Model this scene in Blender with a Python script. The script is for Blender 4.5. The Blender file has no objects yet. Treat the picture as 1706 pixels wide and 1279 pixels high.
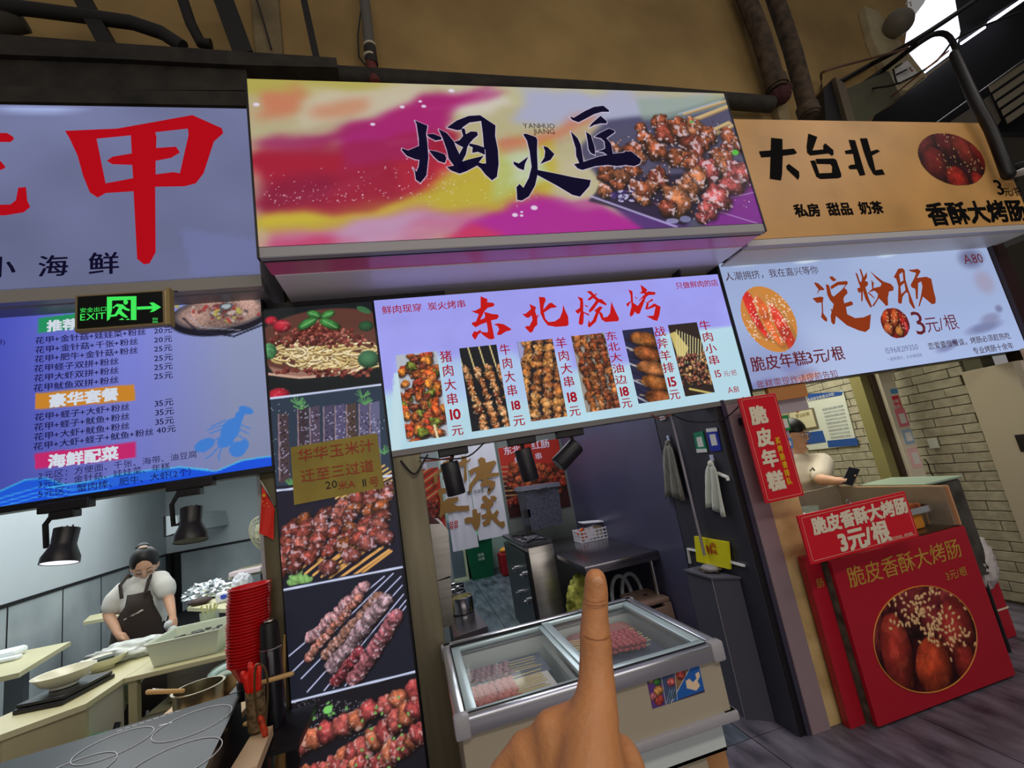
import bpy, bmesh, math, random
import numpy as np
from mathutils import Vector, Matrix
from mathutils.geometry import tessellate_polygon

# ------------------------------------------------------------------ camera
SC = bpy.context.scene
COL = SC.collection
F, EYE = 765.0, 1.55
_a, _b, _c = math.radians(13.8355), math.radians(10.91), math.radians(-9.8753)
FWD = Vector((math.sin(_a)*math.cos(_b), math.cos(_a)*math.cos(_b), math.sin(_b)))
_r0 = Vector((math.cos(_a), -math.sin(_a), 0)); _u0 = _r0.cross(FWD)
RGT = math.cos(_c)*_r0 + math.sin(_c)*_u0
UPV = -math.sin(_c)*_r0 + math.cos(_c)*_u0
CAM = Vector((0, 0, EYE))
cd = bpy.data.cameras.new('camera'); cam = bpy.data.objects.new('camera', cd); COL.objects.link(cam)
cam.matrix_world = Matrix(((RGT.x, UPV.x, -FWD.x, 0), (RGT.y, UPV.y, -FWD.y, 0), (RGT.z, UPV.z, -FWD.z, EYE), (0, 0, 0, 1)))
cd.sensor_fit = 'HORIZONTAL'; cd.sensor_width = 36; cd.lens = F/1706*36; cd.clip_start = 0.02; cd.clip_end = 200
SC.camera = cam
SC.view_settings.view_transform = 'Standard'; SC.view_settings.look = 'None'
SC.view_settings.exposure = 0.0; SC.view_settings.gamma = 1.0; SC.view_settings.use_curve_mapping = False

def lin1(c):
    c = c/255.0
    return c/12.92 if c <= 0.04045 else ((c+0.055)/1.055)**2.4
def lin(c, k=1.0): return (lin1(c[0])*k, lin1(c[1])*k, lin1(c[2])*k, 1.0)

# ------------------------------------------------------------------ world and lights
W_ = bpy.data.worlds.new('world'); SC.world = W_; W_.use_nodes = True
W_.node_tree.nodes['Background'].inputs[0].default_value = (0.72, 0.69, 0.68, 1)
W_.node_tree.nodes['Background'].inputs[1].default_value = 0.30
def area(name, loc, size, power, color, rot=(0, 0, 0), sy=None):
    l = bpy.data.lights.new(name, 'AREA'); l.energy = power; l.color = color
    l.shape = 'RECTANGLE'; l.size = size; l.size_y = sy or size
    o = bpy.data.objects.new(name, l); COL.objects.link(o); o.location = loc; o.rotation_euler = rot; return o
area('left_stall_ceiling_light', (-2.9, 6.0, 2.86), 3.0, 140, (0.93, 0.98, 1.0), sy=4.5)
area('left_counter_ceiling_light', (-1.6, 2.95, 2.5), 1.2, 15, (1.0, 0.97, 0.86), sy=0.5)
area('center_stall_ceiling_light', (0.9, 3.9, 2.78), 1.0, 34, (0.92, 0.93, 1.0), sy=2.4)
area('center_back_ceiling_light', (0.6, 7.0, 2.78), 1.0, 34, (0.9, 1.0, 0.97), sy=1.0)
area('right_stall_ceiling_light', (3.1, 3.6, 2.78), 1.4, 46, (1.0, 0.98, 0.84), sy=1.4)
area('aisle_tube_light', (0.9, -1.3, 4.3), 4.5, 60, (1.0, 0.90, 0.80), rot=(math.radians(28), 0, 0), sy=0.5)
area('aisle_right_tube_light', (4.6, 0.3, 4.4), 1.4, 16, (1.0, 0.95, 0.9), rot=(math.radians(15), math.radians(25), 0), sy=1.4)

area('aisle_fill_light', (0.9, -3.9, 1.7), 6.0, 62, (1.0, 0.93, 0.90), rot=(math.radians(90), 0, 0), sy=1.6)  # added low fill from behind the camera, stands in for lit fronts opposite

# ------------------------------------------------------------------ geometry of looking
def rayd(x, y): return RGT*(x-853)+UPV*(639.5-y)+FWD*F
def py_(x, y, Y): d = rayd(x, y); return CAM+d*(Y/d.y)
def pz_(x, y, Z): d = rayd(x, y); return CAM+d*((Z-EYE)/d.z)
def px_(x, y, X): d = rayd(x, y); return CAM+d*(X/d.x)
def pc_(x, y, dist): return CAM+rayd(x, y)*(dist/F)

# ------------------------------------------------------------------ materials
MATS = {}
def mat(name, col, rough=0.6, metal=0.0, noise=0.0, nscale=8.0, bump=0.0, bscale=40.0, emit=0.0, spec=0.4, col2=None, stretch=None, alpha=1.0, trans=0.0, ecol=None, coat=0.0, detail=4.0, sss=0.0):
    if name in MATS: return MATS[name]
    m = bpy.data.materials.new(name); m.use_nodes = True; nt = m.node_tree; N = nt.nodes; L = nt.links
    b = N['Principled BSDF']
    b.inputs['Base Color'].default_value = lin(col); b.inputs['Roughness'].default_value = rough
    b.inputs['Metallic'].default_value = metal; b.inputs['Specular IOR Level'].default_value = spec
    b.inputs['Coat Weight'].default_value = coat
    if sss:
        b.inputs['Subsurface Weight'].default_value = sss; b.inputs['Subsurface Radius'].default_value = (0.01, 0.004, 0.002); b.inputs['Subsurface Scale'].default_value = 0.5
    if alpha < 1: b.inputs['Alpha'].default_value = alpha
    if trans: b.inputs['Transmission Weight'].default_value = trans; b.inputs['IOR'].default_value = 1.1
    if emit:
        b.inputs['Emission Color'].default_value = lin(ecol or col); b.inputs['Emission Strength'].default_value = emit
    tc = None
    if noise or bump:
        tc = N.new('ShaderNodeTexCoord'); mp = N.new('ShaderNodeMapping'); L.new(tc.outputs['Object'], mp.inputs[0])
        if stretch: mp.inputs['Scale'].default_value = stretch
    if noise:
        n = N.new('ShaderNodeTexNoise'); n.inputs['Scale'].default_value = nscale; n.inputs['Detail'].default_value = detail
        L.new(mp.outputs[0], n.inputs[0]); r = N.new('ShaderNodeValToRGB')
        r.color_ramp.elements[0].position = 0.5-0.22; r.color_ramp.elements[1].position = 0.5+0.22
        c2 = col2 or tuple(max(0, c*(1-noise)) for c in col)
        r.color_ramp.elements[0].color = lin(c2); r.color_ramp.elements[1].color = lin(col)
        L.new(n.outputs[0], r.inputs[0]); L.new(r.outputs[0], b.inputs['Base Color'])
    if bump:
        n2 = N.new('ShaderNodeTexNoise'); n2.inputs['Scale'].default_value = bscale; n2.inputs['Detail'].default_value = 3
        L.new(mp.outputs[0], n2.inputs[0]); bm_ = N.new('ShaderNodeBump'); bm_.inputs['Strength'].default_value = bump; bm_.inputs['Distance'].default_value = 0.01
        L.new(n2.outputs[0], bm_.inputs['Height']); L.new(bm_.outputs[0], b.inputs['Normal'])
    MATS[name] = m; return m
def mat_attr(name, emit=0.0, base=1.0, rough=0.45, coat=0.0):
    m = bpy.data.materials.new(name); m.use_nodes = True; nt = m.node_tree; N = nt.nodes; L = nt.links
    b = N['Principled BSDF']; at = N.new('ShaderNodeAttribute'); at.attribute_name = 'print'
    b.inputs['Roughness'].default_value = rough; b.inputs['Specular IOR Level'].default_value = 0.12 if emit else .3
    if emit:
        L.new(at.outputs['Color'], b.inputs['Emission Color']); b.inputs['Emission Strength'].default_value = emit
        b.inputs['Base Color'].default_value = (0.012, 0.012, 0.012, 1)
    else: L.new(at.outputs['Color'], b.inputs['Base Color'])
    return m
PRINT_LIT = mat_attr('backlit_print', emit=1.0, rough=0.35)
PRINT = mat_attr('paper_print')
def lit(name, col): return mat(name, (3, 3, 3), 0.8, emit=1.0, ecol=col, spec=0.05)

# ------------------------------------------------------------------ mesh builder
class MB:
    def __init__(s): s.bm = bmesh.new()
    def box(s, x0, x1, y0, y1, z0, z1, bev=0.0, M=None):
        c = Vector(((x0+x1)/2, (y0+y1)/2, (z0+z1)/2))
        g = bmesh.ops.create_cube(s.bm, size=1.0)['verts']
        for v in g: v.co = Vector((v.co.x*(x1-x0), v.co.y*(y1-y0), v.co.z*(z1-z0)))+c
        if bev:
            e = list({e for v in g for e in v.link_edges})
            r = bmesh.ops.bevel(s.bm, geom=e, offset=bev, segments=2, affect='EDGES', profile=0.5)
            g = list({v for f in r['faces'] for v in f.verts} | {v for v in g if v.is_valid})
        if M:
            for v in g: v.co = M @ v.co
        return s
    def hexa(s, P):
        # P: 4 bottom corners then 4 top corners
        v = [s.bm.verts.new(p) for p in P]
        for f in ((0, 3, 2, 1), (4, 5, 6, 7), (0, 1, 5, 4), (1, 2, 6, 5), (2, 3, 7, 6), (3, 0, 4, 7)):
            s.bm.faces.new([v[i] for i in f])
        return s
    def tube(s, pts, r, n=10, caps=True):
        pts = [Vector(p) for p in pts]; R = r if isinstance(r, (list, tuple)) else [r]*len(pts)
        rings = []; prev = None
        for i, p in enumerate(pts):
            t = (pts[min(i+1, len(pts)-1)]-pts[max(i-1, 0)]).normalized()
            if prev is None:
                a = t.orthogonal().normalized()
            else:
                a = prev-t*prev.dot(t)
                a = a.normalized() if a.length > 1e-6 else t.orthogonal().normalized()
            prev = a; b = t.cross(a)
            rings.append([s.bm.verts.new(p+(a*math.cos(2*math.pi*k/n)+b*math.sin(2*math.pi*k/n))*R[i]) for k in range(n)])
        for A, B in zip(rings, rings[1:]):
            for k in range(n): s.bm.faces.new((A[k], A[(k+1) % n], B[(k+1) % n], B[k]))
        if caps: s.bm.faces.new(rings[0][::-1]); s.bm.faces.new(rings[-1])
        return s
    def lathe(s, prof, n=24, M=None, close=False):
        rings = []
        for (r, z) in prof:
            if r < 1e-6: rings.append([s.bm.verts.new((0, 0, z))])
            else: rings.append([s.bm.verts.new((r*math.cos(2*math.pi*k/n), r*math.sin(2*math.pi*k/n), z)) for k in range(n)])
        pr = list(zip(rings, rings[1:]))
        if close: pr.append((rings[-1], rings[0]))
        for A, B in pr:
            for k in range(n):
                k2 = (k+1) % n
                if len(A) == 1 and len(B) == 1: continue
                if len(A) == 1: s.bm.faces.new((A[0], B[k2], B[k]))
                elif len(B) == 1: s.bm.faces.new((A[k], A[k2], B[0]))
                else: s.bm.faces.new((A[k], A[k2], B[k2], B[k]))
        if M:
            for R in rings:
                for v in R: v.co = M @ v.co
        return s
    def sphere(s, c, r, seg=16, rings=10, sc=(1, 1, 1), M=None):
        g = bmesh.ops.create_uvsphere(s.bm, u_segments=seg, v_segments=rings, radius=r)['verts']
        for v in g:
            v.co = Vector((v.co.x*sc[0], v.co.y*sc[1], v.co.z*sc[2]))
            if M: v.co = M @ v.co
            v.co += Vector(c)
        return s
    def limb(s, pts, R, n=12, sub=3):
        # rounded tapered chain, smooth
        P = [Vector(p) for p in pts]
        pp, rr = [], []
        for i in range(len(P)-1):
            for k in range(sub):
                t = k/sub
                p0 = P[max(i-1, 0)]; p1 = P[i]; p2 = P[i+1]; p3 = P[min(i+2, len(P)-1)]
                q = 0.5*((2*p1)+(p2-p0)*t+(2*p0-5*p1+4*p2-p3)*t*t+(3*p1-p0-3*p2+p3)*t**3)
                pp.append(q); rr.append(R[i]*(1-t)+R[i+1]*t)
        pp.append(P[-1]); rr.append(R[-1])
        d0 = (pp[0]-pp[1]).normalized(); d1 = (pp[-1]-pp[-2]).normalized()
        a = [(pp[0]+d0*rr[0]*math.sin(q), rr[0]*math.cos(q)) for q in (1.5, 1.1, 0.7, 0.35)]
        b = [(pp[-1]+d1*rr[-1]*math.sin(q), rr[-1]*math.cos(q)) for q in (0.35, 0.7, 1.1, 1.5)]
        s.tube([p for p, _ in a]+pp+[p for p, _ in b], [r for _, r in a]+rr+[r for _, r in b], n)
        return s
    def prism(s, poly, a, b, axis='y'):
        # poly of 2D points, extruded from a to b along axis
        def mk(p, t): return {'y': (p[0], t, p[1]), 'x': (t, p[0], p[1]), 'z': (p[0], p[1], t)}[axis]
        A = [s.bm.verts.new(mk(p, a)) for p in poly]; B = [s.bm.verts.new(mk(p, b)) for p in poly]
        s.bm.faces.new(A); s.bm.faces.new(B[::-1])
        for i in range(len(poly)):
            j = (i+1) % len(poly); s.bm.faces.new((A[j], A[i], B[i], B[j]))
        return s
    def sheet(s, pts2d, th=0.0): pass
from mathutils import noise as _mn
def blob(c, size, seed=0, amp=.25, freq=3.0, sub=3, ridge=True, flat=None, M=None):
    """crumpled lump: icosphere pushed in and out by ridged noise."""
    b = MB(); g = bmesh.ops.create_icosphere(b.bm, subdivisions=sub, radius=1.0)['verts']
    for v in g:
        p = v.co*freq+Vector((seed*7.3, seed*3.1, 0)); n1 = _mn.noise(p); n2 = _mn.noise(p*2.3)
        r = 1+amp*((1-2*abs(n1))*.8 if ridge else n1*1.5)+amp*.5*n2-amp*.3
        q = v.co*r; q = Vector((q.x*size[0], q.y*size[1], q.z*size[2]))
        if flat is not None and q.z < flat: q.z = flat
        v.co = (M @ q if M else q)+Vector(c)
    return b
ORD = ['first', 'second', 'third', 'fourth', 'fifth', 'sixth', 'seventh', 'eighth', 'ninth', 'tenth', 'eleventh', 'twelfth', 'thirteenth', 'fourteenth', 'fifteenth', 'sixteenth', 'seventeenth', 'eighteenth', 'nineteenth', 'twentieth', 'twenty-first', 'twenty-second', 'twenty-third', 'twenty-fourth', 'twenty-fifth', 'twenty-sixth', 'twenty-seventh', 'twenty-eighth']
def fixn(bm): bmesh.ops.recalc_face_normals(bm, faces=bm.faces)
def obj(name, mb, m, parent=None, smooth=False, label=None, kind=None):
    bm = mb.bm if isinstance(mb, MB) else mb
    fixn(bm); me = bpy.data.meshes.new(name); bm.to_mesh(me); bm.free()
    me.materials.append(m)
    if smooth:
        for p in me.polygons: p.use_smooth = True
        if smooth != 'all':
            try: me.set_sharp_from_angle(angle=math.radians(38))
            except Exception: pass
    o = bpy.data.objects.new(name, me); COL.objects.link(o); setp(o, parent)
    if label: o['label'] = label
    if kind: o['kind'] = kind
    return o
def setp(o, parent):
    if parent is not None:
        o.parent = parent
        if parent.type == 'EMPTY' or parent.location.length > 0:
            o.matrix_parent_inverse = Matrix.Translation(-parent.location)
def thing(name, label, cat, loc=(0, 0, 0), group=None):
    o = bpy.data.objects.new(name, None); COL.objects.link(o); o.location = loc; o.empty_display_size = 0.05
    o['label'] = label; o['category'] = cat
    if group: o['group'] = group
    return o
def tag(o, label, cat, group=None):
    o['label'] = label; o['category'] = cat
    if group: o['group'] = group
    return o
def struct(name, mb, m, parent=None, smooth=False):
    o = obj(name, mb, m, parent, smooth)
    if parent is None: o['kind'] = 'structure'
    return o
def clone(root, delta, label=None):
    r = root.copy(); COL.objects.link(r); r.location = Vector(root.location)+Vector(delta)
    if label: r['label'] = label
    for ch in list(root.children):
        c = ch.copy(); COL.objects.link(c); c.parent = r
        for g in list(ch.children):
            d = g.copy(); COL.objects.link(d); d.parent = c
    return r

# ------------------------------------------------------------------ planes for flat print
class Plane:
    """o origin, u right, v up (unit), n towards the viewer."""
    def __init__(s, o, u, v):
        s.o = Vector(o); s.u = Vector(u).normalized(); s.v = Vector(v).normalized(); s.n = s.u.cross(s.v)
    def hit(s, x, y):
        d = rayd(x, y); t = (s.o-CAM).dot(s.n)/d.dot(s.n); p = CAM+d*t-s.o
        return p.dot(s.u), p.dot(s.v)
    def at(s, u, v, off=0.0): return s.o+s.u*u+s.v*v+s.n*off
def ypl(Y): return Plane((0, Y, 0), (1, 0, 0), (0, 0, 1))

# ------------------------------------------------------------------ glyphs
GL = {}
def load_glyphs(strings, bolds):
    todo = []
    for st, b in zip(strings, bolds):
        for ch in st:
            if ch.strip() and (ch, b) not in GL and (ch, b) not in todo: todo.append((ch, b))
    obs = []
    for ch, b in todo:
        c = bpy.data.curves.new('g', 'FONT'); c.body = ch; c.size = 1.0; c.resolution_u = 2; c.fill_mode = 'FRONT'
        o = bpy.data.objects.new('g', c); COL.objects.link(o); obs.append((ch, b, o, c))
    dg = bpy.context.evaluated_depsgraph_get(); dg.update()
    for ch, b, o, c in obs:
        me = bpy.data.meshes.new_from_object(o.evaluated_get(dg), depsgraph=dg)
        V = np.array([v.co[:2] for v in me.vertices]) if len(me.vertices) else np.zeros((0, 2))
        FF = [tuple(p.vertices) for p in me.polygons]
        GL[(ch, b)] = (V, FF); bpy.data.meshes.remove(me)
        bpy.data.objects.remove(o); bpy.data.curves.remove(c)
QUEUE = []
def text(parent, s, p0, p1, plane, m, bold=0.0, vertical=False, off=0.0015, gap=1.0, name='lettering', slant=0.0, label=None):
    """p0: pixel of the ink's lower left, p1: pixel of its upper right (as rectified on the plane)."""
    QUEUE.append((parent, s, p0, p1, plane, m, bold, vertical, off, gap, name, slant, label))
def flush_text():
    load_glyphs([q[1] for q in QUEUE], [0 for q in QUEUE])
    for (parent, s, p0, p1, plane, m, bold, vertical, off, gap, name, slant, label) in QUEUE:
        P, FF = [], []; cu = 0.0; cv = 0.0
        for ch in s:
            if ch == ' ': cu += 0.55; continue
            if ch == '|': cu = 0; cv -= 1.25; continue
            V, fs = GL[(ch, 0)]
            if len(V) == 0: cu += 0.5; continue
            cjk = ord(ch) > 0x2E00 and ch not in '（）'
            w = 1.0 if cjk else (V[:, 0].max()-V[:, 0].min())
            x0 = 0.0 if cjk else V[:, 0].min()
            b = len(P)
            if vertical:
                ox = (0 if cjk else 0.5-w/2)-x0
                P += [(v[0]+ox, v[1]+cv) for v in V]; cv -= 1.12*gap
            else:
                P += [(v[0]-x0+cu, v[1]+cv) for v in V]; cu += (w+(0.0 if cjk else 0.09))*gap if cjk else w+0.09
            FF += [tuple(i+b for i in f) for f in fs]
        LAY = [0]*len(P); P = np.array(P); mn = P.min(0)-max(bold, 0); mx = P.max(0)+max(bold, 0)
        if bold > 0:
            n0 = len(P); P0, F0 = P, FF; P = []; FF = []; LAY = []
            sh = ((-1, -1), (1, -1), (-1, 1), (1, 1), (0, 0)) if bold > .02 else ((-1, 0), (1, 0), (0, .7))
            for k_, (dx, dy) in enumerate(sh):
                P.append(P0+np.array((dx, dy))*bold); LAY += [k_]*n0; FF += [tuple(i+k_*n0 for i in f) for f in F0]
            P = np.concatenate(P)
        if isinstance(p0[0], str): u0, v0 = p0[1:]; u1, v1 = p1[1:]
        else: u0, v0 = plane.hit(*p0); u1, v1 = plane.hit(*p1)
        nat = (mx[1]-mn[1])/(mx[0]-mn[0]+1e-9)
        if vertical:
            w_ = abs(v1-v0)/nat
            if u1-u0 < w_*.85: um = (u0+u1)/2; u0, u1 = um-w_*.43, um+w_*.43
        if not vertical and (len(s) == 1 or (s.isascii() and len(s) <= 3)):
            w_ = ((v1-v0)*1.5/nat if s.isascii() else ((v1-v0)/nat+(u1-u0))*.53); um = (u0+u1)/2
            if u1-u0 > w_: u0, u1 = um-w_/2, um+w_/2
        h_ = (u1-u0)*nat
        if not vertical and v1-v0 < h_*.95: vm = (v0+v1)/2; v0, v1 = vm-h_*.475, vm+h_*.475
        Q = (P-mn)/(mx-mn+1e-9)
        Vt = [tuple(plane.at(u0+(u1-u0)*q[0]+slant*(q[1])*(v1-v0), v0+(v1-v0)*q[1], off+.00025*ly)) for q, ly in zip(Q, LAY)]
        me = bpy.data.meshes.new(name); me.from_pydata(Vt, [], FF); me.materials.append(m)
        o = bpy.data.objects.new(name, me); COL.objects.link(o); setp(o, parent)
        if label: o['label'] = label
    QUEUE.clear()
def strokes(parent, name, polys, plane, m, off=0.0015, org=(0, 0), sc=1.0, label=None):
    """polys: list of loops-lists; each entry [outer, hole, ...] in zoomed pixels."""
    V, FF = [], []
    for loops in polys:
        if not isinstance(loops[0][0], (tuple, list)): loops = [loops]
        L3 = []
        for lp in loops: L3.append([Vector((*plane.hit(org[0]+x/sc, org[1]+y/sc), 0)) for x, y in lp])
        tris = tessellate_polygon(L3); flat = [p for lp in L3 for p in lp]; b = len(V)
        V += [tuple(plane.at(p.x, p.y, off)) for p in flat]; FF += [tuple(b+i for i in t) for t in tris]
    me = bpy.data.meshes.new(name); me.from_pydata(V, [], FF); me.materials.append(m)
    o = bpy.data.objects.new(name, me); COL.objects.link(o); setp(o, parent)
    if label: o['label'] = label
    return o

# ------------------------------------------------------------------ painted prints (colour attribute on a fine grid)
def vnoise(h, w, sx, sy, seed, octs=3):
    rng = np.random.RandomState(seed); out = np.zeros((h, w)); amp = 1.0; tot = 0
    for o in range(octs):
        gh = max(2, int(h/sy)+2); gw = max(2, int(w/sx)+2); g = rng.rand(gh+1, gw+1)
        yy = np.linspace(0, gh-1.001, h); xx = np.linspace(0, gw-1.001, w)
        yi = yy.astype(int); xi = xx.astype(int); fy = (yy-yi)[:, None]; fx = (xx-xi)[None]
        fy = fy*fy*(3-2*fy); fx = fx*fx*(3-2*fx)
        a = g[yi][:, xi]; b = g[yi][:, xi+1]; c = g[yi+1][:, xi]; d = g[yi+1][:, xi+1]
        out += amp*((a*(1-fx)+b*fx)*(1-fy)+(c*(1-fx)+d*fx)*fy); tot += amp; amp *= 0.5; sx = max(1.5, sx/2); sy = max(1.5, sy/2)
    return out/tot
class Canvas:
    def __init__(s, plane, u0, u1, v0, v1, cell, bg=(0, 0, 0)):
        s.pl = plane; s.u0, s.u1, s.v0, s.v1 = u0, u1, v0, v1
        s.w = max(2, int((u1-u0)/cell)); s.h = max(2, int((v1-v0)/cell))
        s.a = np.zeros((s.h, s.w, 3)); s.a[:] = bg; s.rng = np.random.RandomState(7)
    @staticmethod
    def px(plane, pts, cell, bg=(0, 0, 0)):
        h = [plane.hit(*p) for p in pts]; us = [q[0] for q in h]; vs = [q[1] for q in h]
        return Canvas(plane, min(us), max(us), min(vs), max(vs), cell, bg)
    def c(s, x, y):
        if s.pl is None: return x*s.w, y*s.h
        u, v = s.pl.hit(x, y); return (u-s.u0)/(s.u1-s.u0)*(s.w-1), (s.v1-v)/(s.v1-s.v0)*(s.h-1)
    def k(s, x, y):
        a = s.c(x-4, y-4); b = s.c(x+4, y+4); return math.hypot(a[0]-b[0], a[1]-b[1])/math.hypot(8, 8)
    def _bb(s, x0, x1, y0, y1):
        x0 = max(0, int(x0)); y0 = max(0, int(y0)); x1 = min(s.w, int(x1)+2); y1 = min(s.h, int(y1)+2)
        return x0, x1, y0, y1
    def mix(s, y0, y1, x0, x1, m, col):
        s.a[y0:y1, x0:x1] = s.a[y0:y1, x0:x1]*(1-m[..., None])+np.array(col)*m[..., None]
    def poly(s, pts, col, alpha=1.0, raw=False):
        P = pts if raw else [s.c(*p) for p in pts]; P = np.array(P)
        x0, x1, y0, y1 = s._bb(P[:, 0].min()-1, P[:, 0].max()+1, P[:, 1].min()-1, P[:, 1].max()+1)
        if x1 <= x0 or y1 <= y0: return
        acc = np.zeros((y1-y0, x1-x0))
        for dx, dy in ((-.25, -.25), (.25, -.25), (-.25, .25), (.25, .25)):
            X, Y = np.meshgrid(np.arange(x0, x1)+dx, np.arange(y0, y1)+dy); ins = np.zeros(X.shape, bool)
            for i in range(len(P)):
                (ax, ay), (bx, by) = P[i], P[(i+1) % len(P)]
                if ay == by: continue
                ins ^= ((ay > Y) != (by > Y)) & (X < (bx-ax)*(Y-ay)/(by-ay)+ax)
            acc += ins*0.25
        s.mix(y0, y1, x0, x1, acc*alpha, col)
    def line(s, pts, wpx, col, alpha=1.0, soft=0.6):
        P = [s.c(*p) for p in pts]; r = max(0.5, wpx*0.5*s.k(*pts[0]))
        for (ax, ay), (bx, by) in zip(P, P[1:]):
            x0, x1, y0, y1 = s._bb(min(ax, bx)-r-1, max(ax, bx)+r+1, min(ay, by)-r-1, max(ay, by)+r+1)
            if x1 <= x0 or y1 <= y0: continue
            X, Y = np.meshgrid(np.arange(x0, x1), np.arange(y0, y1)); dx, dy = bx-ax, by-ay
            t = np.clip(((X-ax)*dx+(Y-ay)*dy)/(dx*dx+dy*dy+1e-9), 0, 1)
            d = np.hypot(X-ax-t*dx, Y-ay-t*dy); s.mix(y0, y1, x0, x1, np.clip((r-d)/soft+0.5, 0, 1)*alpha, col)
    def ell(s, x, y, rx, ry, ang, col, alpha=1.0, soft=0.15, shade=0.0, tex=0.0, spec=0.0, hi=(255, 235, 215), rim=None, lump=0.0):
        cx, cy = s.c(x, y); k = s.k(x, y); rx *= k; ry *= k; R = max(rx, ry)*(1.25+lump)
        x0, x1, y0, y1 = s._bb(cx-R, cx+R, cy-R, cy+R)
        if x1 <= x0 or y1 <= y0: return
        X, Y = np.meshgrid(np.arange(x0, x1)-cx, np.arange(y0, y1)-cy); ca, sa = math.cos(ang), math.sin(ang)
        U = (X*ca+Y*sa)/max(rx, .4); V = (-X*sa+Y*ca)/max(ry, .4); d = np.hypot(U, V)
        if lump:
            th = np.arctan2(V, U); ph = s.rng.rand(4)*6.28
            d = d*(1+lump*(np.sin(3*th+ph[0])*0.5+np.sin(5*th+ph[1])*0.35+np.sin(9*th+ph[2])*0.25))
        m = np.clip((1-d)/soft+0.5, 0, 1)*alpha
        C = np.zeros(d.shape+(3,)); C[:] = col
        if shade:
            lg = np.clip(1-0.55*shade*(d**2)+shade*0.4*(-U*0.3-Y/max(R, 1)*0.9), 0.15, 1.6); C = C*lg[..., None]
        if tex:
            t = s.rng.rand(*d.shape); t2 = vnoise(d.shape[0], d.shape[1], max(2, R/3), max(2, R/3), int(s.rng.randint(1e6)), 3)
            C = C*(1+tex*(t2-0.5)*1.8+tex*(t-0.5)*0.7)[..., None]
        if spec:
            t3 = vnoise(d.shape[0], d.shape[1], max(2, R/4), max(2, R/4), int(s.rng.randint(1e6)), 2)
            q = (np.clip((t3-0.62)*9, 0, 1)*spec)[..., None]; C = C*(1-q)+np.array(hi)*q
        if rim is not None:
            q = (np.clip((d-0.82)/0.12, 0, 1))[..., None]; C = C*(1-q)+np.array(rim)*q
        A = s.a[y0:y1, x0:x1]; s.a[y0:y1, x0:x1] = A*(1-m[..., None])+np.clip(C, 0, 255)*m[..., None]
    def dots(s, x0, x1, y0, y1, n, r0, r1, col, alpha=0.9):
        for i in range(n):
            s.ell(s.rng.uniform(x0, x1), s.rng.uniform(y0, y1), s.rng.uniform(r0, r1), s.rng.uniform(r0, r1), 0, col, alpha, soft=0.6)
    def blur(s, r):
        r = max(0.5, r); n = int(r*2.5)+1; k = np.exp(-0.5*(np.arange(-n, n+1)/r)**2); k /= k.sum()
        A = np.pad(s.a, ((n, n), (0, 0), (0, 0)), 'edge'); s.a = sum(k[i]*A[i:i+s.h] for i in range(2*n+1))
        A = np.pad(s.a, ((0, 0), (n, n), (0, 0)), 'edge'); s.a = sum(k[i]*A[:, i:i+s.w] for i in range(2*n+1))
    def warp(s, amp, sx, sy, seed):
        dx = (vnoise(s.h, s.w, sx, sy, seed, 2)-.5)*2*amp; dy = (vnoise(s.h, s.w, sx, sy, seed+9, 2)-.5)*2*amp*.7
        Y, X = np.mgrid[0:s.h, 0:s.w]; s.a = s.a[np.clip(Y+dy, 0, s.h-1).astype(int), np.clip(X+dx, 0, s.w-1).astype(int)]
    def grain(s, amt, sx=3, sy=3, seed=1, mono=True):
        n = vnoise(s.h, s.w, sx, sy, seed, 3)-0.5; s.a = s.a*(1+amt*2*n)[..., None]
    def build(s, name, parent, m, off=0.0, mask=None, label=None):
        A = np.clip(s.a[::-1], 0, 255)/255.0   # row 0 = bottom
        Ln = np.where(A <= 0.04045, A/12.92, ((A+0.055)/1.055)**2.4)
        us = np.linspace(s.u0, s.u1, s.w); vs = np.linspace(s.v0, s.v1, s.h)
        U, V = np.meshgrid(us, vs); pl = s.pl if s.pl is not None else s.opl
        o_ = np.array(pl.at(0, 0, off)); co = o_+U[..., None]*np.array(pl.u)+V[..., None]*np.array(pl.v)
        w, h = s.w, s.h; i = np.arange(h-1)[:, None]*w+np.arange(w-1)[None]
        q = np.stack([i, i+1, i+w+1, i+w], -1).reshape(-1, 4)
        if mask is not None:
            mk = mask(U, V); mf = (mk[:-1, :-1] | mk[1:, 1:]).reshape(-1); q = q[mf]
        me = bpy.data.meshes.new(name); nf = len(q)
        me.vertices.add(w*h); me.vertices.foreach_set('co', co.reshape(-1).astype(np.float32))
        me.loops.add(nf*4); me.loops.foreach_set('vertex_index', q.reshape(-1).astype(np.int32))
        me.polygons.add(nf); me.polygons.foreach_set('loop_start', np.arange(0, nf*4, 4, dtype=np.int32))
        me.update(calc_edges=True)
        ca = me.color_attributes.new('print', 'FLOAT_COLOR', 'POINT')
        C4 = np.ones((w*h, 4), np.float32); C4[:, :3] = Ln.reshape(-1, 3); ca.data.foreach_set('color', C4.reshape(-1))
        me.materials.append(m); o = bpy.data.objects.new(name, me); COL.objects.link(o); setp(o, parent)
        if label: o['label'] = label
        return o
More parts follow.
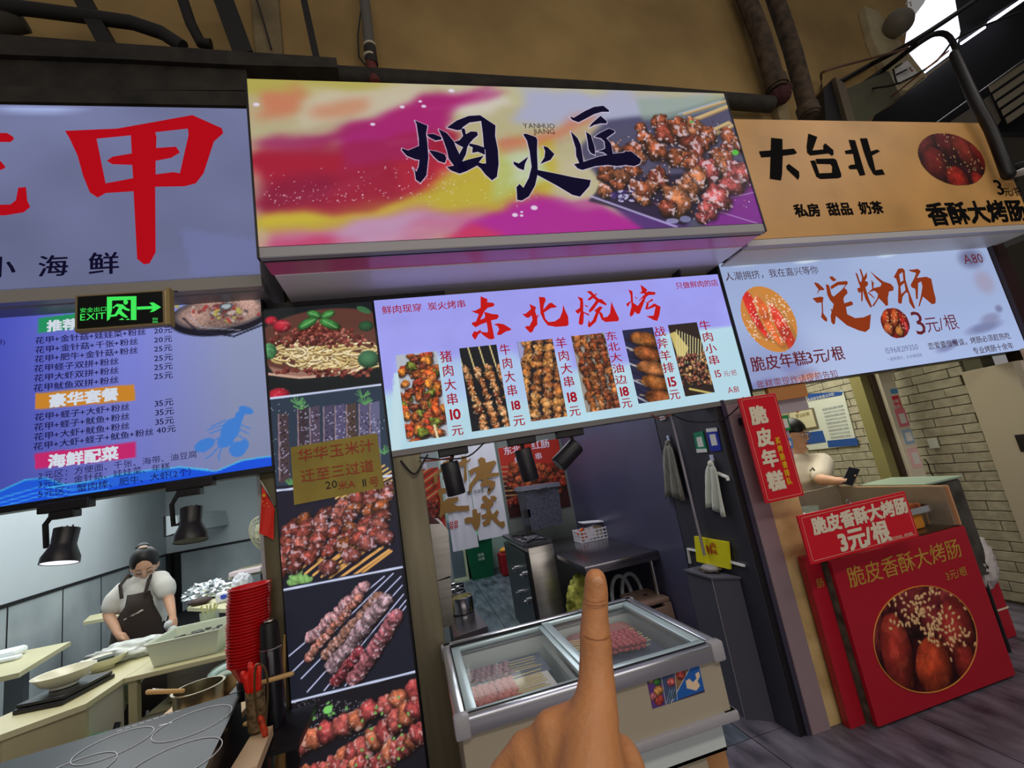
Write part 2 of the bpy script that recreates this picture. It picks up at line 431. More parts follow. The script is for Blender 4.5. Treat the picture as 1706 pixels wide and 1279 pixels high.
# ================================================================== SETTING
R_ = random.Random(5)
m_conc = mat('raw_concrete', (176, 146, 92), 0.9, noise=0.28, nscale=1.6, bump=0.5, bscale=9, col2=(140, 114, 70))
m_conc2 = mat('grey_concrete', (150, 132, 96), 0.9, noise=0.3, nscale=3, bump=0.4, bscale=14)
m_dark = mat('black_metal', (22, 20, 22), 0.45, spec=0.4)
m_dusty = mat('dusty_dark_steel', (52, 46, 38), 0.75, noise=0.5, nscale=9, bump=0.3)
m_rust = mat('rusty_iron', (92, 74, 56), 0.8, noise=0.55, nscale=14, bump=0.4)
m_grout = mat('dark_grout', (36, 34, 38), 0.85)
m_tile = mat('slate_vinyl_tile', (132, 126, 140), 0.42, noise=0.5, nscale=3.2, col2=(52, 48, 60), stretch=(3.6, 1.0, 1.0), bump=0.08, bscale=12, detail=6)
m_tile_in = mat('dark_grooved_tile', (112, 122, 136), 0.4, noise=0.5, nscale=3.2, col2=(42, 50, 60), stretch=(4.5, 1.0, 1.0), bump=0.1, bscale=12, detail=6)
m_purple = mat('dark_purple_panel', (78, 78, 104), 0.32, noise=0.1, nscale=2)
m_purple2 = mat('dark_slate_panel', (58, 58, 68), 0.4, noise=0.1, nscale=2)
m_white = mat('white_paint', (226, 226, 222), 0.5)
m_wallwhite = mat('cool_white_wall', (196, 206, 210), 0.6, noise=0.04, nscale=1.5)
m_marble = mat('grey_marble_panel', (188, 198, 200), 0.25, noise=0.2, nscale=1.1, col2=(140, 150, 154), detail=9)
m_brick = mat('whitewashed_brick', (176, 170, 146), 0.75, noise=0.18, nscale=12, bump=0.7, bscale=22)
m_joint = mat('brick_joint', (88, 86, 70), 0.9)
m_beige = mat('beige_frame', (170, 156, 134), 0.5)
m_mauve = mat('mauve_aluminium', (150, 130, 136), 0.35, noise=0.05, nscale=3)
m_olive = mat('olive_brushed_steel', (124, 116, 92), 0.38, metal=0.35, noise=0.15, nscale=3, stretch=(8, 8, 0.6))
m_steel = mat('brushed_steel', (190, 186, 178), 0.3, metal=0.85, noise=0.12, nscale=4, stretch=(1, 1, 10))
m_chrome = mat('polished_steel', (210, 210, 212), 0.16, metal=1.0)

fl = struct('floor', MB().box(-6, 6.5, -3, 12.5, -0.06, -0.006), m_grout)
k = 0
for i in range(-3, 8):
    for j in range(-3, 14):
        x0, y0 = 1.55+(i-2)*0.8, 2.45+(j-3)*0.8
        if y0 > 2.3 and (x0 < -1.2): continue
        mm = m_tile if y0 < 2.4 else m_tile_in
        if y0 > 2.4 and x0 > 1.4: mm = m_tile
        struct('floor_tile', MB().box(x0+.003, x0+.797, y0+.003, y0+.797, -0.006, 0, bev=0.0015), mm, fl)

# concrete wall over the stalls
wu = struct('wall_upper', MB().box(-4.6, 3.36, 2.75, 2.95, 2.62, 6.6), m_conc)
for x0, x1 in ((-1.1, -0.62),):
    struct('wall_rib', MB().box(x0+.45, x0+.62, 2.71, 2.76, 2.6, 6.6, bev=.01), m_conc2, wu)
def P4(y, *pts): return [(py_(a, b, y).x, py_(a, b, y).z) for a, b in pts]
wr = struct('wall_upper_right', MB().prism(P4(2.95, (1235, -90), (1505, -90), (1514, 30), (1502, 112), (1445, 215), (1290, 215)), 2.952, 3.1), m_conc)
struct('trim_1', MB().box(3.30, 3.42, 2.68, 2.78, 2.62, 6.6, bev=.012), m_conc2)
# ceilings and walls of the stalls
struct('ceiling', MB().box(-6, 6.2, 2.5, 12.2, 2.95, 3.02), mat('ceiling_board', (120, 118, 112), 0.8))
struct('wall_aisle_back', MB().box(-7, 9, -4.2, -4.05, 0, 6.5), mat('aisle_far_wall', (120, 104, 84), 0.8, noise=.2))
# centre stall
wc = struct('wall_center_right', MB().box(1.76, 1.86, 2.45, 5.2, 0, 2.95), m_purple2)
struct('wall_panel', MB().box(1.745, 1.76, 3.02, 5.2, 0, 2.95, bev=.002), m_purple, wc)
struct('wall_panel', MB().box(1.748, 1.76, 2.34, 3.014, 0, 2.95, bev=.002), m_purple2, wc)
struct('wall_back', MB().box(0.98, 1.86, 5.2, 5.3, 0, 2.95), mat('back_wall_grey', (112, 116, 112), 0.5))
struct('wall_back_left', MB().box(-0.62, 0.30, 5.2, 5.3, 0, 2.95), mat('back_wall_pale', (150, 158, 158), 0.5))
struct('wall_center_left', MB().box(-0.66, -0.60, 2.45, 8.5, 0, 2.95), m_wallwhite)
struct('wall_back_room', MB().box(-0.6, 4.1, 8.5, 8.6, 0, 2.95), mat('store_room_wall', (150, 165, 160), 0.5))
struct('wall_back_room_right', MB().box(1.86, 1.95, 5.3, 8.5, 0, 2.95), mat('store_room_wall2', (120, 130, 128), 0.5))
# left shop
A0 = Vector((-3.25, 2.4, 0)); A1 = Vector((-5.0, 11.1, 0)); dA = (A1-A0).normalized(); nA = Vector((dA.y, -dA.x, 0))
def wallseg(p, q, z0, z1, t0, t1):
    a, b = p+nA*t0, q+nA*t0; c, d = q+nA*t1, p+nA*t1
    return MB().hexa([(v.x, v.y, z0) for v in (a, b, c, d)]+[(v.x, v.y, z1) for v in (a, b, c, d)])
wl = struct('wall_left', wallseg(A0, A1, 0, 2.95, -.12, 0), m_wallwhite)
LL = (A1-A0).length; n = 8
for i in range(n):
    p = A0+dA*(LL*i/n+.012); q = A0+dA*(LL*(i+1)/n-.012)
    struct('marble_panel', wallseg(p, q, 0.02, 1.13, 0.0, .012), m_marble, wl)
struct('panel_trim', wallseg(A0, A1, 1.13, 1.165, 0, .022), m_dark, wl)
for i in range(1, n): 
    p = A0+dA*(LL*i/n-.011); q = A0+dA*(LL*i/n+.011)
    struct('panel_trim', wallseg(p, q, 0.0, 1.13, 0, .014), m_dark, wl)
struct('trim_2', MB().box(-5.06, -4.88, 10.98, 11.14, 0, 1.16), m_dark)
wb = struct('wall_left_back', MB().box(-5.1, -0.6, 11.14, 11.24, 0, 2.95), m_wallwhite)
for i in range(2):
    struct('marble_panel', MB().box(-4.72+i*2.1, -2.66+i*2.1, 11.1, 11.14, 0.02, 1.12, bev=.003), m_marble, wb)
struct('panel_trim', MB().box(-4.88, -0.7, 11.08, 11.14, 1.12, 1.16), m_dark, wb)
struct('panel_trim', MB().box(-4.86, -4.76, 11.09, 11.14, 0, 1.12), m_dark, wb)
struct('wall_left_partition', MB().box(-0.72, -0.66, 2.45, 11.1, 0, 2.95), m_wallwhite)
# right stall
struct('wall_center_right_outer', MB().box(1.86, 2.05, 2.45, 5.3, 0, 2.95), mat('stained_plaster', (190, 172, 128), 0.7, noise=.2, nscale=5, bump=.2))
struct('wall_right_back', MB().box(2.05, 4.16, 5.3, 5.4, 0, 2.95), m_brick)
br = struct('wall_right', MB().box(4.172, 4.3, 2.5, 5.3, 0, 2.95), m_joint)
RH = 0.073; cnt = 0
for r in range(0, 27):
    z0 = 0.02+r*RH; off = (r % 2)*0.14+R_.uniform(-.03, .03)
    y = 2.62-off
    while y < 5.2:
        ln = 0.28+R_.uniform(-.05, .05)
        a = max(y, 2.62); b = min(y+ln, 5.29)
        if b-a > .05:
            t = R_.uniform(0, .008)
            struct('brick', MB().box(4.152+t, 4.176, a+.003, b-.003, z0+.003, z0+RH-.003, bev=.003), m_brick, br)
        y += ln
struct('brick', MB().box(4.158, 4.176, 2.62, 5.3, 0.02+27*RH, 2.9), m_brick, br)
struct('wall_right_jamb', MB().box(4.13, 4.2, 2.30, 2.62, 0, 1.72, bev=.004), mat('pale_jamb', (176, 166, 144), 0.5))
struct('wall_right_front', MB().box(4.2, 5.6, 2.32, 2.5, 0, 1.72), mat('next_shop_panel', (206, 190, 172), 0.5))
struct('wall_far_right', MB().box(9.6, 9.7, -4.1, 5, 0, 7.5), mat('dim_side_wall', (70, 62, 52), 0.8))

# ------------------------------------------------------------------ overhead steel, pipes, cables
t = thing('steel_beam', 'dark dusty steel beam running above the left lightbox sign', 'beam', (-2.0, 2.45, 3.9))
def beam(n, pts, y0, y1, m, par): obj(n, MB().prism([(py_(x, y, y0).x, py_(x, y, y0).z) for x, y in pts], y0, y1), m, par)
beam('upper_flange', [(-60, 52), (200, 72), (560, 96), (562, 112), (400, 108), (200, 98), (-60, 88)], 2.40, 2.52, m_dusty, t)
beam('web', [(-60, 88), (200, 98), (410, 108), (412, 150), (200, 150), (-60, 140)], 2.43, 2.49, m_dusty, t)
beam('lower_flange', [(-60, 140), (200, 150), (412, 152), (412, 176), (200, 172), (-60, 168)], 2.38, 2.54, m_dusty, t)
m_blk = mat('sooty_black_steel', (30, 27, 24), 0.7)
for lab, a, b, w in (('wide black diagonal brace left of the curved pipe', (128, -20), (185, 85), 0.055),
                     ('broad black sloping brace above the beam, right of the curved pipe', (362, -30), (410, 100), 0.075),
                     ('slim black brace above the beam, near its right end', (502, -20), (528, 100), 0.028)):
    o = obj('steel_brace', MB().tube([py_(*a, 2.46), py_(*b, 2.46)], w, 4), m_blk); tag(o, lab, 'brace', 'braces over the beam')
o = obj('steel_pipe', MB().tube([py_(*p, 2.44) for p in ((-40, 8), (40, 14), (150, 28), (220, 38), (270, 55), (305, 78))], .036, 12), m_blk, smooth=True)
tag(o, 'curved black pipe sweeping down onto the beam at upper left', 'pipe')
o = obj('steel_pipe', MB().tube([py_(*p, 2.5) for p in ((-40, 32), (0, 28), (30, 22))], .09, 14), mat('grey_lagging', (70, 66, 56), .9), smooth=True)
tag(o, 'thick grey lagged pipe end in the top left corner', 'pipe')
o = obj('steel_pipe', MB().tube([py_(*p, 2.5) for p in ((298, -20), (318, 40), (335, 72), (352, 74))], .03, 12), m_blk, smooth=True)
tag(o, 'thin black pipe with an elbow standing on the beam', 'pipe')
# long horizontal pipe behind the main sign
o = obj('drain_pipe', MB().tube([py_(400, 118, 2.62), py_(640, 132, 2.62), py_(1000, 152, 2.62), py_(1285, 174, 2.62)], .062, 16), m_dusty, smooth=True)
tag(o, 'long dark horizontal pipe running behind the top of the main sign', 'pipe')
t = thing('drain_pipe', 'grey vertical drain pipe with pale rings dropping behind the main sign', 'pipe', tuple(py_(620, 130, 2.6)))
P = [py_(600+2, -40, 2.6), py_(612, 40, 2.6), py_(616, 84, 2.6)]
obj('pipe', MB().tube(P, .034, 14), mat('grey_pvc', (94, 90, 82), .6), t, smooth=True)
obj('coupling', MB().tube([py_(616, 80, 2.6), py_(620, 108, 2.6)], .039, 14), m_dusty, t, smooth=True)
for yy in (76, 94): obj('ring', MB().tube([py_(616, yy, 2.6), py_(616.4, yy+3, 2.6)], .042, 14), mat('pale_pvc', (190, 180, 160), .5), t, smooth=True)
obj('elbow', MB().tube([py_(618, 106, 2.6), py_(622, 128, 2.6), py_(626, 140, 2.58)], .036, 12), mat('red_sealant', (96, 40, 34), .7), t, smooth=True)
for i, (pts, lab) in enumerate(([((606, -20), (596, 60), (598, 95), (612, 112)), 'thin black cable hanging left of the grey drain pipe'],
                 [((425, -10), (440, 40), (452, 82)), 'thin black wire hanging against the concrete above the beam'])):
    o = obj('cable', MB().tube([py_(*p, 2.68) for p in pts], .006, 6), m_dark, smooth=True); tag(o, lab, 'cable')
for (a, b, r, lab) in (((1232, -30), (1296, 150), .075, 'rusty vertical drain pipe, left of the two above the tan sign'),
                  ((1282, -30), (1350, 195), .07, 'grey-brown vertical drain pipe, right of the two above the tan sign')):
    t = thing('drain_pipe', lab, 'pipe', tuple(py_(*b, 2.66)))
    obj('pipe', MB().tube([py_(*a, 2.62), py_((a[0]+b[0])/2+4, (a[1]+b[1])/2, 2.62), py_(*b, 2.62)], r, 16), m_rust, t, smooth=True)
    c = py_(*b, 2.62)
    obj('collar', MB().tube([c+Vector((0, 0, .1)), c+Vector((0, 0, .02))], r*1.2, 16), m_rust, t, smooth=True)
o = obj('pipe_wrap', MB().sphere(py_(1300, 160, 2.6), .085, 10, 8, (1, 1, .8)).sphere(py_(1312, 146, 2.58), .04, 8, 6), mat('dark_red_cloth', (64, 30, 32), .9, bump=.8, bscale=30))
tag(o, 'dark red cloth wrapped round the pipe joint at the right end', 'cloth')
# right-hand tangle: junction boxes, cables, skylight
m_cable = mat('black_rubber', (20, 18, 18), 0.5)
CB = [([(1372, 175), (1368, 130), (1376, 118), (1440, 100), (1500, 84), (1512, 78)], .010, 'thin brown conduit bent round the junction box', mat('brown_conduit', (84, 54, 36), .5)),
      ([(1400, 136), (1450, 108), (1520, 70), (1600, 18), (1640, -10)], .022, 'thick black cable slanting up from the junction box to the roof', m_cable),
      ([(1412, 158), (1470, 118), (1530, 72), (1560, 56), (1582, 62), (1600, 100), (1640, 190), (1660, 250), (1690, 300)], .024, 'thick black cable arching over the skylight and down past the tan sign', m_cable),
      ([(1412, 160), (1450, 148), (1500, 138), (1560, 102), (1600, 60), (1700, 20)], .009, 'thin black cable sagging below the arching one', m_cable),
      ([(1430, 200), (1480, 165), (1530, 125), (1580, 85)], .007, 'orange-brown wire running up under the skylight', mat('orange_wire', (150, 92, 52), .5)),
      ([(1436, 203), (1490, 170), (1540, 128), (1590, 92)], .006, 'pale wire running beside the orange-brown wire', mat('pale_wire', (150, 130, 96), .5)),
      ([(1512, 78), (1516, 110), (1520, 118)], .007, 'short red wire hanging in front of the skylight', mat('red_wire', (140, 60, 40), .5))]
for pts, r, lab, mm in CB:
    q = []
    P = [py_(*p, 2.9 if i < 2 else 2.5) for i, p in enumerate(pts)]
    o = obj('cable', MB().limb(P, [r]*len(P), 8, 3), mm, smooth=True); tag(o, lab, 'cable', 'cables above the tan sign')
o = obj('black_hanging_pipe', MB().limb([py_(*p, 2.0) for p in ((1590, 90), (1625, 170), (1650, 215), (1680, 290))], [.03, .036, .036, .04], 10, 3), m_dark, smooth=True)
tag(o, 'thick black pipe hanging across the right end of the tan sign', 'pipe')
t = thing('ceiling_lamp', 'black and white lamp head at the right edge beside the tan sign', 'lamp', tuple(py_(1690, 280, 2.0)))
obj('lamp_head', MB().sphere(py_(1702, 278, 2.0), .07, 14, 8, (1.3, 1, .42)), m_dark, t, smooth=True)
obj('lamp_lens', MB().sphere(py_(1704, 286, 1.98), .055, 12, 8, (1.3, 1, .3)), m_white, t, smooth=True)
t = thing('junction_box', 'dark open junction box on the wall above the tan sign', 'box', tuple(py_(1400, 190, 2.8)))
obj('box_body', MB().prism(P4(2.8, (1376, 205), (1372, 150), (1388, 130), (1408, 200)), 2.8, 2.93), m_dark, t)
obj('box_cover', MB().prism(P4(2.78, (1388, 131), (1404, 142), (1422, 205), (1408, 203)), 2.76, 2.86), mat('galvanised', (110, 98, 80), .5, metal=.4), t)
obj('back_plate', MB().prism(P4(2.86, (1405, 150), (1480, 118), (1500, 160), (1440, 205), (1420, 205)), 2.86, 2.9), mat('mossy_plate', (86, 84, 66), .8), t)
t = thing('vent_duct', 'round grey ventilation duct end near the skylight', 'duct', tuple(py_(1496, 45, 2.9)))
c = py_(1497, 38, 2.78)
obj('duct_body', MB().sphere(c, .125, 22, 14, (1.05, 1, .95)), mat('duct_foil', (120, 112, 96), .55, noise=.2, nscale=3), t, smooth=True)
obj('duct_clip', MB().tube([c+Vector((-.03, -.12, .08)), c+Vector((.02, -.13, .10)), c+Vector((.05, -.11, .07))], .007, 6), m_white, t)
t = thing('electric_box', 'small white electrical box with black wires under the skylight', 'box', tuple(py_(1505, 125, 2.85)))
obj('box_body', MB().prism(P4(2.85, (1488, 118), (1512, 100), (1530, 122), (1498, 140)), 2.85, 2.93), m_white, t)
for a, b in (((1488, 115), (1494, 140)), ((1492, 112), (1502, 106)), ((1494, 124), (1510, 116))):
    obj('wire', MB().tube([py_(*a, 2.83), py_(*b, 2.83)], .008, 6), m_dark, t)
pil = struct('wall_upper_pillar', MB().prism(P4(2.88, (1440, 10), (1465, 20), (1500, 70), (1545, 128), (1515, 150), (1490, 150), (1452, 60)), 2.88, 2.948), mat('pale_plaster', (196, 180, 140), .85, noise=.2, nscale=4))
# skylight: translucent roof opening, and the dark roof around it
sk = obj('skylight', MB().prism(P4(3.2, (1515, 40), (1545, 0), (1560, -30), (1586, -30), (1600, 52), (1592, 84), (1538, 124), (1500, 128), (1495, 80)), 3.2, 3.24), mat('daylight_sheet', (235, 238, 255), .4, emit=1.6, ecol=(235, 238, 255)))
tag(sk, 'bright daylight opening in the roof at upper right', 'skylight')
struct('ceiling_right', MB().prism(P4(3.3, (1430, 215), (1540, 122), (1590, 84), (1597, 50), (1580, -40), (1760, -60), (1760, 222)), 3.3, 3.38), mat('sooty_roof', (16, 16, 18), .8))
for lab, a, b, r in (('long bright tube light in the top right corner', (1648, 38), (1706, -2), .020), ('shorter bright tube light left of the long one', (1602, 72), (1640, 46), .015)):
    t = thing('tube_light', lab, 'light', tuple(py_(*a, 3.1)))
    obj('tube', MB().tube([py_(*a, 3.1), py_(*b, 3.1)], r, 10), mat('tube_glow', (240, 240, 255), .3, emit=3.0, ecol=(225, 225, 255)), t, smooth=True)
    obj('fixture', MB().tube([py_(a[0]-3, a[1]-5, 3.17), py_(b[0]+3, b[1]-5, 3.17)], r*1.3, 4), m_dark, t)
t = thing('roof_vent', 'louvred pale roof vent with metal rim at the right edge', 'vent', tuple(py_(1680, 150, 3.1)))
obj('vent_rim', MB().tube([py_(1560, 205, 3.1), py_(1706, 100, 3.1)], .010, 6), m_chrome, t)
for kk in range(5):
    obj('slat', MB().prism(P4(3.12, (1650+kk*7, 142+kk*13), (1712+kk*7, 100+kk*13), (1715+kk*7, 110+kk*13), (1654+kk*7, 152+kk*13)), 3.12, 3.14), mat('pale_slat', (150, 140, 118), .7), t)
obj('vent_panel', MB().prism(P4(3.18, (1580, 205), (1650, 158), (1668, 200), (1660, 212)), 3.18, 3.2), mat('pale_slat2', (110, 102, 90), .7), t)
# ================================================================== SIGNS
m_ink = lit('sign_ink_navy', (14, 10, 38)); m_red = lit('sign_red', (196, 18, 22)); m_dred = lit('sign_dark_red', (158, 20, 38))
m_case = mat('sign_case_white', (196, 194, 196), 0.45); m_blackframe = mat('black_frame', (18, 16, 20), 0.4)
m_alu = mat('aluminium_edge', (170, 170, 172), 0.3, metal=.8)

def meat(c, x, y, rx, ry, ang=0.0, base=(150, 72, 40), spec=.5, hi=(240, 215, 205), lump=.16, tex=.7):
    c.ell(x+rx*.06, y+ry*.14, rx*1.08, ry*1.08, ang, (20, 10, 12), .55, soft=.35)
    c.ell(x, y, rx, ry, ang, base, 1, soft=.12, shade=1.0, tex=tex, spec=spec, hi=hi, lump=lump)

# ---------------- main sign ----------------
t = thing('lightbox_sign', 'wide backlit sign with pink and yellow swirls and black brush characters above the centre stall', 'sign', (0.76, 2.12, 2.62))
obj('sign_case', MB().box(-.505, 2.035, 1.936, 2.62, 2.655, 3.495), m_case, t)
obj('bottom_rail', MB().box(-.507, 2.037, 1.93, 1.965, 2.60, 2.652, bev=.006), mat('grey_rail', (158, 156, 160), .4), t)
obj('edge_strip', MB().box(-.512, -.503, 1.926, 1.96, 2.60, 3.5), m_blackframe, t); obj('edge_strip', MB().box(2.031, 2.04, 1.926, 1.96, 2.60, 3.5), m_blackframe, t)
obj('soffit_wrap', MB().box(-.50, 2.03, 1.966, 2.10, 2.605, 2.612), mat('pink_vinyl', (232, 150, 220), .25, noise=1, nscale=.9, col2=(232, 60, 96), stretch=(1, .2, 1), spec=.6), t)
obj('soffit', MB().box(-.49, 2.02, 2.10, 2.62, 2.600, 2.612), mat('soffit_white', (246, 242, 246), .3, spec=.6), t)  # near-white and glossy, standing in for light from the menu boards below
obj('soffit_gap', MB().box(-.50, 2.03, 1.962, 1.968, 2.598, 2.61), m_blackframe, t)
pl = ypl(1.93)
c = Canvas(pl, -.503, 2.033, 2.652, 3.492, .0040, (196, 186, 150))
P = c.poly
P([(405, 120), (1220, 150), (1220, 260), (405, 260)], (190, 180, 140))
P([(405, 120), (700, 132), (620, 150), (405, 160)], (184, 172, 84))
P([(425, 150), (520, 140), (480, 190), (420, 200)], (206, 130, 96))
P([(520, 145), (720, 140), (640, 190), (480, 210)], (206, 194, 168))
P([(700, 132), (1000, 145), (960, 180), (800, 175)], (196, 190, 150))
P([(870, 150), (1180, 158), (1100, 215), (860, 200)], (176, 178, 206))
P([(740, 150), (800, 146), (850, 170), (790, 200), (740, 170)], (214, 206, 190))
P([(520, 170), (620, 160), (600, 185), (500, 195)], (206, 148, 116))
P([(420, 232), (560, 215), (640, 195), (640, 215), (520, 240), (420, 245)], (168, 40, 100))
P([(560, 225), (640, 190), (690, 162), (850, 145), (770, 170), (740, 230), (700, 290), (560, 300)], (172, 34, 112))
P([(425, 248), (560, 242), (700, 215), (760, 230), (740, 290), (690, 330), (640, 345), (560, 355), (520, 350), (430, 350)], (166, 22, 58))
P([(425, 252), (620, 250), (600, 285), (425, 290)], (186, 24, 52))
P([(560, 235), (700, 218), (700, 262), (560, 285)], (170, 36, 118))
P([(425, 300), (560, 296), (540, 340), (430, 345)], (128, 12, 60))
P([(660, 270), (760, 255), (730, 320), (660, 330)], (200, 40, 60))
P([(430, 352), (520, 352), (560, 356), (660, 340), (720, 315), (770, 270), (860, 225), (930, 215), (930, 330), (820, 350), (700, 352), (560, 375), (432, 395)], (196, 176, 56))
P([(800, 250), (900, 230), (920, 300), (830, 330)], (186, 194, 110))
P([(850, 250), (905, 245), (900, 300), (860, 305)], (196, 208, 170))
P([(830, 235), (860, 228), (930, 214), (1000, 190), (990, 205), (900, 240), (840, 250)], (206, 120, 92))
P([(434, 385), (560, 372), (700, 346), (820, 345), (780, 375), (640, 400), (434, 425)], (198, 116, 152))
P([(560, 375), (680, 355), (760, 352), (640, 392), (520, 400)], (196, 150, 186))
P([(434, 400), (560, 395), (520, 425), (434, 425)], (200, 60, 110))
P([(740, 395), (830, 345), (900, 330), (1000, 350), (1080, 380), (1070, 395), (740, 412)], (178, 26, 150))
P([(690, 405), (800, 372), (850, 390), (780, 410)], (206, 44, 96))
c.blur(4.0); c.warp(16, 60, 26, 3)
P([(425, 252), (560, 244), (640, 232), (700, 215), (742, 232), (725, 290), (690, 325), (640, 345), (560, 355), (520, 351), (480, 350), (430, 346)], (158, 20, 54), .5)
P([(436, 355), (500, 352), (560, 357), (660, 342), (700, 330), (660, 347), (560, 364), (460, 372), (436, 376)], (212, 190, 54), .8)
P([(560, 228), (640, 192), (690, 164), (850, 148), (770, 178), (735, 215), (640, 232)], (176, 30, 116), .55)
P([(425, 236), (560, 220), (640, 206), (560, 230), (425, 244)], (158, 40, 100), .6)
c.warp(7, 40, 18, 8); c.blur(1.8)
for i in range(26):
    x = c.rng.uniform(430, 900); y = 420-c.rng.uniform(0, 250); L = c.rng.uniform(60, 200)
    c.line([(x, y), (x+L*.5, y-L*.08), (x+L, y-L*.26)], c.rng.uniform(1.5, 5), (255, 225, 235) if i % 2 else (120, 10, 60), .12, soft=3)
# dark photo ground on the right
P([(1010, 200), (1050, 195), (1110, 190), (1200, 165), (1215, 160), (1272, 376), (1150, 385), (1000, 300), (960, 250)], (72, 70, 104), .92)
P([(1060, 165), (1200, 158), (1215, 175), (1120, 200), (1070, 200)], (150, 170, 150), .7)
P([(1000, 330), (1020, 300), (1130, 350), (1150, 380), (1080, 388)], (86, 50, 120))
P([(1190, 320), (1260, 290), (1272, 374), (1170, 384)], (126, 40, 140))
P([(900, 345), (985, 330), (1080, 386), (960, 396), (880, 396)], (176, 30, 146), .6)
c.blur(2.6)
P([(980, 335), (1010, 300), (1240, 280), (1200, 330), (1140, 376), (1060, 355)], (34, 26, 52), .85)
c.blur(1.2)
for a, b, w in (((1215, 205), (1150, 235), 8), ((1212, 178), (1120, 214), 8), ((1224, 208), (1190, 225), 6), ((1218, 166), (1140, 190), 5)):
    c.line([a, b], w, (206, 178, 128), 1); c.line([(a[0], a[1]+w*.35), (b[0], b[1]+w*.35)], w*.3, (140, 104, 70), .8)
for a, b, w, cc in (((985, 327), (1128, 378), 4, (190, 180, 230)), ((1190, 350), (1262, 372), 1.5, (210, 180, 230)), ((1205, 320), (1262, 300), 2, (180, 150, 200)), ((1195, 335), (1265, 318), 1.2, (200, 190, 220)), ((1200, 168), (1130, 190), 2, (180, 190, 220))):
    c.line([a, b], w, cc, .85, soft=1.2)
for x, y, rx, ry in ((1068, 214, 11, 9), (1078, 234, 17, 16), (1100, 205, 14, 16), (1112, 222, 20, 20), (1135, 215, 22, 18), (1158, 214, 18, 16), (1180, 225, 16, 15), (1055, 250, 16, 14), (1026, 246, 12, 6), (1066, 262, 12, 10), (1092, 250, 18, 18), (1150, 240, 20, 15), (1172, 236, 16, 12), (1218, 232, 14, 22), (1210, 250, 14, 10),
                     (1160, 250, 22, 14), (1130, 262, 24, 14), (1150, 270, 18, 12), (1200, 262, 20, 16), (1180, 285, 24, 20), (1205, 275, 16, 14), (1012, 290, 16, 16), (1038, 292, 18, 12), (1055, 284, 14, 10), (1008, 318, 12, 12), (1030, 308, 12, 10), (1096, 298, 20, 17), (1082, 312, 12, 14), (1160, 298, 24, 16), (1146, 314, 22, 18), (1066, 318, 20, 18), (1072, 334, 12, 8),
                     (1230, 290, 20, 24), (1218, 306, 20, 18), (1128, 336, 28, 22), (1112, 346, 14, 16), (1196, 328, 22, 22), (1180, 350, 16, 16), (1170, 362, 12, 10)):
    pk = x > 1165 and y > 280
    meat(c, x, y, rx*1.14, ry*1.14, c.rng.uniform(0, 3), (184, 84, 84) if pk else [(158, 84, 54), (138, 64, 48), (176, 106, 70)][c.rng.randint(3)], .75, (236, 214, 226), .2, .8)
c.rng = np.random.RandomState(3)
for i in range(520):
    x = c.rng.uniform(1010, 1250); y = c.rng.uniform(200, 370)
    if y < 200+(1100-x)*.5 or y > 300+(x-1000)*.45 or (x > 1170 and y > 350): continue
    c.ell(x, y, c.rng.uniform(.8, 2.2), c.rng.uniform(.7, 1.5), c.rng.uniform(0, 3), [(240, 226, 236), (110, 40, 30), (60, 20, 26), (220, 150, 90)][c.rng.randint(4)], .75, soft=.5)
c.ell(1225, 254, 7, 5, -.3, (90, 190, 60)); c.ell(1152, 203, 4, 3, 0, (110, 170, 90))
for i in range(24): c.ell(c.rng.uniform(1020, 1055), c.rng.uniform(316, 335), 5, 2.2, c.rng.uniform(-.6, .6), [(200, 196, 235), (70, 50, 120), (40, 26, 80)][i % 3], .9)
c.ell(1142, 365, 11, 6, 0, (120, 120, 160)); c.ell(1120, 368, 12, 5, 0, (180, 180, 230), .7)
for i in range(150):
    x = c.rng.uniform(440, 760); y = 345-abs(c.rng.normal(0, 26))-(x-440)*.06
    c.ell(x, y, c.rng.uniform(.5, 1.5), c.rng.uniform(.5, 1.3), 0, (245, 215, 225), c.rng.uniform(.4, .9), soft=.6)
for x, y, r in ((427, 174, 5), (752, 151, 5), (706, 177, 4), (700, 169, 3), (670, 178, 4), (621, 207, 4), (890, 346, 6), (858, 358, 5), (869, 359, 3), (869, 353, 2.5)): c.ell(x, y, r, r*.7, 0, (235, 225, 245), .95, soft=.4)
for i in range(70): c.ell(c.rng.uniform(700, 900), c.rng.uniform(280, 345), c.rng.uniform(.6, 1.8), c.rng.uniform(.6, 1.4), 0, (225, 230, 180), .5, soft=.6)
